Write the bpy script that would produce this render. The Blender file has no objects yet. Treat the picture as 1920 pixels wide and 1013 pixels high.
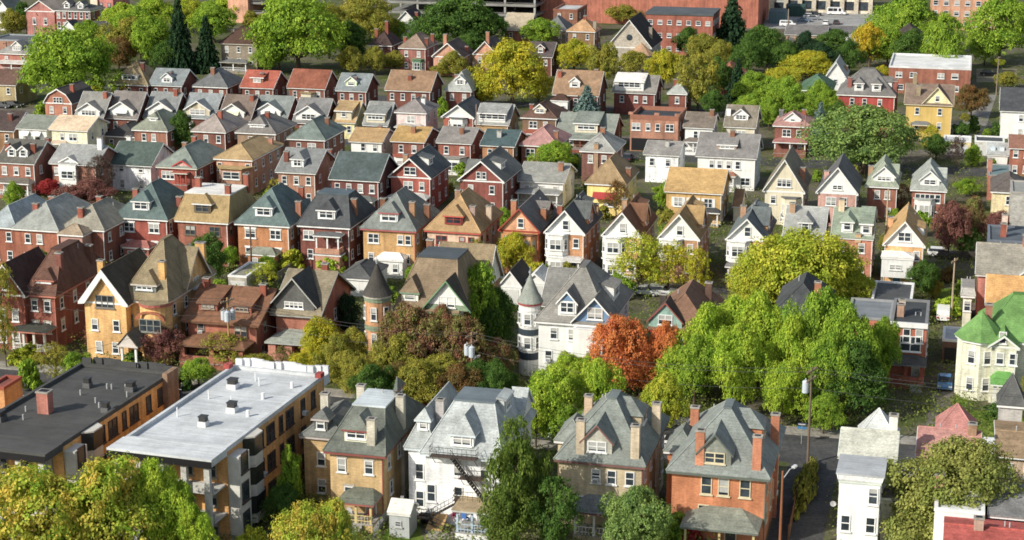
import bpy, math, random
from mathutils import Vector, Matrix
R = math.radians
random.seed(7)
scene = bpy.context.scene
COL = scene.collection

# ------------------------------------------------------------------ camera
F, CX, CY = 3419.0, 960.0, 506.5
CAMZ, TH = 73.0, R(15)
CT, ST = math.cos(TH), math.sin(TH)
YAW = R(14)                                   # the street grid is turned this far
U = Vector((math.cos(YAW), -math.sin(YAW), 0))   # along the streets
V = Vector((math.sin(YAW), math.cos(YAW), 0))    # away from the viewer
OFF = {'A': (0, 0), 'B': (640, 0), 'C': (1280, 0), 'D': (0, 338), 'E': (640, 338), 'F': (1280, 338),
       'G': (0, 675), 'H': (640, 675), 'I': (1280, 675)}
K = 2.361
def px(t, x, y):
    o = OFF[t]
    return o[0] + x / K, o[1] + y / K
def ground(p, z=0.0):
    d = Vector((0, CT, -ST)) + Vector((1, 0, 0)) * ((p[0] - CX) / F) + Vector((0, ST, CT)) * (-(p[1] - CY) / F)
    s = (z - CAMZ) / d.z
    return Vector((d.x * s, d.y * s, z))
def at(t, x, y, z=0.0):
    return ground(px(t, x, y), z)
def height_at(p, X, Y):
    m = (CY - p[1]) / F
    return CAMZ + Y * (m * CT - ST) / (CT + m * ST)
def grid(u, v, z=0.0):
    return U * u + V * v + Vector((0, 0, z))
def to_grid(p):
    return p.dot(U), p.dot(V)
def depth_of(P):
    return P.y * CT - (P.z - CAMZ) * ST

cam = bpy.data.cameras.new('camera')
cam_ob = bpy.data.objects.new('camera', cam); COL.objects.link(cam_ob)
cam.sensor_width = 36; cam.lens = F / 1920 * 36; cam.clip_start = 1; cam.clip_end = 6000
cam_ob.location = (0, 0, CAMZ); cam_ob.rotation_euler = (R(90) - TH, 0, 0)
scene.camera = cam_ob

# ------------------------------------------------------------------ materials
MATS = {}
def nodes_of(name, rough=0.85, spec=0.3):
    m = bpy.data.materials.new(name); m.use_nodes = True
    nt = m.node_tree; b = nt.nodes['Principled BSDF']
    b.inputs['Roughness'].default_value = rough
    b.inputs['Specular IOR Level'].default_value = spec
    return m, nt, b
def add(nt, kind, **kw):
    n = nt.nodes.new(kind)
    for k, v in kw.items():
        if k in n.inputs: n.inputs[k].default_value = v
        else: setattr(n, k, v)
    return n
def math_node(nt, op, a, b):
    n = nt.nodes.new('ShaderNodeMath'); n.operation = op
    for i, v in enumerate((a, b)):
        if hasattr(v, 'links'): nt.links.new(v, n.inputs[i])
        else: n.inputs[i].default_value = v
    return n.outputs[0]
def noise(nt, vec, scale, detail=3, rough=0.6, stretch=None):
    if stretch:
        mp = nt.nodes.new('ShaderNodeMapping'); mp.inputs['Scale'].default_value = stretch
        nt.links.new(vec, mp.inputs['Vector']); vec = mp.outputs[0]
    n = add(nt, 'ShaderNodeTexNoise', Scale=scale, Detail=detail, Roughness=rough)
    nt.links.new(vec, n.inputs['Vector'])
    return n.outputs['Fac']
def ramp(nt, fac, lo, hi, vlo, vhi):
    n = nt.nodes.new('ShaderNodeMapRange')
    for i, v in zip(('From Min', 'From Max', 'To Min', 'To Max'), (lo, hi, vlo, vhi)): n.inputs[i].default_value = v
    nt.links.new(fac, n.inputs['Value'])
    return n.outputs['Result']
def tinted(nt, b, col, factors, mix=None):
    """colour times the product of the factors (and optional second colour by a mask)"""
    f = factors[0]
    for g in factors[1:]: f = math_node(nt, 'MULTIPLY', f, g)
    base = None
    if mix:
        mx = nt.nodes.new('ShaderNodeMix'); mx.data_type = 'RGBA'
        mx.inputs['A'].default_value = (*col, 1); mx.inputs['B'].default_value = (*mix[0], 1)
        nt.links.new(mix[1], mx.inputs['Factor']); base = mx.outputs['Result']
    v = nt.nodes.new('ShaderNodeVectorMath'); v.operation = 'SCALE'
    if base: nt.links.new(base, v.inputs[0])
    else: v.inputs[0].default_value = col
    nt.links.new(f, v.inputs['Scale'])
    nt.links.new(v.outputs[0], b.inputs['Base Color'])
def setup(nt):
    tc = nt.nodes.new('ShaderNodeTexCoord'); oi = nt.nodes.new('ShaderNodeObjectInfo')
    off = nt.nodes.new('ShaderNodeVectorMath'); off.operation = 'ADD'
    sc = nt.nodes.new('ShaderNodeVectorMath'); sc.operation = 'SCALE'
    sc.inputs[0].default_value = (37.0, 91.0, 53.0)
    nt.links.new(oi.outputs['Random'], sc.inputs['Scale'])
    nt.links.new(tc.outputs['Object'], off.inputs[0]); nt.links.new(sc.outputs[0], off.inputs[1])
    jit = ramp(nt, oi.outputs['Random'], 0, 1, 0.9, 1.1)
    return tc.outputs['Object'], off.outputs[0], jit
def cached(fn):
    def g(*a):
        k = (fn.__name__,) + a
        if k not in MATS: MATS[k] = fn(*a)
        return MATS[k]
    return g
def mute(c, k, g, t=(1, 1, 1)):
    l = .3 * c[0] + .5 * c[1] + .2 * c[2]
    return tuple(min(.85, (x + (l * w_ - x) * k) * g * q) for x, q, w_ in zip(c, t, (1.12, 1.0, .8)))
@cached
def m_brick(c):
    c = mute(c, .26, 1.42)
    m, nt, b = nodes_of('brickwork', 0.9, 0.2)
    o, v, j = setup(nt)
    big = ramp(nt, noise(nt, v, 0.35, 5), 0.3, 0.7, 0.72, 1.2)
    course = ramp(nt, noise(nt, v, 1.0, 2, 0.7, (2.2, 2.2, 9)), 0.3, 0.7, 0.8, 1.2)
    streak = ramp(nt, noise(nt, v, 1.0, 3, 0.6, (1.6, 1.6, 0.16)), 0.35, 0.7, 1.1, 0.72)
    tinted(nt, b, c, [big, course, streak, j])
    return m
@cached
def m_siding(c):
    m, nt, b = nodes_of('painted_siding', 0.6, 0.3)
    o, v, j = setup(nt)
    sep = nt.nodes.new('ShaderNodeSeparateXYZ'); nt.links.new(o, sep.inputs[0])
    fr = math_node(nt, 'FRACT', math_node(nt, 'MULTIPLY', sep.outputs['Z'], 5.0), 0)
    lap = ramp(nt, fr, 0.0, 0.35, 0.8, 1.0)
    dirt = ramp(nt, noise(nt, v, 0.5, 4), 0.35, 0.7, 1.03, 0.87)
    streak = ramp(nt, noise(nt, v, 1.0, 3, 0.6, (2.5, 2.5, 0.2)), 0.4, 0.75, 1.02, 0.86)
    tinted(nt, b, c, [lap, dirt, streak])
    return m
@cached
def m_paint(c):
    m, nt, b = nodes_of('painted_wood', 0.55, 0.3)
    o, v, j = setup(nt)
    dirt = ramp(nt, noise(nt, v, 1.1, 4), 0.35, 0.7, 1.04, 0.82)
    tinted(nt, b, c, [dirt])
    return m
@cached
def m_roof(c):
    c = mute(c, .12, 1.36, (1.03, 1.0, .95))
    m, nt, b = nodes_of('shingle_roof', 0.92, 0.15)
    o, v, j = setup(nt)
    big = ramp(nt, noise(nt, v, 0.3, 4), 0.3, 0.72, 0.76, 1.2)
    tab = ramp(nt, noise(nt, v, 1.0, 2, 0.8, (4.5, 4.5, 13)), 0.28, 0.72, 0.72, 1.28)
    streak = ramp(nt, noise(nt, v, 1.0, 3, 0.65, (1.4, 1.4, 0.25)), 0.3, 0.75, 1.14, 0.72)
    sep = nt.nodes.new('ShaderNodeSeparateXYZ'); nt.links.new(o, sep.inputs[0])
    fr = math_node(nt, 'FRACT', math_node(nt, 'MULTIPLY', sep.outputs['Z'], 4.6), 0)
    lap = ramp(nt, fr, 0.0, 0.3, 0.86, 1.02)
    tinted(nt, b, c, [big, tab, streak, lap, j])
    return m
@cached
def m_flat(c):
    m, nt, b = nodes_of('flat_roofing', 0.8, 0.25)
    o, v, j = setup(nt)
    big = ramp(nt, noise(nt, v, 0.22, 6, 0.7), 0.34, 0.7, 1.1, 0.66)
    seam = ramp(nt, noise(nt, v, 1.0, 2, 0.6, (0.12, 3.0, 1)), 0.35, 0.7, 1.05, 0.82)
    fine = ramp(nt, noise(nt, v, 5.0, 3), 0.3, 0.7, 0.92, 1.08)
    tinted(nt, b, c, [big, seam, fine])
    return m
@cached
def m_stone(c):
    m, nt, b = nodes_of('stonework', 0.9, 0.2)
    o, v, j = setup(nt)
    blk = ramp(nt, noise(nt, v, 1.0, 2, 0.8, (1.6, 1.6, 3.2)), 0.3, 0.7, 0.7, 1.3)
    big = ramp(nt, noise(nt, v, 0.4, 4), 0.3, 0.7, 0.82, 1.14)
    tinted(nt, b, c, [blk, big])
    return m
@cached
def m_glass(c):
    m, nt, b = nodes_of('window_glass', 0.12, 0.5)
    o, v, j = setup(nt)
    tinted(nt, b, c, [ramp(nt, noise(nt, v, 0.9, 2), 0.3, 0.7, 0.5, 1.6)])
    return m
@cached
def m_metal(c, rough):
    m, nt, b = nodes_of('coated_metal', rough, 0.5)
    o, v, j = setup(nt)
    tinted(nt, b, c, [ramp(nt, noise(nt, v, 2.0, 3), 0.3, 0.7, 0.88, 1.1)])
    return m
@cached
def m_wood(c):
    m, nt, b = nodes_of('weathered_wood', 0.85, 0.2)
    o, v, j = setup(nt)
    grain = ramp(nt, noise(nt, v, 1.0, 4, 0.7, (9, 9, 0.5)), 0.3, 0.7, 0.7, 1.25)
    tinted(nt, b, c, [grain, j])
    return m
@cached
def m_bark(c):
    m, nt, b = nodes_of('bark', 0.95, 0.1)
    o, v, j = setup(nt)
    tinted(nt, b, c, [ramp(nt, noise(nt, v, 1.0, 3, 0.7, (9, 9, 2)), 0.3, 0.7, 0.6, 1.4)])
    return m
@cached
def m_ground(c, c2, s):
    m, nt, b = nodes_of('ground_cover', 0.95, 0.1)
    tc = nt.nodes.new('ShaderNodeTexCoord'); v = tc.outputs['Object']
    mask = ramp(nt, noise(nt, v, s, 5, 0.65), 0.42, 0.58, 0, 1)
    f = ramp(nt, noise(nt, v, 2.2, 4, 0.7), 0.3, 0.7, 0.65, 1.3)
    g = ramp(nt, noise(nt, v, 0.25, 3, 0.6), 0.3, 0.7, 0.8, 1.2)
    tinted(nt, b, c, [f, g], (c2, mask))
    return m
@cached
def m_leaf(c, c2):
    """leaves: each leaf a tone of its own, drifting between two colours across the crown"""
    c, c2 = mute(c, .08, 1.35), mute(c2, .08, 1.35)
    m = bpy.data.materials.new('foliage'); m.use_nodes = True
    nt = m.node_tree; nt.nodes.clear()
    out = nt.nodes.new('ShaderNodeOutputMaterial')
    geo = nt.nodes.new('ShaderNodeNewGeometry'); tc = nt.nodes.new('ShaderNodeTexCoord'); oi = nt.nodes.new('ShaderNodeObjectInfo')
    off = nt.nodes.new('ShaderNodeVectorMath'); off.operation = 'ADD'
    sc = nt.nodes.new('ShaderNodeVectorMath'); sc.operation = 'SCALE'; sc.inputs[0].default_value = (17.0, 41.0, 23.0)
    nt.links.new(oi.outputs['Random'], sc.inputs['Scale'])
    nt.links.new(tc.outputs['Object'], off.inputs[0]); nt.links.new(sc.outputs[0], off.inputs[1])
    clump = ramp(nt, noise(nt, off.outputs[0], 2.6, 3, 0.6), 0.36, 0.64, 0, 1)
    r = ramp(nt, geo.outputs['Random Per Island'], 0, 1, -0.3, 0.3)
    fac = math_node(nt, 'ADD', clump, r)
    mx = nt.nodes.new('ShaderNodeMix'); mx.data_type = 'RGBA'; mx.clamp_factor = True
    mx.inputs['A'].default_value = (*c, 1); mx.inputs['B'].default_value = (*c2, 1)
    nt.links.new(fac, mx.inputs['Factor'])
    br = ramp(nt, geo.outputs['Random Per Island'], 0, 1, 0.65, 1.35)
    v = nt.nodes.new('ShaderNodeVectorMath'); v.operation = 'SCALE'
    nt.links.new(mx.outputs['Result'], v.inputs[0]); nt.links.new(br, v.inputs['Scale'])
    d = nt.nodes.new('ShaderNodeBsdfDiffuse'); t = nt.nodes.new('ShaderNodeBsdfTranslucent')
    nt.links.new(v.outputs[0], d.inputs['Color'])
    warm = nt.nodes.new('ShaderNodeVectorMath'); warm.operation = 'MULTIPLY'; warm.inputs[1].default_value = (1.1, 1.1, 0.55)
    nt.links.new(v.outputs[0], warm.inputs[0]); nt.links.new(warm.outputs[0], t.inputs['Color'])
    ms = nt.nodes.new('ShaderNodeMixShader'); ms.inputs[0].default_value = 0.33
    nt.links.new(d.outputs[0], ms.inputs[1]); nt.links.new(t.outputs[0], ms.inputs[2])
    nt.links.new(ms.outputs[0], out.inputs['Surface'])
    return m

# ------------------------------------------------------------------ mesh building
class MB:
    def __init__(s): s.v = []; s.f = []; s.m = []
    def face(s, pts, m=0):
        i = len(s.v); s.v += [tuple(p) for p in pts]; s.f.append(tuple(range(i, i + len(pts)))); s.m.append(m)
    def box(s, x0, x1, y0, y1, z0, z1, m=0):
        i = len(s.v)
        s.v += [(x0, y0, z0), (x1, y0, z0), (x1, y1, z0), (x0, y1, z0), (x0, y0, z1), (x1, y0, z1), (x1, y1, z1), (x0, y1, z1)]
        for q in ((0, 3, 2, 1), (4, 5, 6, 7), (0, 1, 5, 4), (1, 2, 6, 5), (2, 3, 7, 6), (3, 0, 4, 7)):
            s.f.append(tuple(i + k for k in q)); s.m.append(m)
    def prism(s, poly, z0, z1, m=0):
        """vertical prism over a counter-clockwise plan polygon"""
        n = len(poly); i = len(s.v)
        s.v += [(p[0], p[1], z0) for p in poly] + [(p[0], p[1], z1) for p in poly]
        s.f.append(tuple(i + k for k in reversed(range(n)))); s.m.append(m)
        s.f.append(tuple(i + n + k for k in range(n))); s.m.append(m)
        for k in range(n):
            q = (k + 1) % n
            s.f.append((i + k, i + q, i + n + q, i + n + k)); s.m.append(m)
    def frustum(s, cx, cy, z0, z1, r0, r1, n=14, m=0, cap=True):
        i = len(s.v)
        for z, r in ((z0, r0), (z1, r1)):
            s.v += [(cx + r * math.cos(2 * math.pi * k / n), cy + r * math.sin(2 * math.pi * k / n), z) for k in range(n)]
        for k in range(n):
            q = (k + 1) % n
            s.f.append((i + k, i + q, i + n + q, i + n + k)); s.m.append(m)
        if cap:
            s.f.append(tuple(i + n + k for k in range(n))); s.m.append(m)
            s.f.append(tuple(i + k for k in reversed(range(n)))); s.m.append(m)
    def tube(s, a, b, r0, r1=None, n=6, m=0):
        a, b = Vector(a), Vector(b); r1 = r0 if r1 is None else r1
        d = (b - a).normalized(); e = d.orthogonal().normalized(); g = d.cross(e); i = len(s.v)
        for p, r in ((a, r0), (b, r1)):
            s.v += [tuple(p + (e * math.cos(2 * math.pi * k / n) + g * math.sin(2 * math.pi * k / n)) * r) for k in range(n)]
        for k in range(n):
            q = (k + 1) % n
            s.f.append((i + k, i + q, i + n + q, i + n + k)); s.m.append(m)
        s.f.append(tuple(i + n + k for k in range(n))); s.m.append(m)
        s.f.append(tuple(i + k for k in reversed(range(n)))); s.m.append(m)
    def sheet(s, pts, th, m=0):
        """a slab whose top is the polygon pts, th thick downwards"""
        n = len(pts); i = len(s.v)
        s.v += [tuple(p) for p in pts] + [(p[0], p[1], p[2] - th) for p in pts]
        s.f.append(tuple(i + k for k in range(n))); s.m.append(m)
        s.f.append(tuple(i + n + k for k in reversed(range(n)))); s.m.append(m)
        for k in range(n):
            q = (k + 1) % n
            s.f.append((i + n + k, i + n + q, i + q, i + k)); s.m.append(m)
    def mesh(s, name, mats, smooth=False):
        me = bpy.data.meshes.new(name); me.from_pydata(s.v, [], s.f)
        for m in mats: me.materials.append(m)
        if len(mats) > 1: me.polygons.foreach_set('material_index', s.m)
        if smooth: me.polygons.foreach_set('use_smooth', [True] * len(s.f))
        me.update()
        return me
    def build(s, name, mats, parent=None, smooth=False):
        if not isinstance(mats, (list, tuple)): mats = [mats]
        return link(name, s.mesh(name, mats, smooth), parent)
def link(name, me, parent=None, loc=(0, 0, 0), rz=0.0, label=None):
    o = bpy.data.objects.new(name, me); COL.objects.link(o)
    o.location = loc; o.rotation_euler = (0, 0, rz)
    if parent: o.parent = parent
    if label: o['label'] = label
    return o
def tag(o, label=None, cat=None, group=None, kind=None):
    for k, v in (('label', label), ('category', cat), ('group', group), ('kind', kind)):
        if v: o[k] = v
    return o
def empty(name, loc, rz, label, cat, group=None):
    o = bpy.data.objects.new(name, None); COL.objects.link(o)
    o.location = loc; o.rotation_euler = (0, 0, rz); o.empty_display_size = 0.5
    return tag(o, label, cat, group)
def copy_tree(o, parent=None):
    c = o.copy(); COL.objects.link(c); c.parent = parent
    for ch in list(o.children): copy_tree(ch, c)
    return c

# ------------------------------------------------------------------ colours
GR = (.135, .15, .155); LG = (.25, .275, .28); DT = (.04, .06, .066); TL = (.085, .125, .13); BK = (.03, .033, .036)
BR = (.125, .068, .045); DB = (.06, .034, .028); TN = (.30, .195, .075); GB = (.16, .14, .115); RED = (.25, .07, .05)
PK = (.27, .125, .12); GN = (.15, .19, .155); GG = (.10, .24, .055); SL = (.105, .115, .125); WT = (.72, .74, .76); BW = (.18, .115, .075)
MV = (.21, .19, .19); BLG = (.15, .18, .20); KH = (.20, .16, .095)
RB = (.24, .058, .036); DBK = (.15, .045, .033); OB = (.40, .155, .055); YB = (.47, .31, .13); TB = (.30, .18, .105)
W = (.78, .78, .75); CR = (.68, .62, .47); PKW = (.50, .30, .25); YL = (.62, .44, .15); ST_ = (.26, .22, .17); SG = (.36, .40, .28)
SAL = (.42, .17, .11); ORG = (.52, .23, .09); BRB = (.22, .09, .05); GREYP = (.3, .33, .36); BLUE = (.16, .26, .4); GREENP = (.10, .2, .12)
WHITE = m_paint((.78, .78, .76))
GLASS = m_glass((.035, .045, .055)); BLIND = m_paint((.4, .4, .38)); DARK = m_paint((.012, .012, .014))
STONE = m_stone((.42, .38, .32))
def wallmat(c):
    if c in (W, CR, YL, SG, GREYP, BLUE, GREENP, PKW): return m_siding(c)
    if c in (ST_,): return m_stone(c)
    return m_brick(c)
# ------------------------------------------------------------------ windows
WINMESH = {}
def window_meshes(w, h, style, fcol, blind, near):
    k = (round(w, 2), round(h, 2), style, fcol, blind, near)
    if k in WINMESH: return WINMESH[k]
    t = 0.1
    fr = MB(); pn = MB()
    d = -0.09
    fr.box(-w / 2, -w / 2 + t, d, 0, 0, h); fr.box(w / 2 - t, w / 2, d, 0, 0, h)
    fr.box(-w / 2 + t, w / 2 - t, d, 0, h - t, h); fr.box(-w / 2 + t, w / 2 - t, d, 0, 0, t)
    n = {'s': 1, 'd': 2, 't': 3, 'q': 4, 'w': 1}[style]
    inner = (w - 2 * t)
    for i in range(1, n):
        x = -w / 2 + t + inner * i / n
        fr.box(x - t * .6, x + t * .6, d + .01, 0, t, h - t)
    if style != 'w': # meeting rail of the sash
        step = inner / n
        for i in range(n):
            a = -w / 2 + t + step * i + (t * .6 if i else 0); b = -w / 2 + t + step * (i + 1) - (t * .6 if i < n - 1 else 0)
            fr.box(a, b, d + .02, 0, h * .5 - .04, h * .5 + .04)
    fr.box(-w / 2 - .12, w / 2 + .12, -.17, 0, -.13, -.002)
    yb = -.025
    z1 = t + (h - 2 * t) * (1 - blind)
    if blind < 1: pn.face([(-w / 2 + t, yb, t), (w / 2 - t, yb, t), (w / 2 - t, yb, z1), (-w / 2 + t, yb, z1)], 0)
    if blind > 0: pn.face([(-w / 2 + t, yb - .01, z1), (w / 2 - t, yb - .01, z1), (w / 2 - t, yb - .01, h - t), (-w / 2 + t, yb - .01, h - t)], 1)
    fm = m_paint(fcol)
    if near:
        r = (fr.mesh('window', [fm]), pn.mesh('pane', [GLASS, BLIND]))
    else:
        i = len(fr.v); fr.v += pn.v; fr.f += [tuple(q + i for q in f) for f in pn.f]; fr.m += [m + 1 for m in pn.m]
        r = (fr.mesh('window', [fm, GLASS, BLIND]), None)
    WINMESH[k] = r
    return r
WRND = random.Random(3)
a_ = MB(); a_.box(-.3, .3, -.5, -.02, .0, .42, 0); a_.box(-.24, .24, -.515, -.502, .05, .37, 1); AC = a_.mesh('air_conditioner', [m_metal((.6, .6, .57), .5), m_metal((.25, .25, .25), .6)])
def put_window(parent, loc, rz, w, h, style='s', fcol=(.78, .78, .76), near=False, blind=None):
    if blind is None: blind = WRND.choice((0, 0, 0, 0, .3, .5, .5, .85))
    f, p = window_meshes(w, h, style, fcol, blind, near)
    o = link('window', f, parent, loc, rz)
    if p: link('pane', p, o)
    if .8 < w < 1.3 and near and WRND.random() < .09: link('air_conditioner', AC, o, (0, 0, .1))
    return o
LINT = {}
def put_lintel(parent, loc, rz, w, mat):
    k = (round(w, 1), mat.name)
    if k not in LINT:
        b = MB(); b.box(-w / 2, w / 2, -.07, 0, 0, .24); LINT[k] = b.mesh('lintel', [mat])
    return link('lintel', LINT[k], parent, loc, rz)

# ------------------------------------------------------------------ house blocks
class Block:
    """one walled and roofed volume of a building, in the building's own frame (front is -y)"""
    def __init__(s, root, cx, cy, w, d, h, roof, rise, wall, rc, trim=(.78, .78, .76), oh=.45, gcol=None, top=None, deckc=None, near=False,
                 profile=None, z0=0.0, eave=True, win=(.78, .78, .76), wmat=None):
        s.root, s.cx, s.cy, s.w, s.d, s.h, s.roof, s.rise, s.oh, s.near, s.rc, s.wall, s.win = root, cx, cy, w, d, h, roof, rise, oh, near, rc, wall, win
        s.trim = m_paint(trim); s.trimc = trim
        wm = wmat or wallmat(wall); rm = m_roof(rc)
        x0, x1, y0, y1 = cx - w / 2, cx + w / 2, cy - d / 2, cy + d / 2
        s.x0, s.x1, s.y0, s.y1 = x0, x1, y0, y1
        ex0, ex1, ey0, ey1 = x0 - oh, x1 + oh, y0 - oh, y1 + oh
        s.e = (ex0, ex1, ey0, ey1); ew, ed = ex1 - ex0, ey1 - ey0
        wb = MB(); rb = MB(); tb = MB()
        th = .1
        if roof == 'flat':
            wb.box(x0, x1, y0, y1, z0, h)
            wb.build('wall', wm, root)
            p = .3
            tb.box(x0 - .06, x1 + .06, y0 - .06, y0 + p, h + .002, h + rise); tb.box(x0 - .06, x1 + .06, y1 - p, y1 + .06, h + .002, h + rise)
            tb.box(x0 - .06, x0 + p, y0 + p, y1 - p, h + .002, h + rise); tb.box(x1 - p, x1 + .06, y0 + p, y1 - p, h + .002, h + rise)
            tb.build('parapet', m_flat(trim) if deckc == trim else s.trim, root)
            rb.box(x0 + p + .002, x1 - p - .002, y0 + p + .002, y1 - p - .002, h + .003, h + .06)
            rb.build('roof', m_flat(rc), root)
            s.slope = {}; return
        if roof == 'hip':
            if top is None: top = (max(0.0, ew - ed), max(0.0, ed - ew))
            tw, td = top
            s.top = (tw, td)
            z = h + rise
            E = [(ex0, ey0), (ex1, ey0), (ex1, ey1), (ex0, ey1)]
            T = [(cx - tw / 2, cy - td / 2), (cx + tw / 2, cy - td / 2), (cx + tw / 2, cy + td / 2), (cx - tw / 2, cy + td / 2)]
            for k in range(4):
                q = (k + 1) % 4
                pts = [(*E[k], h + th), (*E[q], h + th)]
                pts.append((*T[q], z))
                if (T[q][0] - T[k][0]) ** 2 + (T[q][1] - T[k][1]) ** 2 > 1e-6: pts.append((*T[k], z))
                rb.face(pts)
                rb.face([(*E[k], h), (*E[q], h), (*E[q], h + th), (*E[k], h + th)])
            rb.face([(*p, h) for p in reversed(E)])
            if tw > .05 and td > .05:
                db = MB(); db.box(cx - tw / 2 - .12, cx + tw / 2 + .12, cy - td / 2 - .12, cy + td / 2 + .12, z - .05, z + .14)
                db.build('roof_deck', m_flat(deckc or rc), root)
            wb.box(x0, x1, y0, y1, z0, h - .004)
            s.slope = {'f': (rise - th) / ((ed - td) / 2), 'r': (rise - th) / ((ew - tw) / 2)}
            s.run = {'f': (ed - td) / 2, 'r': (ew - tw) / 2}
            # ridge capping
            hc = rb; i0 = len(rb.m)
            for k in range(4):
                a, b_ = Vector((*E[k], h + th)), Vector((*T[k], z))
                hc.tube(a + Vector((0, 0, .01)), b_ + Vector((0, 0, .02)), .07, .07, 4)
            if abs(tw - td) > .3 and (tw < .05 or td < .05):
                hc.tube(Vector((*T[0], z + .02)), Vector((*T[2], z + .02)), .08, .08, 4)
            rb.m[i0:] = [1] * (len(rb.m) - i0)
        else:
            along = roof[1]                        # 'gf': ridge runs front to back, 'gs': ridge runs side to side
            half = (ew if along == 'f' else ed) / 2
            if profile is None: profile = [(-1, 0), (0, 1), (1, 0)]
            prof = [(a * half, h + th + b * (rise - th)) for a, b in profile]
            lo, hi = ((ey0, ey1) if along == 'f' else (ex0, ex1))
            mid = cx if along == 'f' else cy
            def P(a, l, z): return (mid + a, l, z) if along == 'f' else (l, mid + a, z)
            for (a0, z0_), (a1, z1_) in zip(prof[:-1], prof[1:]):
                q = [P(a0, lo, z0_), P(a1, lo, z1_), P(a1, hi, z1_), P(a0, hi, z0_)]
                if along == 's': q = [q[0], q[3], q[2], q[1]]
                rb.sheet(q, .16)
            for l in (lo, hi):                     # rake boards
                for (a0, z0_), (a1, z1_) in zip(prof[:-1], prof[1:]):
                    e = -.05 if l == lo else .05
                    q = [P(a0, l + e, z0_ - .02), P(a1, l + e, z1_ - .02), P(a1, l + e, z1_ - .3), P(a0, l + e, z0_ - .3)]
                    q2 = [P(a0, l - e, z0_ - .02), P(a1, l - e, z1_ - .02), P(a1, l - e, z1_ - .3), P(a0, l - e, z0_ - .3)]
                    tb.face(q); tb.face(q2); tb.face([q[0], q[1], q2[1], q2[0]]); tb.face([q[3], q[2], q2[2], q2[3]])
            # walls rise to the underside of the roof
            ih = (w if along == 'f' else d) / 2
            def under(a): # height of the underside at offset a from the ridge line
                for (a0, z0_), (a1, z1_) in zip(prof[:-1], prof[1:]):
                    if a0 <= a <= a1 + 1e-6: return z0_ + (z1_ - z0_) * (a - a0) / max(1e-6, a1 - a0) - .165
                return h
            wb.box(x0, x1, y0, y1, z0, h - .004)
            inner = [-ih] + [a for a, _ in prof[1:-1] if abs(a) < ih] + [ih]
            gw = [(a, under(a)) for a in inner]
            wlo, whi = ((y0, y1) if along == 'f' else (x0, x1))
            pr = .02 if gcol else 0.0
            for l, out in ((wlo - pr, 1), (whi + pr, -1)):
                pts = [P(a, l, z) for a, z in gw] + [P(ih, l, h - .004), P(-ih, l, h - .004)]
                gb = MB(); gb.face(pts); gb.build('gable', wallmat(gcol) if gcol else wm, root)
            sl = (prof[1][1] - prof[0][1]) / (prof[1][0] - prof[0][0])
            if along == 'f': s.slope = {'r': sl, 'l': sl}; s.run = {'r': half, 'l': half}
            else: s.slope = {'f': sl}; s.run = {'f': half}
            rm2 = rb; i0 = len(rb.m); k = max(range(len(prof)), key=lambda i: prof[i][1])
            rm2.tube(Vector(P(prof[k][0], lo, prof[k][1] + .01)), Vector(P(prof[k][0], hi, prof[k][1] + .01)), .09, .09, 4)
            rb.m[i0:] = [1] * (len(rb.m) - i0)
        wb.build('wall', wm, root)
        rb.build('roof', [rm, m_roof(tuple(min(.9, c * 1.22) for c in rc))], root)
        if eave:
            if roof == 'gf':
                for xa, xb in ((ex0 + .03, x0 + .0), (x1 - .0, ex1 - .03)): tb.box(xa, xb, ey0 + .06, ey1 - .06, h - .22, h - .006)
                tb.box(x0 - .001, x1 + .001, y0 - .05, y0, h - .2, h + .05)
            elif roof == 'gs':
                for ya, yb in ((ey0 + .03, y0), (y1, ey1 - .03)): tb.box(ex0 + .06, ex1 - .06, ya, yb, h - .22, h - .006)
            else:
                tb.box(ex0 + .04, ex1 - .04, ey0 + .04, ey1 - .04, h - .24, h - .006)
        tb.build('eaves_trim', s.trim, root)
    def z(s, x, y):
        e = s.e
        if s.roof == 'flat': return s.h
        if s.roof == 'gf': return s.h + .1 + s.slope['r'] * max(0, min(x - e[0], e[1] - x))
        if s.roof == 'gs': return s.h + .1 + s.slope['f'] * max(0, min(y - e[2], e[3] - y))
        return min(s.h + s.rise, s.h + .1 + min(s.slope['f'] * max(0, min(y - e[2], e[3] - y)), s.slope['r'] * max(0, min(x - e[0], e[1] - x))))
    def frame(s, side, eave=True):
        """(a, b, z) -> point: a along the side seen from outside, b inwards from the eave (or the wall)"""
        e = s.e if eave else (s.x0, s.x1, s.y0, s.y1)
        if side == 'f': return (lambda a, b, z: (s.cx + a, e[2] + b, z)), 0.0
        if side == 'r': return (lambda a, b, z: (e[1] - b, s.cy + a, z)), R(90)
        return (lambda a, b, z: (e[0] + b, s.cy - a, z)), R(-90)
    # -------- dormers and cross gables
    def dormer(s, side, a0, w, hw=1.5, b0=1.2, kind='g', wall=None, rc=None, win='s', ww=None, wh=None, pitch=.8, ov=.25, trim=None, name='dormer', nwin=1, flush=False, gcol=None):
        P, rz = s.frame(side)
        sl = s.slope.get(side, s.slope.get('r' if side in 'rl' else 'f', None)); run = s.run.get(side, s.run.get('r' if side in 'rl' else 'f', None))
        if sl is None: return
        zb = s.h + .1 + sl * b0; zt = zb + hw
        wallc = wall or s.wall; wm = wallmat(wallc); rm = m_roof(rc or s.rc)
        hb = MB(); b1 = min(b0 + hw / sl, run)
        rr = pitch * w / 2
        base = zb - .4 if not flush else zb - .02
        c = [P(a0 - w / 2, b0, base), P(a0 + w / 2, b0, base), P(a0 + w / 2, b0, zt), P(a0 - w / 2, b0, zt)]
        if kind in 'gc': hb.face(c[:3] + [P(a0, b0, zt + rr - .05)] + c[3:])
        else: hb.face(c)
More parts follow.
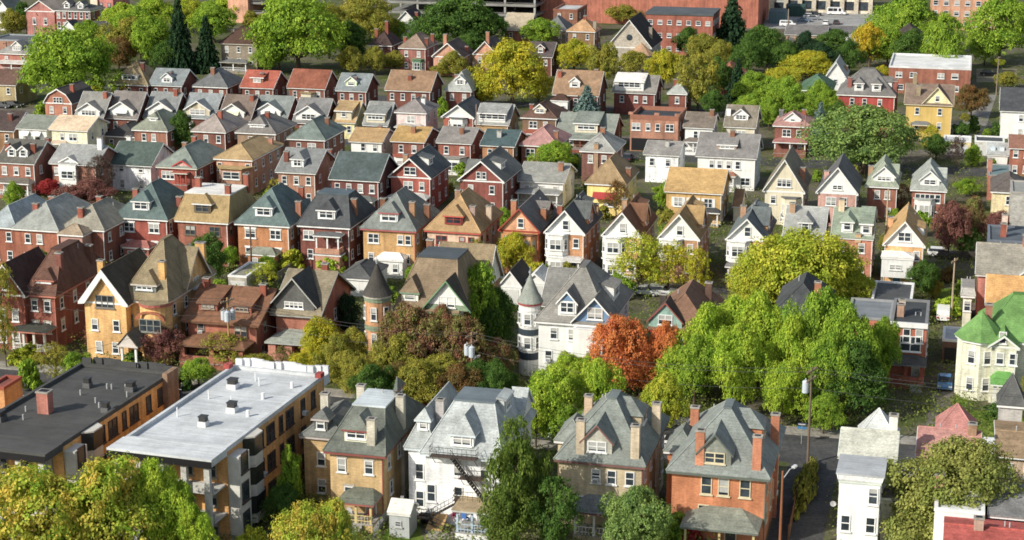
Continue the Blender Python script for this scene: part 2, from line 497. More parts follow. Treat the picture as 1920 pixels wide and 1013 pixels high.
        for sg in (-1, 1):
            a = a0 + sg * w / 2
            q = [P(a, b0, zt), P(a, b0, base), P(a, b1, zt - .3), P(a, b1, zt)]
            hb.face(q)
        d = hb.build(name, wm, s.root)
        rb = MB(); tb = MB()
        ow = w / 2 + ov; zo = zt - pitch * ov if kind in 'ghc' else zt
        if kind in 'gc':
            b2 = min(b0 + (hw + rr) / sl, run + .05); bo = min(b0 + (zo - zb) / sl, run)
            for sg in (-1, 1):
                q = [P(a0 + sg * ow, b0 - ov, zo), P(a0, b0 - ov, zt + rr), P(a0, b2, zt + rr), P(a0 + sg * ow, max(bo, b0), zo)]
                if sg > 0: q.reverse()
                rb.sheet(q, .1)
                f = [P(a0 + sg * ow, b0 - ov - .03, zo + .01), P(a0, b0 - ov - .03, zt + rr + .01), P(a0, b0 - ov - .03, zt + rr - .24), P(a0 + sg * ow, b0 - ov - .03, zo - .22)]
                g = [P(a0 + sg * ow, b0 - ov + .05, zo + .0), P(a0, b0 - ov + .05, zt + rr + .0), P(a0, b0 - ov + .05, zt + rr - .24), P(a0 + sg * ow, b0 - ov + .05, zo - .22)]
                tb.face(f); tb.face([f[3], f[2], g[2], g[3]])
            if gcol:
                gm = MB(); gm.face([P(a0 - w / 2 + .02, b0 - .03, zt + .0), P(a0 + w / 2 - .02, b0 - .03, zt), P(a0, b0 - .03, zt + rr - .08)]); gm.build('gable', wallmat(gcol), d)
        elif kind == 'h':
            rr = min(rr, 1.4); hh = min(rr, .9 * rr)
            b2 = min(b0 + (zt + rr - zb) / sl, run + .05); bo = min(b0 + (zo - zb) / sl, run); bf = b0 - ov + ow * .9
            A, B = P(a0 - ow, b0 - ov, zo), P(a0 + ow, b0 - ov, zo)
            T = P(a0, min(bf, b2 - .1), zt + rr); T2 = P(a0, b2, zt + rr)
            rb.face([A, B, T]); rb.face([B, P(a0 + ow, bo, zo), T2, T]); rb.face([P(a0 - ow, bo, zo), A, T, T2])
            tb.box(0, 0, 0, 0, 0, 0) if False else None
            for q in ((A, B),):
                tb.face([(*q[0][:2], zo - .2), (*q[1][:2], zo - .2), (*q[1][:2], zo - .005), (*q[0][:2], zo - .005)])
            rb.face([P(a0 + ow, bo, zo - .03), P(a0 + ow, b0 - ov, zo - .03), P(a0 - ow, b0 - ov, zo - .03), P(a0 - ow, bo, zo - .03)])
            B2 = P(a0 + ow, bo, zo); tb.face([(*B[:2], zo - .2), (*B2[:2], zo - .2), (*B2[:2], zo - .005), (*B[:2], zo - .005)])
        else:
            p = min(.28, sl * .5); b2 = min(b0 + hw / (sl - p), run); zr = zt + p * (b2 - b0)
            rb.sheet([P(a0 - ow, b0 - ov, zt), P(a0 + ow, b0 - ov, zt), P(a0 + ow, b2, zr), P(a0 - ow, b2, zr)], .1)
            for sg in (-1, 1):
                a = a0 + sg * w / 2; hb2 = [P(a, b0, zt - .05), P(a, b2, zr - .05), P(a, b1, zt - .1)]
                x = MB(); x.face(hb2); x.build('cheek', wm, d)
            f0, f1 = P(a0 - ow, b0 - ov - .03, zt + .0), P(a0 + ow, b0 - ov - .03, zt + .0)
            tb.face([(f0[0], f0[1], zt - .22), (f1[0], f1[1], zt - .22), f1, f0])
        rb.build('dormer_roof', rm, d)
        if tb.f: tb.build('trim', m_paint(trim) if trim else s.trim, d)
        if win:
            ww = ww or min(w * .62, 2.2); wh = wh or min(1.35, hw * .8)
            for i in range(nwin):
                ax = a0 + (i - (nwin - 1) / 2) * (w / nwin)
                put_window(d, P(ax, b0 - .004, zt - wh - .14 if not flush else zb + .35), rz, ww, wh, win, s.win)
        return d
    # -------- wall openings
    def windows(s, side, rows, style='s', w=.95, h=1.55, lintel=None, sill=.95, floor=3.0, skip=()):
        """rows: for each storey, either a count or a list of positions (-1..1) along the wall"""
        P, rz = s.frame(side, False)
        L = s.w if side == 'f' else s.d
        for i, r in enumerate(rows):
            if isinstance(r, int): r = [(2 * k + 1) / r - 1 for k in range(r)]
            zz = sill + i * floor
            if zz + h > s.h - .2 and i: h2 = min(h, max(.8, s.h - .3 - zz))
            else: h2 = h
            for f in r:
                st, ww = style, w
                if isinstance(f, tuple): f, st = f
                if st in 'dtq' and w < 1.5: ww = {'d': 1.75, 't': 2.5, 'q': 3.3}[st]
                put_window(s.root, P(f * (L / 2), -.004, zz), rz, ww, h2, st, s.win, s.near)
                if lintel: put_lintel(s.root, P(f * (L / 2), -.003, zz + h2 + .003), rz, ww + .3, lintel)
    def door(s, side, f, z=.3, col=(.09, .05, .03), w=1.0, h=2.1):
        P, rz = s.frame(side, False); L = s.w if side == 'f' else s.d
        b = MB(); b.box(-w / 2 - .1, -w / 2, -.1, 0, 0, h + .1, 0); b.box(w / 2, w / 2 + .1, -.1, 0, 0, h + .1, 0); b.box(-w / 2, w / 2, -.1, 0, h, h + .1, 0)
        b.box(-w / 2, w / 2, -.05, 0, 0, h, 1)
        o = b.build('door', [m_paint(s.win), m_paint(col)], s.root); o.location = P(f * L / 2, -.004, z); o.rotation_euler = (0, 0, rz)
    def chimney(s, fx, fy, hgt=1.8, c=RB, w=.85, d=.7, ztop=None, cap=(.3, .28, .25)):
        x, y = s.cx + fx * s.w / 2, s.cy + fy * s.d / 2
        zr = s.z(x, y); b = MB()
        z0 = 0.0 if (abs(fx) > .97 or abs(fy) > .97) else zr - 1.0
        zt = ztop if ztop else zr + hgt
        b.box(x - w / 2, x + w / 2, y - d / 2, y + d / 2, z0, zt, 0)
        b.box(x - w / 2 - .07, x + w / 2 + .07, y - d / 2 - .07, y + d / 2 + .07, zt + .002, zt + .16, 1)
        b.box(x - w / 2 + .14, x + w / 2 - .14, y - d / 2 + .14, y + d / 2 - .14, zt + .162, zt + .17, 2)
        b.build('chimney', [m_brick(c), m_stone(cap), DARK], s.root)
    def vent(s, fx, fy):
        x, y = s.cx + fx * s.w / 2, s.cy + fy * s.d / 2; z = s.z(x, y)
        b = MB(); b.frustum(x, y, z - .2, z + .5, .07, .07, 8); b.build('vent_pipe', m_metal((.4, .4, .4), .5), s.root)
    def downspout(s, side='r', front=True):
        b = MB(); x = s.x1 + .06 if side == 'r' else s.x0 - .06
        b.box(x - .05, x + .05, s.y0 - .13, s.y0 - .03, .1, s.h - .25); b.build('downspout', s.trim, s.root)
    def porch(s, fa, fb, depth=2.2, h=2.8, rise=.7, rc=None, side='f', col=(.78, .78, .76), ncol=3, base=.7, wall=None, kind='hip', rail=True, steps=None, trim=None, cw=.22, open_=True):
        P, rz = s.frame(side, False); L = (s.w if side == 'f' else s.d) / 2
        a0, a1 = fa * L, fb * L; pm = wallmat(wall or s.wall)
        d = MB()
        def bx(mb, a, b, p, q, z0, z1, m=0):
            A, B = P(a, -p, z0), P(b, -q, z1); mb.box(min(A[0], B[0]), max(A[0], B[0]), min(A[1], B[1]), max(A[1], B[1]), z0, z1, m)
        bx(d, a0, a1, .003, depth, 0, base, 0); bx(d, a0 - .05, a1 + .05, .004, depth + .05, base + .002, base + .08, 1)
        if rail and not open_:
            bx(d, a0, a1, depth - .2, depth, base + .08, base + .95, 0); bx(d, a1 - .2, a1, .004, depth - .2, base + .08, base + .95, 0)
        elif rail:
            pass
            for z in (base + .35, base + .9): bx(d, a0 + .1, a1 - .1, depth - .14, depth - .08, z, z + .07, 2)
            n = int((a1 - a0) / .35)
            for i in range(n): bx(d, a0 + .2 + i * .35, a0 + .25 + i * .35, depth - .13, depth - .09, base + .08, base + .9, 2)
        if steps is not None:
            n = max(2, int(base / .19))
            for i in range(n): bx(d, steps * L - .7, steps * L + .7, depth + .052 + i * .28, depth + .052 + (i + 1) * .28, 0, base - i * base / n, 1)
        p = d.build('porch', [pm, m_paint((.35, .34, .32)), m_paint(col or (.3, .2, .15))], s.root)
        for i in range(ncol):
            a = a0 + cw / 2 + .1 + (a1 - a0 - cw - .2) * i / max(1, ncol - 1)
            c = MB(); bx(c, a - cw / 2, a + cw / 2, depth - .1 - cw, depth - .1, base + .08, h); c.build('column', m_paint(col) if col else pm, p)
        o = .3; r = MB(); zt = h + rise
        bx(r, a0 - o + .03, a1 + o - .03, .004, depth + o - .03, h + .002, h + .2, 1)
        A, B = P(a0 - o, -depth - o, h + .2), P(a1 + o, -depth - o, h + .2); C, D = P(a1 + o, -.004, h + .2), P(a0 - o, -.004, h + .2)
        ins = min(depth * .6, (a1 - a0) * .3) if kind == 'hip' else 0.0
        if kind == 'flat':
            bx(r, a0 - o, a1 + o, .004, depth + o, h + .202, h + .3, 0)
        elif kind == 'gable':
            m0 = (a0 + a1) / 2; t0, t1 = P(m0, -depth - o, zt + .4), P(m0, -.004, zt + .4)
            r.sheet([A, t0, t1, D][::-1], .1, 0); r.sheet([B, C, t1, t0][::-1], .1, 0)
            r.face([P(a0, -depth - o + .15, h + .2), P(a1, -depth - o + .15, h + .2), P(m0, -depth - o + .15, zt + .32)], 1)
        else:
            E_, G = P(a1 + o - ins, -.004, zt), P(a0 - o + ins, -.004, zt)
            r.face([A, B, E_, G], 0)
            if ins: r.face([B, C, E_], 0); r.face([D, A, G], 0)
        r.build('porch_roof', [m_roof(rc or s.rc), m_paint(trim) if trim else s.trim], p)
        return p
    def bay(s, side, f, w, z0, z1, dep=.9, wall=W, roofc=None, rows=1, panec=None, trim=None):
        P, rz = s.frame(side, False); L = (s.w if side == 'f' else s.d) / 2; a = f * L
        b = MB(); pl = [(a - w / 2, .0), (a - w * .3, -dep), (a + w * .3, -dep), (a + w / 2, .0)]
        pts = [P(x, y - .003, 0)[:2] for x, y in pl]
        b.prism(pts, z0, z1); o = b.build('bay', wallmat(wall), s.root)
        r = MB(); pr = [P(x * 1.0 + (x - a) * .15, y * 1.15 - .003, 0)[:2] for x, y in pl]
        r.prism(pr, z1 + .002, z1 + .2); r.build('bay_roof', m_roof(roofc or s.rc), o)
        fh = (z1 - z0) / rows
        for i in range(rows):
            zz = z0 + i * fh + fh * .28
            put_window(o, P(a, -dep - .006, zz), rz, w * .5, fh * .52, 'd' if w > 2.2 else 's', s.win, False)
            ang = math.atan2(dep, w * .2)
            put_window(o, P(a + w * .4 + .004, -dep / 2 - .01, zz), rz + ang, .7, fh * .52, 's', s.win, False)
            put_window(o, P(a - w * .4 - .004, -dep / 2 - .01, zz), rz - ang, .7, fh * .52, 's', s.win, False)
        return o

FOOT = []
def house(kind, label, t, xl, yl, xr, h, d, roof, ay, wall, rc, rise=None, group=None, cat='house', oh=.45, ch=(), dorm=(), fw=None, rw=None, yaw=YAW,
          style='s', lintel=None, near=False, ds=True, ww=.95, wh=1.5, **kw):
    """a building from the front eave line: its two ends sighted at height h, its depth d in metres"""
    u = Vector((math.cos(yaw), -math.sin(yaw), 0)); v = Vector((math.sin(yaw), math.cos(yaw), 0))
    PL = at(t, xl, yl, h); q = (px(t, xr, 0)[0] - CX) / F
    Z0 = depth_of(PL); k = u.y * CT
    ew = (PL.x - q * Z0) / (q * k - u.x)
    w = ew - 2 * oh
    C = PL + u * (ew / 2) + v * (d / 2 + oh); C.z = 0
    if ay is not None:
        loc = {'hip': (0, 0), 'gf': (0, -d / 2 - oh), 'gs': (0, 0)}[roof]
        if roof == 'hip':
            loc = (0, -max(0, (d + 2 * oh) - ew) / 2 if not kw.get('top') else -kw['top'][1] / 2)
        A = C + u * loc[0] + v * loc[1]
        rise = height_at(px(t, 0, ay), A.x, A.y) - h
    FOOT.append((kind, label, C.copy(), w, d, yaw, h, rise))
    root = empty(kind, C, -yaw, label, cat, group)
    if near: kw['near'] = True
    b = Block(root, 0, 0, w, d, h, roof, rise, wall, rc, oh=oh, **kw)
    b.PL = PL
    n = max(1, int(h / 2.9))
    if fw is None: fw = [max(1, round(w / 3.2))] * n
    if rw is None: rw = [max(2, int(d / 3.6))] * n
    b.windows('f', fw, style, lintel=lintel, w=ww, h=wh, sill=max(.6, h - 3 * len(fw) + .75), floor=3.0)
    b.windows('r', rw, 's', w=ww, h=wh, lintel=lintel if near else None, sill=max(.6, h - 3 * len(rw) + .75), floor=3.0)
    for c in ch: b.chimney(*c[:2], **(dict(zip(('hgt', 'c'), (c[2] * .62,) + tuple(c[3:])))))
    for dd in dorm:
        dd = dict(dd); s = dd.pop('s', 'f'); f = dd.pop('f', 0.0)
        b.dormer(s, f * ((w if s == 'f' else d) / 2), dd.pop('w', 2.2), **dd)
    if near and roof != 'flat':
        for _ in range(2): b.vent(WRND.uniform(-.5, .5), WRND.uniform(.05, .6))
    if ds and roof != 'flat': b.downspout()
    return b
# ================================================================== houses, from the far rows to the near ones
ROWS = {1: 'houses of the street below the tall trees', 2: 'bungalows along the upper street', 3: 'houses of the upper middle row', 4: 'brick houses of the middle row',
        5: 'tall brick houses backing onto the alley', 6: 'large old mansions facing the tree lined street', 7: 'houses and flats facing away across the street',
        0: 'buildings at the far edge of the district', 8: 'garages and sheds along the alley'}
D_ = dict
g1, g2, g3, g4, g5 = (ROWS[i] for i in (1, 2, 3, 4, 5))
# ---- street below the tall trees
b = house('stone_house', 'square stone house with hipped dark brown roof and two tall chimneys between tall trees', 'A', 968, 192, 1138, 7.5, 11, 'hip', 122, ST_, DB, group=g1, ch=[(-.85, .2, 2.2, ST_), (.98, .1, 2.4, ST_)], fw=[3, 3], trim=(.45, .42, .36), top=(3, 0.2))
b.porch(-.9, .6, 2.5, 2.8, rc=SL)
b = house('brick_house', 'dark brick house with taupe hipped roof, wide white dormer and red porch roof', 'A', 480, 372, 655, 5, 10, 'hip', 268, DBK, KH, group=g1, ch=[(.45, -.3, 2.6, DBK)], dorm=[D_(w=4, hw=1.5, kind='h', win='t', ww=3, wall=W, b0=.9)], rw=[2])
b.porch(-.98, .4, 2, 2.7, rc=RED)
house('brick_house', 'dark brick house with pale slate blue side gabled roof and one white front dormer', 'A', 655, 376, 805, 5, 9, 'gs', 304, DBK, BLG, group=g1, ch=[(.12, -.6, 2.0)], dorm=[D_(w=2.6, f=.05, hw=1.3, win='d', wall=W, b0=.8)], fw=[3], rw=[2])
house('brick_house', 'brick house with charcoal hipped roof standing beside the bright red roof', 'A', 850, 382, 1008, 5, 10, 'hip', 306, DBK, SL, group=g1, ch=[(-.1, -.45, 2.2, BRB), (-.7, .6, 2.2)], fw=[3], rw=[2])
house('brick_house', 'brick house with bright red side gabled roof and small shed dormer', 'A', 1060, 386, 1212, 5, 9, 'gs', 312, DBK, RED, group=g1, ch=[(.12, -.5, 1.8, DBK)], dorm=[D_(w=3.0, f=-.1, hw=1.2, kind='s', wall=BRB, b0=1.4, win='d', ww=1.8)], fw=[3], rw=[2])
b = house('brick_house', 'red brick house with rust brown side gabled roof and cream front bay', 'A', 1268, 388, 1440, 5, 9, 'gs', 308, (.2, .07, .045), (.17, .06, .04), group=g1, rw=[2])
b.bay('f', .1, 3.6, 0, 3.9, 1.4, CR, KH)
house('brick_house', 'dark brick house with slate blue roof and small pale green gabled dormer', 'B', -28, 400, 112, 5, 9, 'gs', 325, DBK, BLG, group=g1, ch=[(.1, -.55, 1.8, BRB)], dorm=[D_(w=2.6, f=-.1, hw=1.2, wall=(.45, .6, .35), b0=1.3)], fw=[3], rw=[2])
house('brick_house', 'wide dark brick house with tall brown shingle roof and white cornice board', 'B', 190, 398, 396, 5.5, 10, 'gs', 313, DBK, BW, group=g1, ch=[(-.05, -.5, 1.6)], fw=[4], rw=[2], style='s')
house('brick_house', 'brick house with pale grey hipped roof and dormer next to the golden tree', 'B', 452, 400, 578, 5, 10, 'hip', 318, DBK, LG, group=g1, ch=[(-.7, .2, 1.6)], dorm=[D_(w=2.4, f=.1, hw=1.3, wall=W, win='d', b0=1.0)], fw=[2], rw=[2])
b = house('brick_house', 'house with tan side gabled roof and front wing roof painted as in shade behind blue spruce', 'B', 932, 418, 1140, 5.5, 10, 'gs', 312, DBK, (.2, .13, .085), group=g1, ch=[(.7, .2, 1.6), (-.9, -.3, 2)], fw=[3], rw=[2], dorm=[D_(w=2.3, f=-.1, hw=1.5, wall=W, b0=1.6)])
Block(b.root, -b.w * .32, -b.d / 2 - 1.2, b.w * .38, 2.8, 4.6, 'hip', 1.2, W, DB, oh=.25)  # wing roof coloured dark to stand for the shade on it
put_window(b.root, (-b.w * .4, -b.d / 2 - 2.61, 1.8), 0, 1, 1.6); put_window(b.root, (-b.w * .24, -b.d / 2 - 2.61, 1.8), 0, 1, 1.6)
house('brick_house', 'brick house with grey roof and a big flat topped white dormer box', 'B', 1197, 408, 1392, 5, 9.5, 'gs', 332, (.17, .045, .04), (.17, .165, .16), group=g1, dorm=[D_(w=6.6, f=-.25, hw=2.1, kind='s', win='q', ww=5, wh=1.2, wall=W, rc=(.45, .45, .45), b0=.5)], ch=[(-.55, .3, 1.3, W)], fw=[[-.6, .1, .55]], rw=[2])
house('brick_house', 'narrow brick house with pale grey hipped roof under the olive trees', 'B', 1440, 414, 1532, 5, 9, 'hip', 365, (.17, .05, .04), LG, group=g1, ch=[(-.6, 0, 2)], rw=[2])

# ---- beyond: the far edge
g0 = ROWS[0]
house('brick_house', 'brick house with beige gabled roof below the parking deck', 'B', 715, 132, 838, 5, 9, 'gs', 58, (.25, .08, .05), (.3, .26, .2), group=g0, fw=[2], rw=[2], ch=[(-.7, .3, 1.6)])
house('brick_house', 'low house with slate grey hipped roof and white ridge caps below the deck', 'B', 885, 132, 1000, 4.5, 9, 'hip', 72, (.2, .16, .13), SL, group=g0, fw=[2], rw=[2])
house('brick_house', 'brown brick house with tan hipped roof and tall stone chimney', 'B', 995, 138, 1125, 6, 9, 'hip', 82, (.22, .12, .06), (.3, .18, .1), group=g0, ch=[(.95, -.6, 3.2, ST_), (.1, -.2, 1.5)], fw=[2, 2], rw=[2, 2])
b = house('flat_brick_building', 'small brown brick block with pale flat roof in front of orange red building', 'B', 930, 48, 1050, 8, 14, 'flat', None, (.22, .09, .055), (.5, .5, .5), rise=.5, group=g0, cat='building', trim=(.25, .1, .06), fw=[2, 2], rw=[2, 2])
b = house('stone_church', 'grey stone church with steep black roof and round window in front gable', 'B', 1172, 208, 1375, 6, 16, 'gf', 88, (.3, .26, .21), (.035, .033, .036), group=g0, cat='church', fw=[0], rw=[3], gcol=None, wmat=STONE)
b.windows('f', [[-.2, .05, .3]], w=.8, h=2.2, sill=2.2)
r_ = MB(); r_.frustum(0, 0, -.05, .05, .8, .8, 16); o = r_.build('round_window', GLASS, b.root); o.location = (b.cx, b.y0 - .03, 8.6); o.rotation_euler = (R(90), 0, 0)
r_ = MB(); r_.frustum(b.x1 - 2, b.y0 - 2.0, 0, 4.6, 3.2, 3.2, 8); r_.build('apse', STONE, b.root)
r_ = MB(); r_.frustum(b.x1 - 2, b.y0 - 2.0, 4.602, 7.6, 3.6, .1, 8); r_.build('apse_roof', m_roof((.3, .19, .12)), b.root)
b.chimney(.8, -.2, 2.5, ST_)
b = house('brick_house', 'brick house with green bay and three tall brick chimneys under dark oak', 'B', 250, 212, 375, 6.5, 11, 'hip', 150, (.26, .09, .075), (.2, .15, .12), group=g0, ch=[(-.98, -.2, 2.6), (.9, -.5, 2.4), (.9, .5, 3)], fw=[2, 2], rw=[2, 2])
b.bay('f', .45, 3.2, 0, 3.6, 1, (.1, .2, .12), GREENP)
house('brick_house', 'salmon brick house with front gable and dark roof beside the green bay house', 'B', 398, 250, 540, 5, 10, 'gf', 190, (.42, .2, .14), (.07, .055, .055), group=g0, ch=[(-.2, -.9, 4.2, (.4, .16, .1)), (.9, .2, 1.8)], fw=[2], rw=[2])
house('brick_house', 'salmon brick gabled house with wide front chimney behind the golden tree', 'B', 580, 240, 690, 5, 10, 'gf', 182, (.42, .19, .12), (.06, .055, .06), group=g0, ch=[(.2, -.9, 4.4, (.38, .15, .09))], fw=[2], rw=[2])
house('brick_house', 'dark roofed brick house behind the golden tree crown', 'B', 820, 250, 935, 5, 9, 'gs', 185, DBK, (.07, .06, .065), group=g0, fw=[2], rw=[2], dorm=[D_(w=2, wall=DBK)])
house('white_house', 'small white gabled house with dark roof peeping out between dark oaks', 'B', 240, 95, 330, 4.5, 9, 'gf', 48, W, (.05, .04, .05), group=g0, fw=[1], rw=[1], ch=[(.8, -.2, 2)])
house('brick_house', 'dark red brick house with several tall chimneys half hidden under dark oak', 'B', 120, 200, 225, 6, 9, 'hip', 140, (.12, .04, .035), (.06, .04, .04), group=g0, ch=[(-.7, -.4, 4), (.2, -.2, 5)], fw=[1, 1], rw=[2, 2])
b = house('brick_rowhouse', 'red brick rowhouse with white arched windows and charcoal mansard roof', 'A', 236, 46, 400, 9, 9, 'hip', 10, (.25, .07, .06), (.09, .09, .095), group=g0, fw=[6, 6, 6], rw=[2, 2, 2], dorm=[D_(w=1.8, f=-.4, wall=W), D_(w=1.8, f=.4, wall=W)], wh=1.9)
Block(b.root, b.x0 - 5.2, 1, 9.0, 10, 8.5, 'gf', 3.2, (.36, .13, .12), (.3, .25, .22), oh=.3)
for fx in (-7.2, -3.6): put_window(b.root, (b.x0 + fx, -4.02, 4.6), 0, 1.1, 2)
house('brick_house', 'dark roofed white gabled house with ornate red brick chimney by big maple', 'A', 262, 148, 440, 5, 9, 'gs', 92, W, (.05, .05, .055), group=g0, fw=[2], rw=[2], ch=[(.2, -.4, 2.2, RB)], dorm=[D_(w=5, f=-.6, hw=.8, b0=.3, wall=W, kind='g', pitch=1.0)])
house('low_brick_building', 'low building with dark flat roof at the street corner near the rowhouse', 'A', -60, 180, 225, 4, 11, 'flat', None, (.25, .12, .08), (.12, .13, .14), rise=.4, group=g0, cat='building', fw=[0], rw=[2], trim=(.3, .32, .33))
b = house('brick_house', 'grey roofed brick house with triple dormer beside big green maple', 'A', -20, 235, 140, 5, 10, 'hip', 175, (.3, .1, .08), (.19, .19, .19), group=g1, dorm=[D_(w=2.6, win='t', ww=2, f=.1, wall=(.4, .4, .4), b0=1)], fw=[2], rw=[2])
b.porch(-.98, .98, 2.2, 2.6, rc=(.4, .4, .4))
house('brown_roof_house', 'house with brown gabled roof and yellow stone wall at the edge below maple', 'A', -70, 372, 70, 5, 10, 'gs', 308, (.32, .25, .12), (.11, .065, .055), group=g1, fw=[2], rw=[2])
house('white_house', 'small green trimmed white house with grey roof in the far corner', 'A', -30, 48, 40, 6, 9, 'gf', 2, W, (.12, .14, .14), group=g0, fw=[2, 2], rw=[1, 1])
house('brick_house', 'salmon house with hipped orange red roof among dark evergreens', 'C', 133, 342, 262, 5, 10, 'hip', 280, (.22, .06, .05), (.26, .1, .065), group=g1, fw=[3], rw=[2])
b = house('red_house', 'crimson painted house with grey mansard roof and two white dormers', 'C', 680, 418, 945, 7.5, 12, 'hip', 302, (.33, .035, .035), (.13, .13, .135), group=g1, ch=[(-.62, -.75, 3.0, (.25, .07, .06)), (.99, -.3, 3.2, (.25, .07, .06)), (1, .4, 3)], fw=[3, [-.5, -.05, .5]], rw=[3, 3],
      dorm=[D_(w=1.9, f=-.28, hw=1.9, b0=.9, wall=W, kind='h'), D_(w=1.9, f=.35, hw=1.9, b0=.9, wall=W, kind='h'), D_(s='r', w=2, f=-.2, wall=W)], top=(2.5, .2))
b = house('yellow_house', 'tall yellow house with steep front gable and dark brown roof', 'C', 980, 460, 1200, 7.5, 10, 'gs', 372, YL, (.16, .12, .1), group=g1, ch=[(-.5, -.6, 3.0, KH), (-.7, 0, 3.2, KH)], fw=[2, 2], rw=[2, 2], trim=(.7, .62, .45))
b.dormer('f', .18 * b.w, .6 * b.w, .3, .35, 'g', wall=(.68, .55, .28), win='s', ww=.9, wh=1.3, pitch=1.15, ov=.4, flush=True, rc=(.16, .12, .1))
b.dormer('r', 0, 3.5, 1.2, .4, 'g', wall=YL, rc=(.06, .05, .05)); b.porch(-.7, .1, 1.6, 3.2, rc=SL, ncol=0, base=.1, rail=False)
b = house('white_roof_flats', 'long red brick apartment block with bright white flat roof', 'C', 905, 300, 1285, 6.2, 22, 'flat', None, (.26, .085, .055), (.72, .72, .7), rise=.45, group=g1, cat='apartment building', fw=[0, 0], rw=[2, 2], trim=(.7, .7, .7), deckc=(.7, .7, .7))
b.windows('f', [[-.7, -.3, .3, .65], [(-.75, 'd'), (-.4, 'd'), (.28, 'd'), .62]], w=1.6, h=1.3)
house('white_house', 'white gabled house with grey roof behind the crimson house', 'C', 628, 345, 725, 5, 11, 'gf', 275, W, LG, group=g1, fw=[1, 1], rw=[2, 2], ch=[(.9, .2, 1.5, TB)])
house('green_roof_house', 'house with dark green hipped roof sunk among bushy trees', 'C', 512, 398, 665, 5, 11, 'hip', 335, (.16, .2, .12), (.055, .11, .075), group=g1, fw=[2], rw=[2])
b = house('white_house', 'white house with black roof and balcony at the street edge above garages', 'C', 1402, 490, 1600, 6, 11, 'gs', 390, W, (.045, .05, .06), group=g1, fw=[1, 1], rw=[2, 2], ch=[(.4, -.2, 2, (.5, .5, .48))])
house('dark_brick_church', 'dark red gabled brick hall under tall green trees', 'C', 1075, 190, 1222, 9, 14, 'gf', 85, (.13, .03, .025), (.06, .045, .04), group=g0, cat='church hall', fw=[2, 2], rw=[2, 2])
house('brick_house', 'dark brick house half hidden beside the gabled hall', 'C', 940, 165, 1060, 8, 10, 'hip', 110, (.11, .04, .035), (.05, .04, .04), group=g0, fw=[2, 2], rw=[2, 2])
house('row_of_flats', 'low flats with long grey roof below the car park', 'C', 450, 152, 640, 3.5, 10, 'gs', 112, (.35, .22, .16), (.13, .13, .14), group=g0, cat='terrace', fw=[4], rw=[2])
house('row_of_flats', 'low white flats with dark roof beside yellow tree below the car park', 'C', 640, 150, 800, 3.5, 10, 'gs', 116, W, (.1, .1, .11), group=g0, cat='terrace', fw=[4], rw=[2])

# ---- big buildings on the horizon edge
def slab_building(name, label, t, xl, yb, xr, h, d, wall, roofc, cat, rows, ww, wh, ncol, wc=(.05, .05, .055), yaw=YAW, floor=3.6):
    u = Vector((math.cos(yaw), -math.sin(yaw), 0)); v = Vector((math.sin(yaw), math.cos(yaw), 0))
    A = at(t, xl, yb); q = (px(t, xr, 0)[0] - CX) / F
    w = (A.x - q * depth_of(A)) / (q * u.y * CT - u.x)
    C = A + u * w / 2 + v * d / 2
    r = empty(name, C, -yaw, label, cat, ROWS[0]); m = MB(); m.box(-w / 2, w / 2, -d / 2, d / 2, 0, h); m.build('wall', m_brick(wall), r)
    m = MB(); m.box(-w / 2 - .2, w / 2 + .2, -d / 2 - .2, d / 2 + .2, h + .002, h + .6); m.build('roof', m_flat(roofc), r)
    for i in range(rows):
        for k in range(ncol):
            put_window(r, (-w / 2 + (k + .5) * w / ncol, -d / 2 - .01, 1.2 + i * floor), 0, ww, wh, 'w' if ww > 3 else 's', wc)
    n = max(1, int(d / (w / ncol)))
    for i in range(rows):
        for k in range(n): put_window(r, (w / 2 + .01, -d / 2 + (k + .5) * d / n, 1.2 + i * floor), R(90), min(ww, 4), wh, 'w' if ww > 3 else 's', wc)
    return r, w
slab_building('brick_flats', 'long red brick flats with square white windows behind stone church', 'B', 1345, 240, 1640, 11, 14, (.27, .075, .05), (.09, .1, .11), 'apartment building', 3, 1.3, 1.2, 7, (.75, .75, .75))
r, w = slab_building('garage_building', 'huge windowless orange red brick building along the skyline', 'B', 880, 95, 1700, 13, 32, (.33, .095, .06), (.3, .3, .3), 'building', 0, 1, 1, 1)
r, w = slab_building('garage_building', 'red brick wing of the skyline building beside teal container', 'C', 60, 118, 332, 12.5, 30, (.31, .09, .058), (.3, .3, .3), 'building', 0, 1, 1, 1)
r, w = slab_building('concrete_building', 'beige concrete office with deep dark window bays above the car park', 'C', 395, 50, 830, 12, 20, (.5, .45, .36), (.3, .3, .3), 'office building', 3, 5, 2.6, 7)
m = MB()
for k in range(8): m.box(-w / 2 + k * w / 7 - .7, -w / 2 + k * w / 7 + .7, -10.9, -10.003, 0, 11.9)
m.build('pillar', m_stone((.5, .45, .36)), r)
slab_building('brick_tower', 'tall orange brick apartment building with white windows behind pale tree', 'C', 1090, 130, 1420, 26, 18, (.38, .18, .11), (.3, .25, .2), 'apartment building', 8, 1.5, 1.5, 7, (.7, .7, .7), floor=3.1)
slab_building('salmon_building', 'salmon coloured blank parking building above the trees', 'A', 1012, 100, 1100, 14, 30, (.5, .24, .15), (.3, .3, .3), 'building', 0, 1, 1, 1)
slab_building('pink_building', 'pinkish red gable end building beside the beige tower', 'A', 436, 100, 505, 14, 12, (.45, .14, .13), (.4, .3, .3), 'building', 2, 1, 1.4, 2)
slab_building('beige_building', 'narrow beige tower end between rowhouse and pink building', 'A', 404, 100, 436, 15, 12, (.5, .42, .34), (.4, .38, .35), 'building', 0, 1, 1, 1)
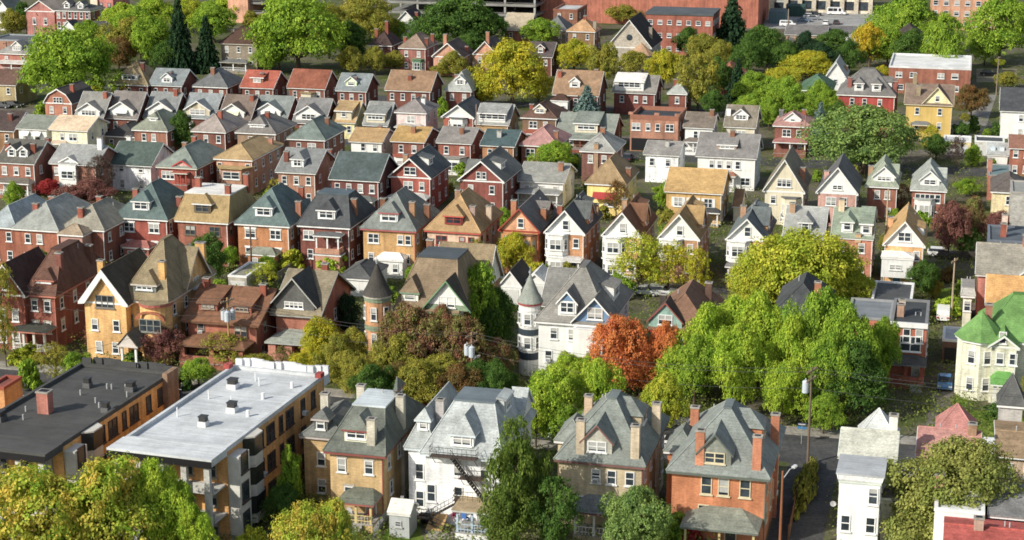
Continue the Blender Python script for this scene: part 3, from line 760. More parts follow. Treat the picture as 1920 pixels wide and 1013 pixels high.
def parking_deck(label, t, xl, yb, xr, d, nlev):
    A = at(t, xl, yb); q = (px(t, xr, 0)[0] - CX) / F
    w = (A.x - q * depth_of(A)) / (q * U.y * CT - U.x)
    C = A + U * w / 2 + V * d / 2
    r = empty('parking_deck', C, -YAW, label, 'parking deck', ROWS[0])
    s = MB(); rl = MB()
    for i in range(nlev):
        z = 2.9 + i * 3.1
        s.box(-w / 2, w / 2, -d / 2, d / 2, z, z + .35)
        rl.box(-w / 2, w / 2, -d / 2 - .1, -d / 2 - .003, z - .2, z + .5); rl.box(-w / 2, w / 2, -d / 2 - .08, -d / 2 - .03, z + .9, z + 1.0)
        rl.box(w / 2 + .003, w / 2 + .1, -d / 2, d / 2, z - .2, z + .5)
    s.build('deck_slab', m_flat((.25, .25, .24)), r); rl.build('barrier', m_flat((.26, .255, .24)), r)
    n = int(w / 8)
    for k in range(n + 1):
        x = -w / 2 + .4 + k * (w - .8) / n
        for y in (-d / 2 + .5, 0): c = MB(); c.box(x - .3, x + .3, y - .3, y + .3, 0, 2.9 + (nlev - 1) * 3.1 - .003); c.build('column', m_flat((.36, .35, .33)), r)
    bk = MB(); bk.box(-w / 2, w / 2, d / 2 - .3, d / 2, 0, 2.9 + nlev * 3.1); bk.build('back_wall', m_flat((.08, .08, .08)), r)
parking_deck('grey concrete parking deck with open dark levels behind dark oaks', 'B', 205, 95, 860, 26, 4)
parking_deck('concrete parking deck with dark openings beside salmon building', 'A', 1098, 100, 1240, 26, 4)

# ---- upper street bungalows
def bung(label, t, xl, yl, xr, ay, rc, dw, df=0., wall=DBK, dwall=W, h=3.6, kind='g', win='t', awn=None, ch=(), d=9.5, ww=2.6, hw=2.0, b0=.5, drc=None, fw=None):
    b = house('bungalow', label, t, xl, yl, xr, h, d, 'gs', ay, wall, rc, group=g2, cat='bungalow', ch=ch, fw=fw or [[-.5, .5]], rw=[2])
    w = dw * b.w
    b.dormer('f', df * b.w / 2, w, hw if kind != 'g' else 1.45, b0, kind, wall=dwall, rc=drc or rc, win=win, ww=ww, wh=1.15, pitch=.62, ov=.4)
    if awn:
        P, rz = b.frame('f'); zz = b.h + .1 + b.slope['f'] * b0 + 1.35
        m = MB(); a = df * b.w / 2
        m.face([P(a - 1.5, b0 - .95, zz - .75), P(a + 1.5, b0 - .95, zz - .75), P(a + 1.5, b0 - .02, zz), P(a - 1.5, b0 - .02, zz)])
        m.face([P(a - 1.5, b0 - .95, zz - .75), P(a - 1.5, b0 - .02, zz), P(a - 1.5, b0 - .02, zz - .75)]); m.face([P(a + 1.5, b0 - .95, zz - .75), P(a + 1.5, b0 - .02, zz - .75), P(a + 1.5, b0 - .02, zz)])
        m.build('awning', m_paint(awn), b.root)
    return b
b = house('gambrel_house', 'brick barn roofed house with white curved gable trim beside big maple', 'A', 190, 455, 318, 4.6, 11, 'gf', 393, (.33, .12, .075), (.06, .055, .055), group=g2, fw=[2], rw=[2], ch=[(.6, -.4, 2.0)], profile=[(-1, 0), (-.62, .62), (0, 1), (.62, .62), (1, 0)], oh=.3)
put_window(b.root, (0, b.y0 - .02, 4.6), 0, 2.2, 1.3, 't')
bung('bungalow with grey roof and white gabled dormer with four small windows beside barn roofed house', 'A', 325, 525, 455, 407, (.16, .165, .165), .85, -.02, ch=[(.75, -.2, 1.8)], win='q', ww=3.2)
bung('bungalow with brown grey roof, white dormer with awning and striped porch awning', 'A', 467, 522, 608, 405, (.15, .14, .14), .82, -.05, ch=[(-.6, .3, 1.8)], awn=(.7, .7, .68))
bung('bungalow with grey roof and plain white gabled dormer behind the utility pole', 'A', 632, 520, 770, 408, (.15, .165, .175), .85, .05, ch=[(.7, -.1, 2)], win='t')
bung('bungalow with blue grey roof and beige gabled dormer with one wide window', 'A', 802, 520, 948, 413, (.155, .18, .2), .82, -.05, dwall=(.42, .38, .28), win='t', ww=3.4)
bung('bungalow with brown roof and white dormer shaded by a pale yellow awning', 'A', 962, 530, 1108, 420, (.115, .092, .082), .78, -.12, ch=[(.8, -.2, 1.6)], awn=(.72, .68, .48))
bung('bungalow with green grey roof and white dormer shaded by a white awning', 'A', 1118, 525, 1270, 424, (.145, .17, .175), .76, -.1, awn=(.72, .72, .7))
bung('bungalow with slate roof and wide white dormer next to the tan roof bungalow', 'A', 1292, 542, 1440, 434, (.145, .15, .16), .86, -.05, ch=[(-.3, -.6, 2.2, BRB)], win='t', ww=3)
bung('bungalow with tan roof, pale yellow gable end and cream shed dormer', 'B', -45, 540, 62, 446, (.3, .21, .11), .75, 0, wall=(.55, .5, .22), dwall=CR, kind='s', win='s', ww=1)
bung('bungalow with pale grey roof and wide cream shed dormer with four windows', 'B', 92, 553, 205, 450, (.17, .185, .19), .85, 0, wall=(.15, .15, .16), dwall=CR, kind='s', win='q', ww=3.4, h=3.2)
b = house('pink_house', 'two storey pale pink house with grey hipped roof and white chimney', 'B', 232, 496, 378, 6, 9, 'hip', 438, (.47, .36, .36), (.16, .15, .155), group=g2, ch=[(.5, -.1, 1.6, W)], fw=[[0], [(-.0, 'd')]], rw=[2, 2])
b.porch(-.9, .9, 2, 3, rc=(.3, .3, .3), wall=W)
b = house('white_house', 'white front gabled house with dark slate roof and white bay windows', 'B', 440, 518, 588, 5.2, 11, 'gf', 464, RB, (.06, .07, .08), group=g2, gcol=W, fw=[2], rw=[2])
b.bay('f', .05, 3.8, 0, 5, 1.1, W, SL)
bung('bungalow with wide pale grey roof, white shed dormer and tan porch roof', 'B', 588, 548, 742, 460, (.2, .215, .22), .86, 0, wall=(.3, .2, .1), dwall=W, kind='s', win='q', ww=5.4, hw=1.9, h=4.2, drc=(.22, .235, .24)).porch(-.95, .95, 2.2, 2.9, rc=(.3, .2, .1))
b = house('brown_house', 'brown brick foursquare with chocolate hipped roof and small white dormer', 'B', 790, 520, 956, 6, 9.5, 'hip', 452, (.17, .1, .06), (.085, .05, .042), group=g2, ch=[(-.85, .3, 1.4)], fw=[2, [(-.35, 'd'), (.4, 's')]], rw=[2, 2], dorm=[D_(w=2.4, hw=1.0, b0=1.2, wall=CR, win='d', ww=1.7)])
b.porch(-.9, .9, 2.2, 2.9, rc=(.2, .06, .04))
bung('bungalow with very wide moss grey roof, white dormer and deep brick porch', 'B', 947, 592, 1205, 502, (.15, .175, .165), .42, .05, wall=(.2, .08, .05), dwall=CR, kind='s', win='t', ww=3.6, d=11, ch=[(-.85, .5, 1.8, W), (.5, -.85, 1.8, RB)], h=3.4).porch(-.6, .9, 2.4, 2.7, rc=(.15, .175, .165), ncol=4, col=None, wall=RB)
b = house('flat_brick_shop', 'flat roofed brown brick block with stepped parapet and open garage below', 'B', 1268, 528, 1500, 6.6, 11, 'flat', None, (.3, .13, .085), (.055, .065, .075), rise=.9, group=g2, cat='flats', fw=[[], [(-.75, 'd'), -.25, .15, (.65, 'd')]], rw=[2, 2], trim=(.3, .13, .085))
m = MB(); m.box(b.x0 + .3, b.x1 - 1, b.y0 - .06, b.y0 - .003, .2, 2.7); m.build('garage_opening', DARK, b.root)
for f in (-.98, .1, .95): m = MB(); x = f * b.w / 2; m.box(x - .5, x + .5, b.y0 - .1, b.y0 + .5, 6.6 + .91, 6.6 + 1.4); m.build('parapet_step', m_brick((.3, .13, .085)), b.root)
house('white_house', 'white house with brown shingle roof and porch beside the brick shop block', 'C', 0, 563, 138, 5.4, 9, 'gs', 497, W, (.14, .12, .105), group=g2, ch=[(.8, -.2, 1.8, BRB)], fw=[[(-.2, 's'), (.5, 'd')]], rw=[2]).porch(-.95, .4, 2, 2.6, rc=(.14, .12, .11))
house('cream_house', 'cream house with taupe side gabled roof and white gabled triple dormer', 'C', 180, 560, 325, 5.2, 9.5, 'gs', 466, CR, (.165, .15, .125), group=g2, ch=[(-.92, -.5, 2.0, W)], fw=[[(0, 't')]], rw=[2], dorm=[D_(w=2.9, f=0, hw=1.2, win='t', ww=2.1, wall=W, b0=1.6)])
b = house('brick_house', 'dark brick foursquare with dusty pink roof and white porch gable', 'C', 397, 556, 570, 6, 9, 'hip', 497, (.18, .06, .045), (.27, .15, .145), group=g2, ch=[(-.8, .3, 2.2, SL), (.5, .5, 1.4)], fw=[[0.5], [(-.3, 'd'), .4]], rw=[2, 2], dorm=[D_(w=3.2, hw=.7, b0=1.2, wall=W, win='w', ww=1, wh=.5)])
b.porch(-.95, .9, 2.4, 2.9, rc=(.3, .13, .125), ncol=3, open_=False)

# ---- upper middle row
house('dark_house', 'house with dark brown shingle roof at the picture edge below black cars', 'A', -70, 575, 62, 5, 10, 'gs', 492, (.22, .11, .05), (.06, .045, .045), group=g3, ch=[(.4, -.5, 2, DBK)], fw=[2], rw=[2])
b = house('white_house', 'white house with moss grey gabled roof and curved white awnings', 'A', 68, 568, 208, 5.8, 9, 'gs', 510, W, (.14, .16, .145), group=g3, fw=[2, []], rw=[2, 2])
for f in (-.5, .35):
    m = MB(); x = f * b.w / 2; m.sheet([(x - .9, b.y0 - 1, 4.5), (x + .9, b.y0 - 1, 4.5), (x + .9, b.y0 - .01, 5.3), (x - .9, b.y0 - .01, 5.3)], .06); m.build('awning', m_paint((.7, .7, .68)), b.root); put_window(b.root, (x, b.y0 - .01, 3.3), 0, 1.3, 1.6)
b = house('cream_house', 'cream stucco house with beige gabled roof and two storey front', 'A', 214, 572, 388, 6, 9, 'gs', 513, (.64, .58, .42), (.43, .34, .25), group=g3, fw=[[(.35, 'd')], [(-.4, 's'), (.2, 'd')]], rw=[2, 2])
b.porch(-.98, -.1, 1.2, 3.1, rc=(.4, .33, .26), ncol=2, wall=CR)
house('low_black_roof_house', 'low house with black hipped roof tucked behind the white chimney house', 'A', 445, 600, 600, 3.6, 10, 'hip', 548, (.2, .16, .14), (.045, .045, .047), group=g3, fw=[2], rw=[2])
house('brick_house', 'brick foursquare with moss green hipped roof behind the round dark tree', 'A', 580, 574, 742, 6, 10, 'hip', 492, (.23, .09, .06), (.155, .175, .145), group=g3, fw=[[], [-.4, .2]], rw=[2, 2], dorm=[D_(w=1.8, hw=.8, b0=2.0, kind='h', wall=W)])
house('brick_house', 'brick house with mauve grey hipped roof and brick chimney beside round tree', 'A', 842, 580, 1000, 6, 11, 'hip', 505, (.17, .06, .045), (.21, .185, .18), group=g3, ch=[(.3, -.35, 2.2, RB)], fw=[[], [-.2, .6]], rw=[3, 3])
house('brick_house', 'tan brick house with warm grey hipped roof and long low dormer', 'A', 1037, 586, 1222, 6, 11, 'hip', 508, (.27, .17, .11), (.15, .145, .145), group=g3, ch=[(.2, -.2, 1.6)], fw=[[], [-.3, .5]], rw=[3, 3], dorm=[D_(w=3.2, hw=.95, b0=1.2, kind='h', win='q', ww=2.6, wh=.6, wall=W)])
house('brick_house', 'dark brick house with sage green hipped roof and double front window', 'A', 1267, 614, 1440, 6, 12, 'hip', 530, (.15, .055, .04), (.13, .17, .165), group=g3, ch=[(.5, .2, 1.8, BRB)], fw=[[], [-.45, (.3, 'd')]], rw=[3, 3])
house('white_house', 'small white house with tan shingle roof behind a round bush', 'B', 30, 625, 182, 5.5, 8.5, 'gs', 567, W, (.27, .18, .09), group=g3, ch=[(.4, .2, 1.0, BRB)], fw=[[], [-.2, .6]], rw=[2, 2])
b = house('brick_house', 'brick house with golden tan roof, white enclosed porch and red awnings', 'B', 214, 624, 370, 6, 10, 'gs', 560, (.17, .06, .045), (.29, .19, .075), group=g3, ch=[(.1, -.45, 1.8, BRB)], fw=[[], [-.45, .4]], rw=[2, 2])
b.bay('f', -.2, 4.4, 0, 3.2, 1.8, W, RED)
b = house('brick_house', 'red brick house with grey gabled roof and white sunroom annex', 'B', 417, 630, 577, 6, 10, 'gs', 562, (.23, .065, .045), (.16, .155, .155), group=g3, ch=[(.25, -.45, 1.8, BRB)], fw=[[], [-.5, .5]], rw=[2, 2])
b.bay('f', 0, 5, 0, 3.2, 1.8, W, (.2, .2, .2))
b = house('brick_house', 'orange brown brick house with dark teal roof and white side porch', 'B', 612, 642, 768, 6, 10, 'gs', 574, (.27, .12, .055), (.045, .075, .085), group=g3, ch=[(-.1, -.5, 1.6, (.3, .3, .3))], fw=[[], [-.5, .5]], rw=[2, 2])
b.bay('f', .5, 3, 0, 3.1, 1.4, W, SL)
house('brick_house', 'brick house with weathered pink hipped roof and white trimmed window', 'B', 785, 642, 962, 5.8, 11, 'hip', 564, (.2, .065, .05), (.3, .165, .165), group=g3, ch=[(.75, -.4, 2, BRB)], fw=[[], [(-.5, 'd'), .5]], rw=[2, 2])
house('brick_house', 'dark brick house with pale grey hipped roof beside dense round green tree', 'B', 1052, 668, 1215, 6, 10, 'hip', 594, (.15, .06, .05), (.215, .225, .225), group=g3, ch=[(.0, -.05, 1.4, BRB), (-.1, -.98, 1.5, TB)], fw=[[], [-.45, .4]], rw=[2, 2])
house('white_house', 'white house with grey gabled roof beside the big white side gabled house', 'B', 1335, 682, 1498, 5.4, 9, 'gs', 624, (.72, .7, .63), (.17, .17, .17), group=g3, ch=[(.2, -.4, 1.4, (.3, .3, .3))], fw=[[-.6, .4]], rw=[2])
b = house('white_house', 'large white house with wide slate grey roof and tiny shed dormer', 'C', 55, 690, 328, 6.2, 10, 'gs', 590, W, (.165, .165, .17), group=g3, ch=[(.1, -.1, 1.4, BRB)], fw=[[(.7, 'd')], [-.5, -.22, .1, .42]], rw=[2, 2], dorm=[D_(w=3.4, f=0, hw=.9, b0=1.7, kind='s', win='t', ww=2.6, wh=.6, wall=(.3, .2, .15))])
b.porch(-.2, .35, 1.8, 2.8, rc=(.22, .1, .07))
# ---- middle row
b = house('brick_house', 'brick house with dark gabled roof and two white gabled dormers between brick chimneys', 'A', -20, 718, 152, 6.2, 10, 'gs', 618, (.24, .09, .06), (.085, .085, .08), group=g4, ch=[(-.75, -.55, 2.2, RB), (.72, -.55, 2.4, RB), (.9, .3, 1.6)], fw=[3, 3], rw=[2, 2], dorm=[D_(w=1.7, f=-.35, hw=1.5, b0=1.3, wall=W), D_(w=1.7, f=.3, hw=1.5, b0=1.3, wall=W)], oh=.35)
b.porch(-.98, .98, 2.4, 2.8, rc=(.12, .11, .1))
b = house('white_house', 'white and brick house with pale grey roof, small gable and white chimney', 'A', 214, 722, 425, 6, 9.5, 'gs', 640, (.25, .1, .07), (.2, .215, .225), group=g4, ch=[(.85, -.2, 3.2, W)], fw=[[-.7], [(-.7, 'd')]], rw=[2, 2])
b.dormer('f', -.1 * b.w, .42 * b.w, .1, .35, 'g', wall=W, win=None, pitch=.55); Block(b.root, -.1 * b.w, -b.d / 2 - .45, .4 * b.w, .85, 5.9, 'flat', .05, W, LG); put_window(b.root, (-.1 * b.w, -b.d / 2 - .89, 3.4), 0, 2.4, 1.4, 'd'); put_window(b.root, (-.1 * b.w, -b.d / 2 - .89, .6), 0, 2.4, 1.4, 'd')
b = house('white_house', 'white stucco house with dark green gabled roof behind the bare purple tree', 'A', 474, 726, 672, 5.0, 10, 'gs', 628, (.74, .72, .7), (.055, .08, .075), group=g4, fw=[2, 2], rw=[2, 2], ch=[(-.9, .4, 2.6, W)], oh=.6)
b = house('brick_house', 'red brick house with grey green hipped roof and decorated red front gable', 'A', 687, 738, 872, 6, 14, 'hip', 648, (.26, .06, .045), (.145, .175, .165), group=g4, ch=[(-.75, .4, 2.2, BRB), (-.4, .6, 2.2)], fw=[[(-.5, 'd')], [(-.5, 't')]], rw=[3, 3], trim=(.6, .58, .5))
b.dormer('f', .15 * b.w, .46 * b.w, .1, .3, 'g', wall=(.6, .3, .27), win=None, pitch=.6, trim=(.5, .06, .06))
b.porch(-.1, .6, .9, 5.0, rise=.2, rc=RED, base=2.9, kind='flat', col=(.4, .08, .06))
b = house('brick_house', 'large orange brick house with tan hipped roof and glazed sunroom bay', 'A', 942, 702, 1118, 6.6, 15, 'hip', 634, (.36, .17, .105), (.265, .19, .1), group=g4, ch=[(.75, .6, 1.4, (.35, .14, .1))], fw=[[], [-.8, .8]], rw=[4, 4])
b.bay('f', .1, 6.5, 0, 5.2, 2.2, (.36, .17, .105), (.27, .2, .1), rows=2)
b = house('brick_house', 'brick house with grey gabled roof and white hooded dormer by a thin pole', 'A', 1217, 760, 1398, 6.2, 11, 'gs', 657, (.3, .14, .09), (.15, .165, .175), group=g4, ch=[(-.75, -.6, 2.6, DBK), (.95, .6, 1.6)], fw=[3, 3], rw=[2, 2], dorm=[D_(w=2.3, f=0, hw=1.7, b0=1.2, kind='h', win='d', wall=W)])
b = house('brick_house', 'dark brick house with broad dark teal gabled roof and white eave board', 'B', -58, 792, 168, 6.2, 11, 'gs', 676, (.15, .045, .04), (.05, .07, .075), group=g4, fw=[4, 4], rw=[3, 3])
b.porch(-.98, .9, 2.4, 2.8, rc=(.12, .14, .14), ncol=4)
b = house('brick_house', 'red brick front gabled house with dark teal roof and white porch', 'B', 205, 782, 398, 6.2, 12, 'gf', 700, (.26, .055, .04), (.07, .085, .095), group=g4, ch=[(-.85, .2, 2.4, TB)], fw=[[], [(-.1, 'd'), .6]], rw=[3, 3], dorm=[D_(s='r', w=2.6, f=-.2, hw=1.3, b0=1.6, kind='s', wall=W)], gcol=None)
put_window(b.root, (0, b.y0 - .02, 6.6), 0, 2.2, 1.4, 'd'); b.porch(-.95, .98, 2.4, 2.8, rc=(.3, .32, .33), ncol=4)
b = house('brick_house', 'dark brick house with grey cross gabled roof and small round window', 'B', 512, 798, 722, 6.2, 13, 'gf', 712, (.2, .05, .042), (.11, .12, .125), group=g4, fw=[2, 2], rw=[3, 3], dorm=[D_(s='r', w=3, f=-.25, hw=1.2, b0=1.6, kind='s', wall=W), D_(s='l', w=5, f=0, hw=.1, b0=.3, kind='g', wall=DBK, win=None)])
put_window(b.root, (-.5, b.y0 - .02, 6.5), 0, .8, 1.3); put_window(b.root, (.5, b.y0 - .02, 6.5), 0, .8, 1.3)
b = house('white_house', 'low white house with wide pale grey gabled roof and columned porch', 'B', 777, 800, 988, 4.6, 10, 'gs', 720, (.55, .55, .55), (.19, .2, .195), group=g4, ch=[(.75, -.4, 2.2, BRB)], fw=[3], rw=[2])
b.porch(-.95, .95, 3, 2.9, rc=(.19, .2, .2), ncol=4, rise=.5)
b = house('yellow_house', 'yellow house with brown hipped roof and red awning over its window', 'B', 1075, 812, 1262, 5.6, 12, 'hip', 702, (.66, .47, .12), (.21, .15, .085), group=g4, ch=[(.95, -.2, 2, BRB)], fw=[1, []], rw=[2, 2])
m = MB(); m.sheet([(-2.2, b.y0 - 1.3, 3.2), (2, b.y0 - 1.3, 3.2), (2, b.y0 - .01, 4.1), (-2.2, b.y0 - .01, 4.1)], .1); m.build('awning', m_paint((.35, .05, .05)), b.root)
put_window(b.root, (.8, b.y0 - .01, 1.6), 0, 1.2, 1.6)
b = house('yellow_brick_house', 'broad ochre brick house with tan side gabled roof and shuttered windows', 'F', -84, 48, 178, 5.6, 11, 'gs', -52, (.42, .25, .075), (.36, .235, .1), group=g4, fw=[[], []], rw=[3, 3], oh=.4)
for f in (-.55, 0, .55):
    put_window(b.root, (f * b.w / 2, b.y0 - .01, 3.0), 0, 1.5, 1.6, 'd'); m = MB(); x = f * b.w / 2
    for s in (-1, 1): m.box(x + s * .95 - .2, x + s * .95 + .2, b.y0 - .06, b.y0 - .004, 3.0, 4.6)
    m.build('shutter', m_paint(W), b.root)
b.porch(-.3, .98, 1.6, 2.4, rc=(.05, .055, .06), wall=(.42, .25, .075), base=.2)
b = house('cream_house', 'cream front gabled house with taupe roof and projecting white bay', 'F', 352, 48, 542, 5.8, 12, 'gf', -92, CR, (.17, .155, .12), group=g4, ch=[(.85, -.3, 3, (.33, .14, .08))], fw=[1, [-.55]], rw=[3, 3])
put_window(b.root, (0, b.y0 - .02, 6.6), 0, 2.4, 1.4, 't'); b.bay('f', .4, 3, 0, 4.8, 1.0, CR, SL)
b = house('pink_brick_house', 'pale pink brick house with slate roof and white shield gable', 'F', 588, 55, 778, 5.8, 12, 'gf', -58, (.45, .24, .21), (.1, .105, .115), group=g4, fw=[2, [(-.3, 'd'), .4]], rw=[3, 3], gcol=W, ch=[(-.7, -.3, 1.6, (.45, .24, .21))])
put_window(b.root, (0, b.y0 - .04, 6.4), 0, 1.6, .8, 'd')
b = house('brick_house', 'red and white house with sage green hipped roof behind purple street tree', 'F', 806, 26, 958, 5.8, 11, 'hip', -84, (.26, .09, .06), (.2, .235, .195), group=g4, ch=[(.9, 0, 2, (.45, .24, .2)), (-.95, .2, 2, TB)], fw=[2, [(-.3, 's'), .4]], rw=[3, 3], dorm=[D_(w=3.6, f=.1, hw=1.0, b0=.6, kind='g', win='t', ww=2.2, wall=W, pitch=.9), D_(s='r', w=3, hw=1, b0=.5, wall=W)])
b = house('brick_house', 'brick house with pale mint grey cross gabled roof and white front dormer', 'F', 1005, 42, 1172, 5.8, 11, 'hip', -70, (.28, .09, .06), (.24, .27, .265), group=g4, fw=[2, [(-.2, 'q'), .6]], rw=[3, 3], dorm=[D_(w=3.2, f=.05, hw=1.1, b0=.6, kind='g', win='d', wall=W, pitch=.9), D_(s='r', w=3, hw=1, b0=.5, wall=W)])
b.bay('f', -.2, 3.4, 0, 4.2, .9, W, LG)

# ---- tall brick houses above the alley
n5 = D_(near=True)
b = house('brick_rowhouse', 'brick row end with faded blue hipped roof and pink awnings at picture edge', 'D', -70, 205, 72, 6.6, 13, 'hip', 112, (.26, .075, .045), (.2, .24, .27), group=g5, fw=[2, 2], rw=[3, 3])
b = house('brick_duplex', 'brick duplex with wide pale blue and grey green roof in two tones', 'D', 46, 214, 260, 6.6, 14, 'hip', 96, (.27, .085, .05), (.2, .22, .22), group=g5, fw=[2, [-.4, .15]], rw=[3, 3], ch=[(-.35, -.6, 1.4), (-.3, .1, 1.2)])
b = house('brick_duplex', 'brick duplex with taupe hipped roof and projecting pale pink sleeping porch', 'D', 264, 212, 462, 6.6, 12, 'hip', 108, (.2, .065, .045), (.19, .185, .16), group=g5, fw=[1, []], rw=[3, 3], ch=[(-.2, .2, 1.4), (-.3, -.75, 2)], near=True)
x = Block(b.root, -.08 * b.w, -b.d / 2 - 1.5, 3.6, 3, 6.4, 'hip', 1.3, PKW, (.2, .16, .12), oh=.4, z0=3.2, near=True)
x.windows('f', [[], [(0, 't')]], h=.8, sill=1.3); m = MB()
for sx in (-1.6, 1.6): m.box(-.08 * b.w + sx - .15, -.08 * b.w + sx + .15, -b.d / 2 - 2.9, -b.d / 2 - 2.6, 0, 3.198)
m.build('post', m_wood((.25, .12, .08)), b.root)
Block(b.root, -.42 * b.w, -b.d / 2 - 1.6, 2.8, 3.1, 3.2, 'hip', .5, W, (.5, .5, .5), oh=.2, near=True).windows('f', [[(0, 'd')]])
L5 = STONE
def rear_porch(b, fa, fb, h=3, rc=None, wall=RB, dep=2.4, kind='hip'):
    w = (fb - fa) * b.w / 2; cx = (fa + fb) / 2 * b.w / 2
    x = Block(b.root, cx, b.y0 - dep / 2, w, dep, h, 'hip', .8, wall, rc or b.rc, oh=.25, near=True, top=(w * .6, 0.02)); x.y0_ = x.y0
    x.windows('f', [[(-.45, 's'), (.45, 's')]], h=1.4, sill=.9)
    return x
b = house('brick_house', 'red brick house with steep dark teal hipped roof and white paired windows', 'D', 498, 164, 742, 7, 12, 'hip', 12, (.29, .06, .045), TL, group=g5, ch=[(-.85, .0, 3.2, (.26, .07, .05)), (.99, -.1, 3.0, (.26, .07, .05))], fw=[[-.5, .5], [(-.5, 'd'), (.5, 'd')]], rw=[4, 4], dorm=[D_(w=2.8, f=-.05, hw=1.7, b0=1.0, kind='h', win='d', wall=W, ww=2.2)], lintel=WHITE, **n5)
rear_porch(b, -.5, .5, 2.9, (.25, .1, .09), (.3, .1, .08))
b = house('brick_house', 'brick house with tan mansard roof topped by a bright white flat deck', 'D', 770, 178, 1010, 7, 12, 'hip', 62, (.27, .085, .055), (.27, .2, .1), rise=None, group=g5, ch=[(-.8, .1, 2.6, RB), (.8, -.5, 2.4, RB), (.9, .6, 3.2, RB)], fw=[[-.5, .5], [(-.5, 'd'), (.5, 'd')]], rw=[4, 4], dorm=[D_(w=2.8, f=-.02, hw=1.7, b0=.9, kind='h', win='d', wall=(.15, .11, .07), ww=2.2)], top=(7.4, 7), deckc=(.75, .73, .68), win=(.15, .13, .1), **n5)
rear_porch(b, -.6, .2, 2.8, (.13, .13, .13), (.2, .08, .05))
b = house('brick_house', 'orange brown brick house with dark teal hipped roof and tall white windows', 'D', 1035, 192, 1282, 7, 12.5, 'hip', 36, (.35, .135, .05), TL, group=g5, ch=[(.99, -.2, 3.4, (.26, .1, .06)), (.6, .7, 2.4)], fw=[[-.6, .6], [(-.5, 'd'), (.5, 'd')]], rw=[4, 4], dorm=[D_(w=2.8, f=.0, hw=1.7, b0=1.0, kind='h', win='d', wall=W, ww=2.2)], lintel=WHITE, **n5)
x = rear_porch(b, -.4, .65, 2.9, (.18, .2, .17), (.3, .12, .05))
b = house('brick_house', 'dark red brick house with charcoal mansard roof and upstairs porch', 'D', 1312, 200, 1550, 7, 12, 'hip', 62, (.17, .05, .04), (.055, .062, .07), group=g5, ch=[(.9, -.3, 2.6, BRB), (-.9, .4, 2.4)], fw=[[-.6, .5], [(-.65, 'd'), .6]], rw=[4, 4], dorm=[D_(w=2.8, f=.05, hw=1.7, b0=1.0, kind='h', win='d', wall=W, ww=2.2)], top=(5, 3.5), deckc=(.1, .13, .15), **n5)
b.porch(-.2, .8, 2.2, 5.9, rise=.3, rc=SL, base=3.1, open_=False, wall=(.42, .2, .13)); b.porch(-.2, .8, 2.0, 2.9, rise=.1, rc=SL, ncol=2, base=.2, kind='flat', rail=False)
b = house('brick_house', 'yellow brick house with grey hipped roof, red eave line and white dormer', 'E', 80, 214, 332, 7, 12.5, 'hip', 56, (.44, .25, .085), (.125, .145, .145), group=g5, ch=[(.7, -.5, 3.0, (.35, .18, .09)), (1.0, .1, 3.2, BRB), (-.85, .3, 2.6, BRB)], fw=[[-.7, .7], [(-.6, 'd'), .45, .75]], rw=[4, 4], dorm=[D_(w=2.8, f=-.02, hw=1.7, b0=.9, kind='h', win='d', wall=W, ww=2.3)], trim=(.4, .12, .12), **n5)
rear_porch(b, -.3, .7, 2.9, (.6, .58, .55), W)
b = house('brick_house', 'pale pinkish brick house with tall tan hipped roof and dark red dormer', 'E', 364, 222, 618, 7, 13, 'hip', 62, (.52, .36, .26), (.25, .165, .085), group=g5, ch=[(.98, .0, 3.2, (.4, .3, .22)), (-.6, .8, 2.8, TB), (.6, -.6, 1.8, (.3, .2, .18))], fw=[[-.5, .5], [(-.45, 'd'), .35, .7]], rw=[4, 4], dorm=[D_(w=2.8, f=.0, hw=1.6, b0=.8, kind='h', win='d', wall=(.22, .04, .035), ww=2.4)], trim=(.5, .1, .08), win=(.3, .06, .05), **n5)
rear_porch(b, -.2, .8, 2.7, (.28, .06, .06), (.45, .3, .22))
# front gabled houses
b = house('brick_house', 'orange brick house with salmon front gable edged in red boards', 'E', 692, 222, 880, 6.8, 13, 'gf', 124, (.42, .17, .06), (.11, .105, .105), group=g5, gcol=(.55, .25, .13), trim=(.33, .06, .04), ch=[(-.75, -.2, 3.4, (.36, .13, .06)), (.9, -.2, 2.6, (.36, .13, .06))], fw=[1, [-.7]], rw=[4, 4], dorm=[D_(s='r', w=4, f=.2, hw=1.0, b0=.4, wall=BRB)], win=(.5, .35, .15), **n5)
put_window(b.root, (0.2, b.y0 - .02, 7.3), 0, 1.0, 1.5, 's'); b.bay('f', .35, 3.2, 3.2, 6.2, .8, ORG, BR)
def gabled(label, t, xl, yl, xr, ay, wall, rc, fl, **k):
    b = house('brick_house', label, t, xl, yl, xr, 6.8, 13, 'gf', ay, wall, rc, group=g5, gcol=W, fw=[[.5], [.62]], rw=[3, 4], near=True, **k)
    b.bay('f', -.45, 3.6, 3.4, 6.6, .9, W, W); put_window(b.root, (.1, b.y0 - .03, 7.3), 0, 1.0, 1.5)
    b.dormer('r', -.05 * b.d, 4.2, 1.2, .45, 'g', wall=wall, rc=rc, win='d', ww=1.7, pitch=1.0); b.dormer('r', .33 * b.d, 2.2, 1.3, 1.4, 's', wall=W, rc=rc)
    if fl: b.bay('f', -.45, 3.4, 0, 3.1, .8, W, W); b.porch(.0, .98, 2.2, 2.9, rise=.4, rc=(.4, .41, .42), ncol=2)
    return b
gabled('brick house with white front gable, grey roof and white two storey bay', 'E', 895, 232, 1080, 132, (.42, .19, .085), (.075, .085, .09), True, ch=[(-.85, .1, 2.4, RB), (.9, .7, 2, TB)])
gabled('brick house with white front gable, chocolate roof and small iron balcony', 'E', 1150, 245, 1332, 142, (.42, .2, .095), (.13, .065, .04), True, ch=[(-.5, .4, 2.2, TB), (.9, -.1, 2.2, (.4, .2, .1))])
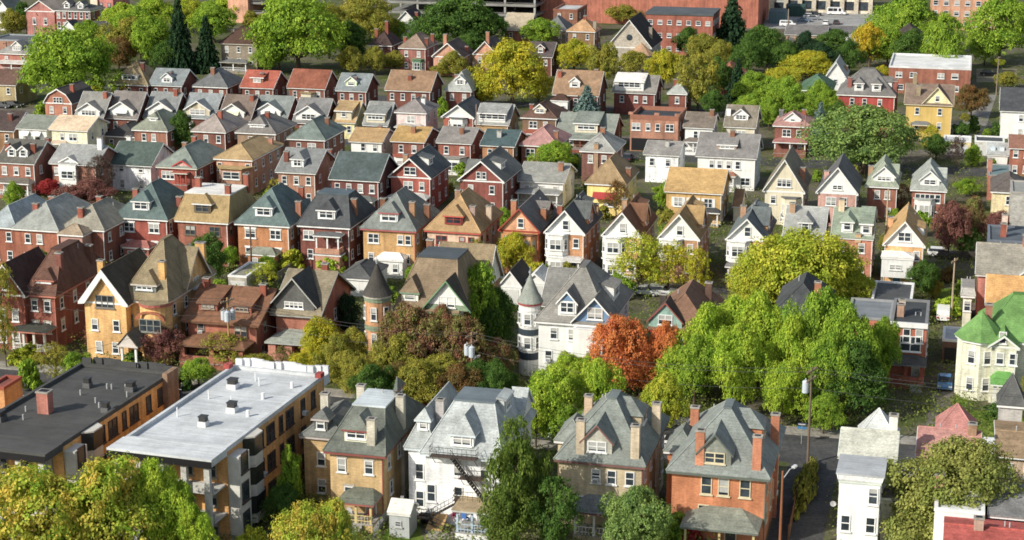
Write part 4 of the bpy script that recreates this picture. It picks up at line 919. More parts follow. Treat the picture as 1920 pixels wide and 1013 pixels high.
gabled('brick house with white front gable and black side of roof above airy tree', 'E', 1398, 256, 1588, 150, (.4, .2, .1), (.25, .165, .075), False, ch=[(.95, .3, 2.0, TB)])
b = gabled('orange brick house with cream front gable and steep dark teal roof', 'F', 190, 262, 374, 170, (.45, .22, .09), (.09, .11, .12), False, ch=[(-.6, .3, 2.4, (.42, .22, .13))])
b.porch(-.98, .7, 2, 2.9, rc=(.15, .15, .16))
b = house('grey_roof_house', 'house with pale grey side gabled roof and hooded dormer beside teal gable', 'F', 440, 250, 628, 6.8, 11, 'gs', 116, (.42, .22, .12), (.21, .225, .23), group=g5, ch=[(-.75, -.2, 2, TB)], fw=[2, 2], rw=[3, 3], dorm=[D_(w=1.8, f=.05, hw=1.7, b0=1.0, kind='h', wall=LG)], oh=.25, **n5)
b = house('brick_house', 'salmon brick house with sage green roof and two white dormers', 'F', 654, 252, 845, 6.8, 11, 'gs', 122, (.42, .15, .1), (.19, .24, .195), group=g5, ch=[(-.7, -.1, 2.6, (.5, .38, .25)), (.3, -.97, .5, (.4, .25, .12))], fw=[2, 2], rw=[3, 3], dorm=[D_(w=1.7, f=-.28, hw=1.9, b0=.9, kind='h', wall=W), D_(w=1.7, f=.68, hw=1.9, b0=.5, kind='s', wall=W)], oh=.25, **n5)
b = house('brick_house', 'house with white front gable and tan roof above a white box porch', 'F', 884, 286, 1076, 6.8, 12, 'gf', 182, (.48, .26, .1), (.31, .2, .09), group=g5, gcol=W, fw=[[.5], [.7]], rw=[3, 3], ch=[(-.9, .3, 2.2, (.42, .22, .1))], dorm=[D_(s='r', w=3.5, f=-.1, hw=1.3, b0=.5, kind='s', wall=W)], **n5)
put_window(b.root, (.0, b.y0 - .03, 7.4), 0, 1.9, 1.4, 'd')
x = Block(b.root, -.14 * b.w, b.y0 - 1.6, b.w * .84, 3.1, 5.6, 'hip', .6, W, (.5, .5, .49), oh=.15, z0=2.6, near=True); x.windows('f', [[(-.1, 'd')]], h=.8, sill=3.8)
m = MB()
for sx in (-.54, .26): m.box(sx * b.w - .1, sx * b.w + .1, b.y0 - 3.0, b.y0 - 2.8, 0, 2.598)
m.build('post', m_wood((.3, .25, .18)), b.root)
b.door('f', -.3, .2, (.1, .25, .4)); b.downspout('l')
# ---- mansions facing the street
g6, g7, g8 = ROWS[6], ROWS[7], ROWS[8]
def turret(b, t, cx, ey, rpx, zbase, zeave, cone_ay, wall, conec, trim, yoff=0.0, bands=(), nwin=3, levels=((.9, 1.7),), finial=True, winw=.8):
    """round corner tower with a conical roof; its centre is sighted at the eave height"""
    P = at(t, cx, ey, zeave); r = rpx / K * depth_of(P) / F
    M = Matrix.Rotation(YAW, 4, 'Z') @ Matrix.Translation(-b.root.location)
    L = M @ P; L = Vector((L.x, L.y + r * .0, 0))
    ro = r * .9; tz = height_at(px(t, 0, cone_ay), P.x, P.y)
    m = MB(); m.frustum(L.x, L.y, zbase, zeave, ro, ro, 20); T = m.build('turret', wallmat(wall), b.root)
    m = MB(); m.frustum(L.x, L.y, zeave + .002, zeave + .3, r, r * 1.04, 24); m.build('turret_cornice', m_paint(trim), T)
    m = MB(); m.frustum(L.x, L.y, zeave + .302, zeave + (tz - zeave) * .35, r * 1.08, r * .7, 24, cap=False); m.frustum(L.x, L.y, zeave + (tz - zeave) * .35, tz, r * .7, .06, 24, cap=False); m.build('turret_roof', m_roof(conec), T)
    if finial: m = MB(); m.frustum(L.x, L.y, tz - .1, tz + .9, .12, .03, 8); m.frustum(L.x, L.y, tz + .1, tz + .35, .2, .2, 8); m.build('finial', m_metal((.3, .32, .32), .5), T)
    for z, hh, c in bands:
        m = MB(); m.frustum(L.x, L.y, z, z + hh, ro + .07, ro + .07, 20); m.build('band', m_paint(c), T)
    for z, hh in levels:
        for k in range(nwin):
            a = R(-90) + (k - (nwin - 1) / 2) * R(58)
            f, p = window_meshes(winw, hh, 's', b.win, (0, .4, 0)[k % 3], True)
            o = link('window', f, T, (L.x + (ro - .02) * math.cos(a), L.y + (ro - .02) * math.sin(a), z), a + R(90)); link('pane', p, o)
    return T, L, ro

# brown roofed brick house at the edge
b = house('brick_mansion', 'red brick mansion with chocolate pyramid roof and side gable at picture edge', 'D', 100, 506, 246, 7.6, 15, 'hip', 306, (.21, .058, .04), (.105, .055, .043), group=g6, near=True, trim=(.5, .2, .15), top=(1.4, 5),
          ch=[(.62, -.55, 2.2, (.17, .055, .045)), (.8, .5, 2.4, (.15, .06, .045))], fw=[[-.5, .4], [-.5, .45]], rw=[4, 4], dorm=[D_(w=2.6, f=.1, hw=.9, kind='h', b0=1.2, win='t', ww=2, wh=.45)], lintel=STONE)
x = Block(b.root, -b.w / 2 - 2.6, -b.d / 2 + 3.6, 5.2, 9, 7.6, 'gf', 4.2, (.23, .06, .04), (.06, .035, .032), near=True); x.windows('f', [[-.3, .45], [-.3, .45]], lintel=STONE); put_window(b.root, (x.cx, x.y0 - .01, 8.2), 0, 1, 1.4, near=True)
b.porch(-1.6, .98, 3, 3.2, rise=.5, rc=(.05, .055, .05), ncol=4, cw=.3, col=(.6, .58, .52))
# yellow mansion
b = house('yellow_brick_mansion', 'yellow brick mansion with steep taupe roof, white front gable and tall tan chimneys', 'D', 525, 530, 744, 8.2, 15, 'hip', 264, (.56, .31, .095), (.20, .165, .105), group=g6, near=True, top=(.3, 2.6),
          ch=[(.55, -.7, 3.2, (.52, .28, .07))], fw=[[], []], rw=[[-.7, -.2, .3, .75], [-.7, -.2, .3, .75]], dorm=[D_(w=3.2, f=-.05, hw=1.3, kind='h', b0=.9, win='t', ww=2.2, wh=.8, wall=(.12, .14, .13))], trim=(.6, .55, .5))
MY = (.56, .31, .095)
x = Block(b.root, -b.w / 2 - 1.9, -b.d / 2 + 3.8, 5.8, 10.5, 8.0, 'gf', 4.6, MY, (.055, .05, .042), near=True, gcol=None, oh=.6); P_ = (x.cx, x.y0 - .01, 7.3)
x.windows('f', [[-.4, .4], [(-.55, 's'), (.5, 's')]], sill=1.2); put_window(b.root, P_, 0, 2.6, 1.7, 't', (.2, .18, .16), True); x.chimney(-1.0, .0, 3.2, (.52, .28, .07)); b.chimney(.55, .93, 3.2, (.52, .28, .07), w=1.3)
m = MB(); hw = 3.5
for s in (-1, 1): m.face([(x.cx + s * hw, x.y0 - .66, 7.8), (x.cx, x.y0 - .66, 12.55), (x.cx, x.y0 - .66, 11.5), (x.cx + s * hw * .75, x.y0 - .66, 7.9)]); m.face([(x.cx + s * hw * .75, x.y0 - .66, 7.9), (x.cx, x.y0 - .66, 11.5), (x.cx, x.y0 - .1, 11.5), (x.cx + s * hw * .75, x.y0 - .1, 7.9)])
m.build('bargeboard', WHITE, b.root)
# bowed front with the red brick arch
bw = b.w; bow = [(-bw * .12 + (bw * .36) * math.cos(a), b.y0 + .3 - 2.0 * math.sin(a)) for a in [math.pi * k / 10 for k in range(11)]]
bow = [(bw * .12 - (p[0]) * 1, p[1]) for p in bow]
m = MB(); m.prism([(p[0], p[1]) for p in bow], 0, 7.9); o = m.build('bow_front', m_brick(MY), b.root)
m = MB(); m.prism([(p[0] * 1.06, b.y0 + .3 + (p[1] - b.y0 - .3) * 1.25) for p in bow], 7.902, 8.2); m.build('bow_cornice', m_paint((.4, .12, .1)), o)
m = MB(); c = bw * .12 + bw * .12; m.sheet([(p[0] * 1.06, b.y0 + .3 + (p[1] - b.y0 - .3) * 1.2, 8.3) for p in bow], .08); m.build('bow_roof', m_roof((.20, .165, .105)), o)
cxw = bw * .24
put_window(o, (cxw, b.y0 - 1.78, 4.6), 0, 3.0, 1.7, 't', (.25, .25, .22), True)
m = MB()
for k in range(12):
    a0, a1 = math.pi * k / 12, math.pi * (k + 1) / 12
    q = [(cxw + rr * math.cos(a), 6.2 + .55 * rr * math.sin(a)) for rr, a in ((1.6, a0), (2.05, a0), (2.05, a1), (1.6, a1))]
    m.face([(p[0], b.y0 - 1.86, p[1]) for p in q]); m.face([(q[1][0], b.y0 - 1.86, q[1][1]), (q[1][0], b.y0 - 1.5, q[1][1]), (q[2][0], b.y0 - 1.5, q[2][1]), (q[2][0], b.y0 - 1.86, q[2][1])])
m.build('brick_arch', m_brick((.32, .09, .04)), o)
put_window(b.root, (b.w * .47, b.y0 - .01, 4.5), 0, 1.1, 1.8, 's', (.25, .3, .32), True); put_window(b.root, (-b.w * .38, b.y0 - .01, 4.5), 0, 1.2, 1.8, 's', (.25, .25, .22), True)
b.dormer('r', .1 * b.d, 7, .5, .3, 'g', wall=MY, rc=(.20, .165, .105), win='d', ww=1.8, wh=1.5, pitch=1.15, trim=W, ov=.6)
b.porch(-.55, .25, 4.6, 3.3, rise=1.5, rc=(.12, .11, .09), ncol=2, kind='gable', rail=False, base=.8, cw=.28, steps=-.2)
# brown bungalow with two shed dormers
b = house('brick_house', 'wide brick house with low brown roof, two shed dormers and deep brown porch', 'D', 800, 622, 1146, 5.4, 12, 'gs', 470, (.28, .085, .055), (.165, .082, .05), group=g6, near=True, trim=(.16, .09, .06),
          ch=[(-.9, -.1, 2.0, RB), (.85, -.2, 2.2, RB)], fw=[[-.6, .5], [(-.62, 's'), (.55, 'd')]], rw=[3, 2], dorm=[D_(w=2.6, f=-.5, hw=1.2, kind='s', b0=1.9, win='t', ww=1.8, wh=.75), D_(w=2.6, f=.5, hw=1.2, kind='s', b0=1.9, win='t', ww=1.8, wh=.75)], win=(.33, .26, .2), oh=.7)
b.porch(-.98, .9, 3.4, 2.9, rise=1.0, rc=(.165, .082, .05), ncol=3, col=None, cw=.6, open_=False)
# charcoal bungalow
b = house('brick_house', 'red brick house with taupe roof, huge charcoal front dormer and arched porch', 'D', 1195, 592, 1420, 6.0, 13, 'gs', 398, (.28, .09, .06), (.19, .165, .12), group=g6, near=True, trim=(.4, .42, .4),
          ch=[(.5, .1, 1.8, RB), (-.2, .9, 2, RB)], fw=[[], []], rw=[3, 3], dorm=[D_(w=5.6, f=-.15, hw=1.2, kind='g', b0=.8, win='q', ww=2.6, wh=.9, wall=(.09, .095, .095), rc=(.045, .05, .052), pitch=1.15, ov=.5, trim=(.4, .4, .38))], oh=.6)
b.porch(-.98, .98, 3.6, 3.0, rise=1.0, rc=(.2, .225, .21), ncol=3, col=None, cw=1.0, open_=False, wall=(.36, .14, .1))
# turret house, brown roof
b = house('turret_house', 'brick mansion with round corner turret, black cone cap and big brown slate roof', 'E', 228, 572, 520, 8.6, 15, 'hip', 344, (.34, .17, .085), (.165, .125, .085), group=g6, near=True, top=(5.2, 5), deckc=(.075, .09, .10),
          ch=[(-.75, .5, 3.0, BRB)], fw=[[-.6, 0], [-.6, 0]], rw=[3, 3], trim=(.25, .3, .2), dorm=[D_(w=2.2, f=-.62, hw=1.5, b0=.9, kind='h', wall=(.55, .55, .45), trim=(.2, .3, .2), pitch=1.4)], win=(.72, .72, .68), oh=.55)
b.dormer('f', .36 * b.w, 5.4, .7, .25, 'g', wall=(.16, .24, .15), gcol=W, rc=(.06, .055, .045), win='d', ww=2.2, wh=1.4, pitch=1.2, trim=(.16, .3, .16), ov=.5, flush=True)
x = Block(b.root, b.w * .2, b.d / 2 - 1, b.w * .9, 8, 8.6, 'gs', 5.4, (.34, .17, .085), (.21, .165, .105), near=True, gcol=(.5, .5, .46))
turret(b, 'E', 160, 512, 64, 0, 10.4, 366, (.36, .17, .075), (.05, .048, .046), (.5, .48, .42), bands=[(6.2, .6, (.2, .25, .17)), (9.9, .45, (.2, .25, .17)), (3.0, .5, (.2, .25, .17))], levels=((1.2, 1.5), (4.3, 1.6), (7.6, 1.7)), winw=.8)
# turret house, white
b = house('turret_house', 'white painted mansion with blue banded round turret and huge grey slate roof', 'E', 852, 625, 1190, 8.4, 15, 'hip', 384, W, (.155, .155, .15), group=g6, near=True, top=(.6, 3), ch=[], fw=[[-.7, -.2, .35, .75], [-.55, -.02, .6]], rw=[3, 3],
          dorm=[D_(w=2.3, f=-.18, hw=1.9, b0=.8, kind='g', win='d', ww=1.7, wall=W, gcol=BLUE, pitch=1.15), D_(s='r', w=3.6, f=.1, hw=1.9, b0=.9, kind='s', wall=W)], win=(.74, .74, .72), oh=.5)
b.dormer('f', .33 * b.w, 5.0, .5, .3, 'g', wall=BLUE, win='d', ww=1.9, wh=1.5, pitch=1.1, ov=.5, trim=W, flush=True)
x = Block(b.root, -b.w * .3, b.d / 2 - 2, b.w * .7, 9, 8.0, 'gs', 3.8, W, (.13, .135, .135), near=True)
turret(b, 'E', 836, 545, 55, 0, 9.2, 414, W, (.17, .195, .185), (.4, .1, .1), bands=[(5.3, .8, (.035, .05, .065)), (8.4, .22, (.7, .7, .68)), (6.3, .2, (.7, .7, .68)), (2.1, .9, (.035, .05, .065)), (3.2, .15, (.7, .7, .68))], levels=((3.5, 1.6), (6.7, 1.5)), winw=.95)
x = Block(b.root, b.w * .33, b.y0 - .7, 5.0, 1.38, 8.1, 'flat', .05, W, (.5, .5, .5), near=True); x.windows('f', [[0], [0]], 'd')
# red house with brown roof
b = house('red_house', 'red house with brown roof, teal gable window and dark square chimney among trees', 'E', 1352, 662, 1640, 6.4, 14, 'hip', 500, (.26, .05, .04), (.15, .085, .06), group=g6, near=True, trim=(.33, .04, .04), ch=[(-.75, -.5, 3.6, (.05, .04, .035)), (.6, .4, 3, (.11, .06, .045))], fw=[2, 3], rw=[3, 3])
b.dormer('f', -.25 * b.w, 4.2, 1.0, .3, 'g', wall=(.2, .38, .34), win='d', ww=1.8, wh=1.3, pitch=1.1, trim=(.3, .1, .08), rc=(.07, .05, .045), flush=True)
b = house('dark_roof_house', 'house with slate black pyramid roof and orange chimney rising from treetops', 'F', 395, 590, 640, 6.5, 12, 'hip', 456, (.3, .12, .07), (.05, .058, .065), group=g6, near=True, ch=[(.6, -.3, 2.6, (.36, .13, .06))], fw=[2, 2], rw=[2, 2])
# flat roofed rowhouse
b = house('brick_rowhouse', 'red brick rowhouse with dark flat roof, white window hoods and gabled porch', 'F', 905, 640, 1098, 7.4, 11, 'flat', None, (.33, .085, .05), (.06, .065, .07), rise=.35, group=g6, near=True, trim=(.2, .2, .2), fw=[[-.6], [-.1, .6]], rw=[3, 3], wh=1.8, lintel=WHITE)
m = MB(); m.box(b.x0 - .1, b.x1 + .1, b.y0 - .35, b.y0 - .065, b.h - .25, b.h + .38); m.build('cornice', WHITE, b.root)
b.chimney(-.55, -.35, 1.6, (.35, .2, .14)); b.chimney(-.5, -.1, 1.8, (.4, .3, .24))
for f in (.3, .6): b.vent(f, -.2)
x = Block(b.root, -b.w * .5 - 2.8, .8, 5.5, 9, 7.2, 'flat', .3, (.33, .09, .055), (.2, .22, .235), near=True, trim=(.3, .3, .3))
b.porch(-.98, .98, 3.2, 3.1, rise=.5, rc=(.06, .062, .065), ncol=3, col=(.3, .08, .05), cw=.4, open_=False, wall=(.26, .06, .04), steps=.6)
b.door('f', .55, .7, (.45, .45, .42)); put_window(b.root, (0.3, b.y0 - .02, 4.0), 0, 2.6, 2.0, 'd', (.78, .78, .76), True)
# green roofed house
b = house('green_roof_house', 'sage green house with vivid green gabled roof, corner turret and columned porch', 'F', 1350, 738, 1494, 7.2, 15, 'gf', 688, (.46, .47, .37), (.10, .22, .065), group=g6, near=True, fw=[[], [(-.25, 's'), (.85, 's')]], rw=[3, 3], trim=(.7, .72, .66), gcol=(.42, .46, .32), oh=.5)
put_window(b.root, (-.2, b.y0 - .05, 7.6), 0, .9, 1.5, near=True)
x = Block(b.root, 2.0, .5, b.w + 6.5, 11, 7.2, 'hip', 4.6, (.46, .47, .37), (.10, .22, .065), near=True, top=(2, .4)); x.chimney(-.85, -.7, 2.6, (.3, .12, .08))
P = at('F', 1318, 705, 7.2); M_ = Matrix.Rotation(YAW, 4, 'Z') @ Matrix.Translation(-b.root.location); L_ = M_ @ P
m = MB(); m.frustum(L_.x, L_.y + .5, 0, 7.2, 2.7, 2.7, 8); T_ = m.build('turret', wallmat((.46, .47, .37)), b.root)
m = MB(); m.frustum(L_.x, L_.y + .5, 7.202, 7.5, 3.0, 3.0, 8); m.build('turret_cornice', WHITE, T_); m = MB(); m.frustum(L_.x, L_.y + .5, 7.502, 10.7, 3.2, .05, 8); m.build('turret_roof', m_roof((.10, .22, .065)), T_)
for a in (-68, -112, -20):
    for z in (1.2, 4.6): f, p = window_meshes(.95, 1.7, 's', (.78, .78, .76), .4, True); o = link('window', f, T_, (L_.x + 2.5 * math.cos(R(a)), L_.y + .5 + 2.5 * math.sin(R(a)), z), R(a + 90)); link('pane', p, o)
b.porch(-.75, 1.0, 3.0, 3.2, rise=.9, rc=(.09, .25, .06), ncol=4, cw=.4, col=(.6, .6, .55), open_=False, wall=(.42, .44, .36), steps=.5)
# buildings at the far side of the alley by the garden
b = house('brick_house', 'pink brick house with broad grey roof and white eaves beside the tan roof', 'F', 1295, 418, 1560, 7.4, 12, 'gs', 282, (.40, .13, .10), (.22, .21, .185), group=g5, near=True, ch=[(.75, 0, 2.2, (.33, .14, .1))], fw=[1, 1], rw=[2, 2])
b.dormer('f', .62 * b.w, 4.5, .3, .3, 'g', wall=W, win=None, rc=LG)
b = house('brick_house', 'pink brick house end with golden tan hipped roof above the bright green roof', 'F', 1338, 548, 1620, 5.4, 7, 'gs', 425, (.38, .13, .1), (.36, .205, .08), group=g5, near=True, fw=[[], []], rw=[2])
b = house('white_house', 'small cream annex with grey flat topped roof beside the garden', 'F', 1230, 512, 1296, 4.8, 8, 'hip', 475, (.62, .6, .48), (.3, .3, .29), group=g5, near=True, fw=[1], rw=[2], ds=False, top=(1.5, 4))
b = house('flat_block', 'dark blue grey flat roofed block with two brick chimneys', 'F', 1338, 275, 1560, 7.5, 10, 'flat', None, (.1, .13, .17), (.11, .13, .15), rise=.3, group=g5, trim=(.15, .17, .2), fw=[[], []], rw=[2, 2]); b.chimney(-.3, -.3, 2, RB); b.chimney(-.25, .4, 2.6, (.4, .3, .25))
b = house('stone_block', 'tall pale grey stone block wall building at the picture edge', 'F', 1442, 60, 1600, 10, 9, 'flat', None, ST_, (.3, .3, .28), rise=.3, group=g5, trim=(.35, .33, .3), fw=[[], [], []], rw=[1, 1, 1], wmat=m_stone((.36, .35, .32)))
b = house('cream_house', 'cream house with dark hipped roof above the purple trees', 'F', 1362, 50, 1530, 6, 10, 'hip', -15, (.6, .5, .28), (.085, .075, .075), group=g4, fw=[1, 1], rw=[2, 2])
b = house('teal_roof_shed', 'low brick outbuilding with teal flat roof in the middle distance', 'C', 1342, 780, 1465, 4.5, 10, 'flat', None, (.3, .1, .06), (.16, .22, .22), rise=.2, group=g4, fw=[[]], rw=[2], trim=(.3, .3, .3)); b.chimney(-.9, -.3, 2.4, (.3, .12, .09))
b = house('brick_house', 'brick house with brown red roof and white balcony at the picture edge', 'C', 1442, 655, 1560, 5.5, 9, 'gs', 598, (.25, .08, .05), (.2, .1, .075), group=g4, fw=[2, 2], rw=[2, 2])

# ---- garages and sheds
def garage(label, t, xl, yl, xr, ay, roof, wall, rc, d=7, h=2.7, door=(.62, .62, .6), name='garage', nd=1):
    b = house(name, label, t, xl, yl, xr, h, d, roof, ay, wall, rc, group=g8, cat='garage', fw=[[]], rw=[[]], oh=.25, ds=False, **({'rise': .3} if roof == 'flat' else {}))
    if nd:
        m = MB(); wd = b.w * .8 / nd
        for i in range(nd):
            cx = (i - (nd - 1) / 2) * b.w / nd; m.box(cx - wd / 2, cx + wd / 2, b.y0 - .04, b.y0 - .003, 0, 2.2)
        m.build('garage_door', m_siding(door), b.root)
    return b
garage('white garage with black hipped roof behind the black cone turret', 'E', -20, 432, 132, 372, 'hip', W, (.07, .075, .08), d=8, nd=0)
garage('white gabled garage with black roof beneath the yellow tree', 'E', 692, 468, 800, 402, 'gf', W, (.045, .042, .042), d=7)
garage('small white garage with pale roof beside conical hedges', 'E', 806, 452, 905, 412, 'gf', W, (.55, .56, .55), d=5)
garage('low weathered garage with mossy flat roof below tall slim pole', 'D', 1000, 430, 1095, None, 'flat', (.3, .28, .24), (.26, .25, .2), d=8)
garage('garage with pale flat roof and ivy edge at the end of the driveway', 'F', 1142, 715, 1262, None, 'flat', (.14, .07, .05), (.5, .52, .53), d=6, h=3, door=(.03, .03, .03))
garage('long low garage with white flat roof beside yellow house drive', 'C', 1150, 628, 1282, None, 'flat', (.55, .45, .2), (.6, .6, .6), d=6)
garage('long low garage with dark flat roof beside white roofed garage', 'C', 1288, 630, 1430, None, 'flat', (.4, .4, .38), (.08, .085, .09), d=6)
b = garage('small grey cottage with two skylights in its pale roof', 'C', 1345, 685, 1445, 632, 'gs', W, (.26, .29, .31), d=6, nd=0)
m = MB()
for x in (-.25, .2): m.box(x * b.w - .45, x * b.w + .45, -2.3, -1.2, b.z(0, -2.3) + .02, b.z(0, -1.2) + .1)
m.build('skylight', m_paint((.6, .7, .75)), b.root)
garage('flat roofed garage with dark grey top behind red brick rowhouse', 'F', 825, 545, 1020, None, 'flat', (.2, .13, .1), (.09, .095, .1), d=11, h=3.6, nd=0)
garage('cream garage with brown roof between brick houses by tan roof', 'F', 218, 115, 262, 40, 'gs', CR, (.2, .12, .07), d=7, nd=0)

# ---- blocks of flats and houses of the near row
def flats(label, cor, hx, roofc, wallc, h, wing):
    """three storey flats: cor = roof corners front left, front right, back right (sighted at roof height)"""
    A, B_, C = (at(*c, h) for c in cor)
    u = B_ - A; u.z = 0; w = u.length; ang = math.atan2(u.y, u.x); v = Vector((-u.y, u.x, 0)).normalized(); d = (C - B_).dot(v)
    d -= 3.4; A = A + v * 3.4; B_ = B_ + v * 3.4
    ctr = (A + B_) / 2 + v * d / 2; ctr.z = 0
    r = empty('apartment_building', ctr, ang, label, 'apartment building', g7)
    b = Block(r, 0, 0, w, d, h, 'flat', .45, wallc, roofc, trim=roofc, near=True, deckc=roofc)
    b.win = (.06, .04, .035)
    n = 8
    for i in range(3):
        z = 1.0 + 3.1 * i
        for k, y in enumerate([.05, .18, .33, .46, .66, .82]):
            yy = -d / 2 + 7 + y * (d - 7)
            put_window(r, (w / 2 + .004, yy, z), R(90), (1.0, 1.9, .9, 1.9, 1.1, 1.1)[k], 1.9, ('s', 'd', 's', 'd', 's', 's')[k], (.08, .05, .04), True, 0)
    # stacked bays with cream spandrels
    for y0, dep, ww in ((-d / 2 + 5.2, 1.0, 3.2),):
        for i in range(3):
            z = .6 + 3.1 * i
            m = MB(); pl = [(w / 2 + .003, y0 - ww / 2), (w / 2 + dep, y0 - ww * .28), (w / 2 + dep, y0 + ww * .28), (w / 2 + .003, y0 + ww / 2)]
            m.prism(pl, z, z + 1.0, 0); m.prism(pl, z + 1.002, z + 2.9, 1); m.prism([(p[0] + .06, p[1]) for p in pl], z + 2.902, z + 3.06, 0)
            m.build('bay', [m_paint((.55, .52, .46)), m_metal((.025, .025, .027), .25)], r)
    m = MB(); m.box(w / 2 + .003, w / 2 + 1.2, -d / 2 + .2, -d / 2 + 2.6, 0, h - .5); m.build('stair_tower', m_paint((.6, .58, .53)), r)
    for i in range(3): put_window(r, (w / 2 + 1.206, -d / 2 + 1.4, 1.0 + 3.1 * i), R(90), 1.5, 2.1, 'w', (.08, .06, .05), True, 0)
    # rear porches in front
    for i in range(3):
        m = MB(); m.box(-w / 2, w / 2 - .2, -d / 2 - 2.6, -d / 2 - .003, 3.0 * i + .05, 3.0 * i + .25); m.box(-w / 2, w / 2 - .2, -d / 2 - 2.6, -d / 2 - 2.5, 3.0 * i + .252, 3.0 * i + 1.15); m.build('porch_floor', m_paint((.5, .49, .46)), r)
        for k in range(4):
            put_window(r, ((k - 1.5) * w / 4.4, -d / 2 - .01, 3.05 * i + .7), 0, 1.2, 1.8, 's', (.3, .28, .25), True)
    for k in range(5):
        x = -w / 2 + .45 + k * (w - 1.1) / 4
        m = MB(); m.box(x - .3, x + .3, -d / 2 - 3.1, -d / 2 - 2.62, 0, h - .35); m.build('porch_post', m_stone((.48, .47, .44)), r)
    m = MB(); m.box(-w / 2 - .25, w / 2 + .1, -d / 2 - 3.4, -d / 2 - .07, h - .348, h + .42); m.build('porch_roof', [m_flat(roofc)], r)
    m = MB(); m.box(-w / 2 - .26, w / 2 + .11, -d / 2 - 3.43, -d / 2 - 3.403, h - .5, h + .2); m.build('fascia', DARK, r)
    return r, b, w, d
def roof_unit(r, x, y, z, s, c, hood=True):
    m = MB(); m.box(x - s, x + s, y - s, y + s, z, z + .55, 0)
    if hood: m.box(x - s * .8, x + s * .8, y - s * .8, y + s * .8, z + .552, z + 1.0, 1); m.box(x - s * .95, x + s * .95, y - s * .95, y + s * .95, z + 1.002, z + 1.1, 1)
    m.build('roof_vent', [m_flat(c), m_metal((.03, .03, .03), .5)], r)
def vent_stack(r, x, y, z, c=(.75, .75, .75), h=.8, q=.09):
    m = MB(); m.frustum(x, y, z, z + h, q, q, 8); m.build('vent_pipe', m_metal(c, .5), r)
h7 = 9.6
r, b, w, d = flats('yellow brick flats with bright white roof and curved back parapet', [('G', 482, 408), ('G', 932, 462), ('G', 1393, 76)], None, (.58, .60, .61), (.45, .215, .055), h7, 0)
for x, y, s in ((.08, -.08, .5), (.0, -.4, .45), (-.22, .38, .55)): roof_unit(r, x * w, y * d / 1.6, h7 + .06, s, (.7, .7, .7))
for x, y in ((-.35, -.25), (-.02, .05), (.28, -.12), (-.3, .1), (.2, .2), (.0, .42), (.33, .45), (-.1, .5)): vent_stack(r, x * w, y * d / 1.4, h7 + .05, h=.7 if x > 0 else 1.0, q=.2 if x > .1 else .07)
m = MB()
for k in range(14):
    a = -w / 2 + k * w / 14; c0 = .9 + .8 * math.sin(math.pi * (k + .5) / 14 * 2.6) ** 2; m.box(a, a + w / 14, d / 2 - .1 + c0 * .8, d / 2 + .25 + c0 * .8, h7 - 1, h7 + .95); m.box(a, a + w / 14, d / 2 - .3, d / 2 - .11 + c0 * .8, h7 - 1, h7 + .1)
m.build('curved_parapet', m_flat((.7, .71, .72)), r)
for sx in (-1, 1): m = MB(); m.box(sx * (w / 2) - .35, sx * (w / 2) + .35, d / 2 - 1.6, d / 2 - .6, h7 + .46, h7 + .95); m.build('corner_pier', m_brick((.3, .04, .04)), r)
r, b, w, d = flats('ochre brick flats with black tar roof and one tall brick chimney', [('G', -250, 386), ('G', 196, 438), ('G', 690, 62)], None, (.08, .08, .076), (.55, .27, .06), h7, 0)
b.chimney(-.22, -.28, 2.3, (.27, .09, .07), w=1.3, d=1.1)
for x, y, s in ((-.1, .38, .4), (.35, .4, .5), (.42, -.1, .4), (-.4, -.5, .6)): roof_unit(r, x * w, y * d / 1.7, h7 + .06, s, (.12, .12, .12))
for x, y in ((.1, .3), (.15, .3), (.28, .32), (.2, .05), (-.05, .15), (-.3, -.2), (-.2, -.33), (.4, .2), (.3, -.02)): vent_stack(r, x * w, y * d / 1.3, h7 + .05, (.4, .4, .4), .6)
m = MB()
for k in range(10):
    a = -w / 2 + k * w / 10; c0 = .3 + .9 * abs(math.sin(math.pi * (k + .5) / 10 * 2)); m.box(a, a + w / 10, d / 2 + c0 - .3, d / 2 + c0, h7 - 1, h7 + .9); m.box(a, a + w / 10, d / 2 - .3, d / 2 + c0 - .301, h7 - 1, h7 + .1)
m.build('curved_parapet', m_flat((.07, .07, .07)), r)
m = MB(); m.box(w / 2 + .003, w / 2 + .6, d / 2 - 2.2, d / 2 + .4, 0, h7 + .9); m.build('front_pier', m_brick((.2, .12, .08)), r)
# orange brick end at the picture edge
b = house('brick_rowhouse', 'orange brick block corner with red brick side at the picture edge', 'G', -80, 132, 24, 8, 4, 'flat', None, (.5, .22, .07), (.25, .09, .07), rise=.35, group=g6, trim=(.3, .08, .05), fw=[[], []], rw=[[], []])

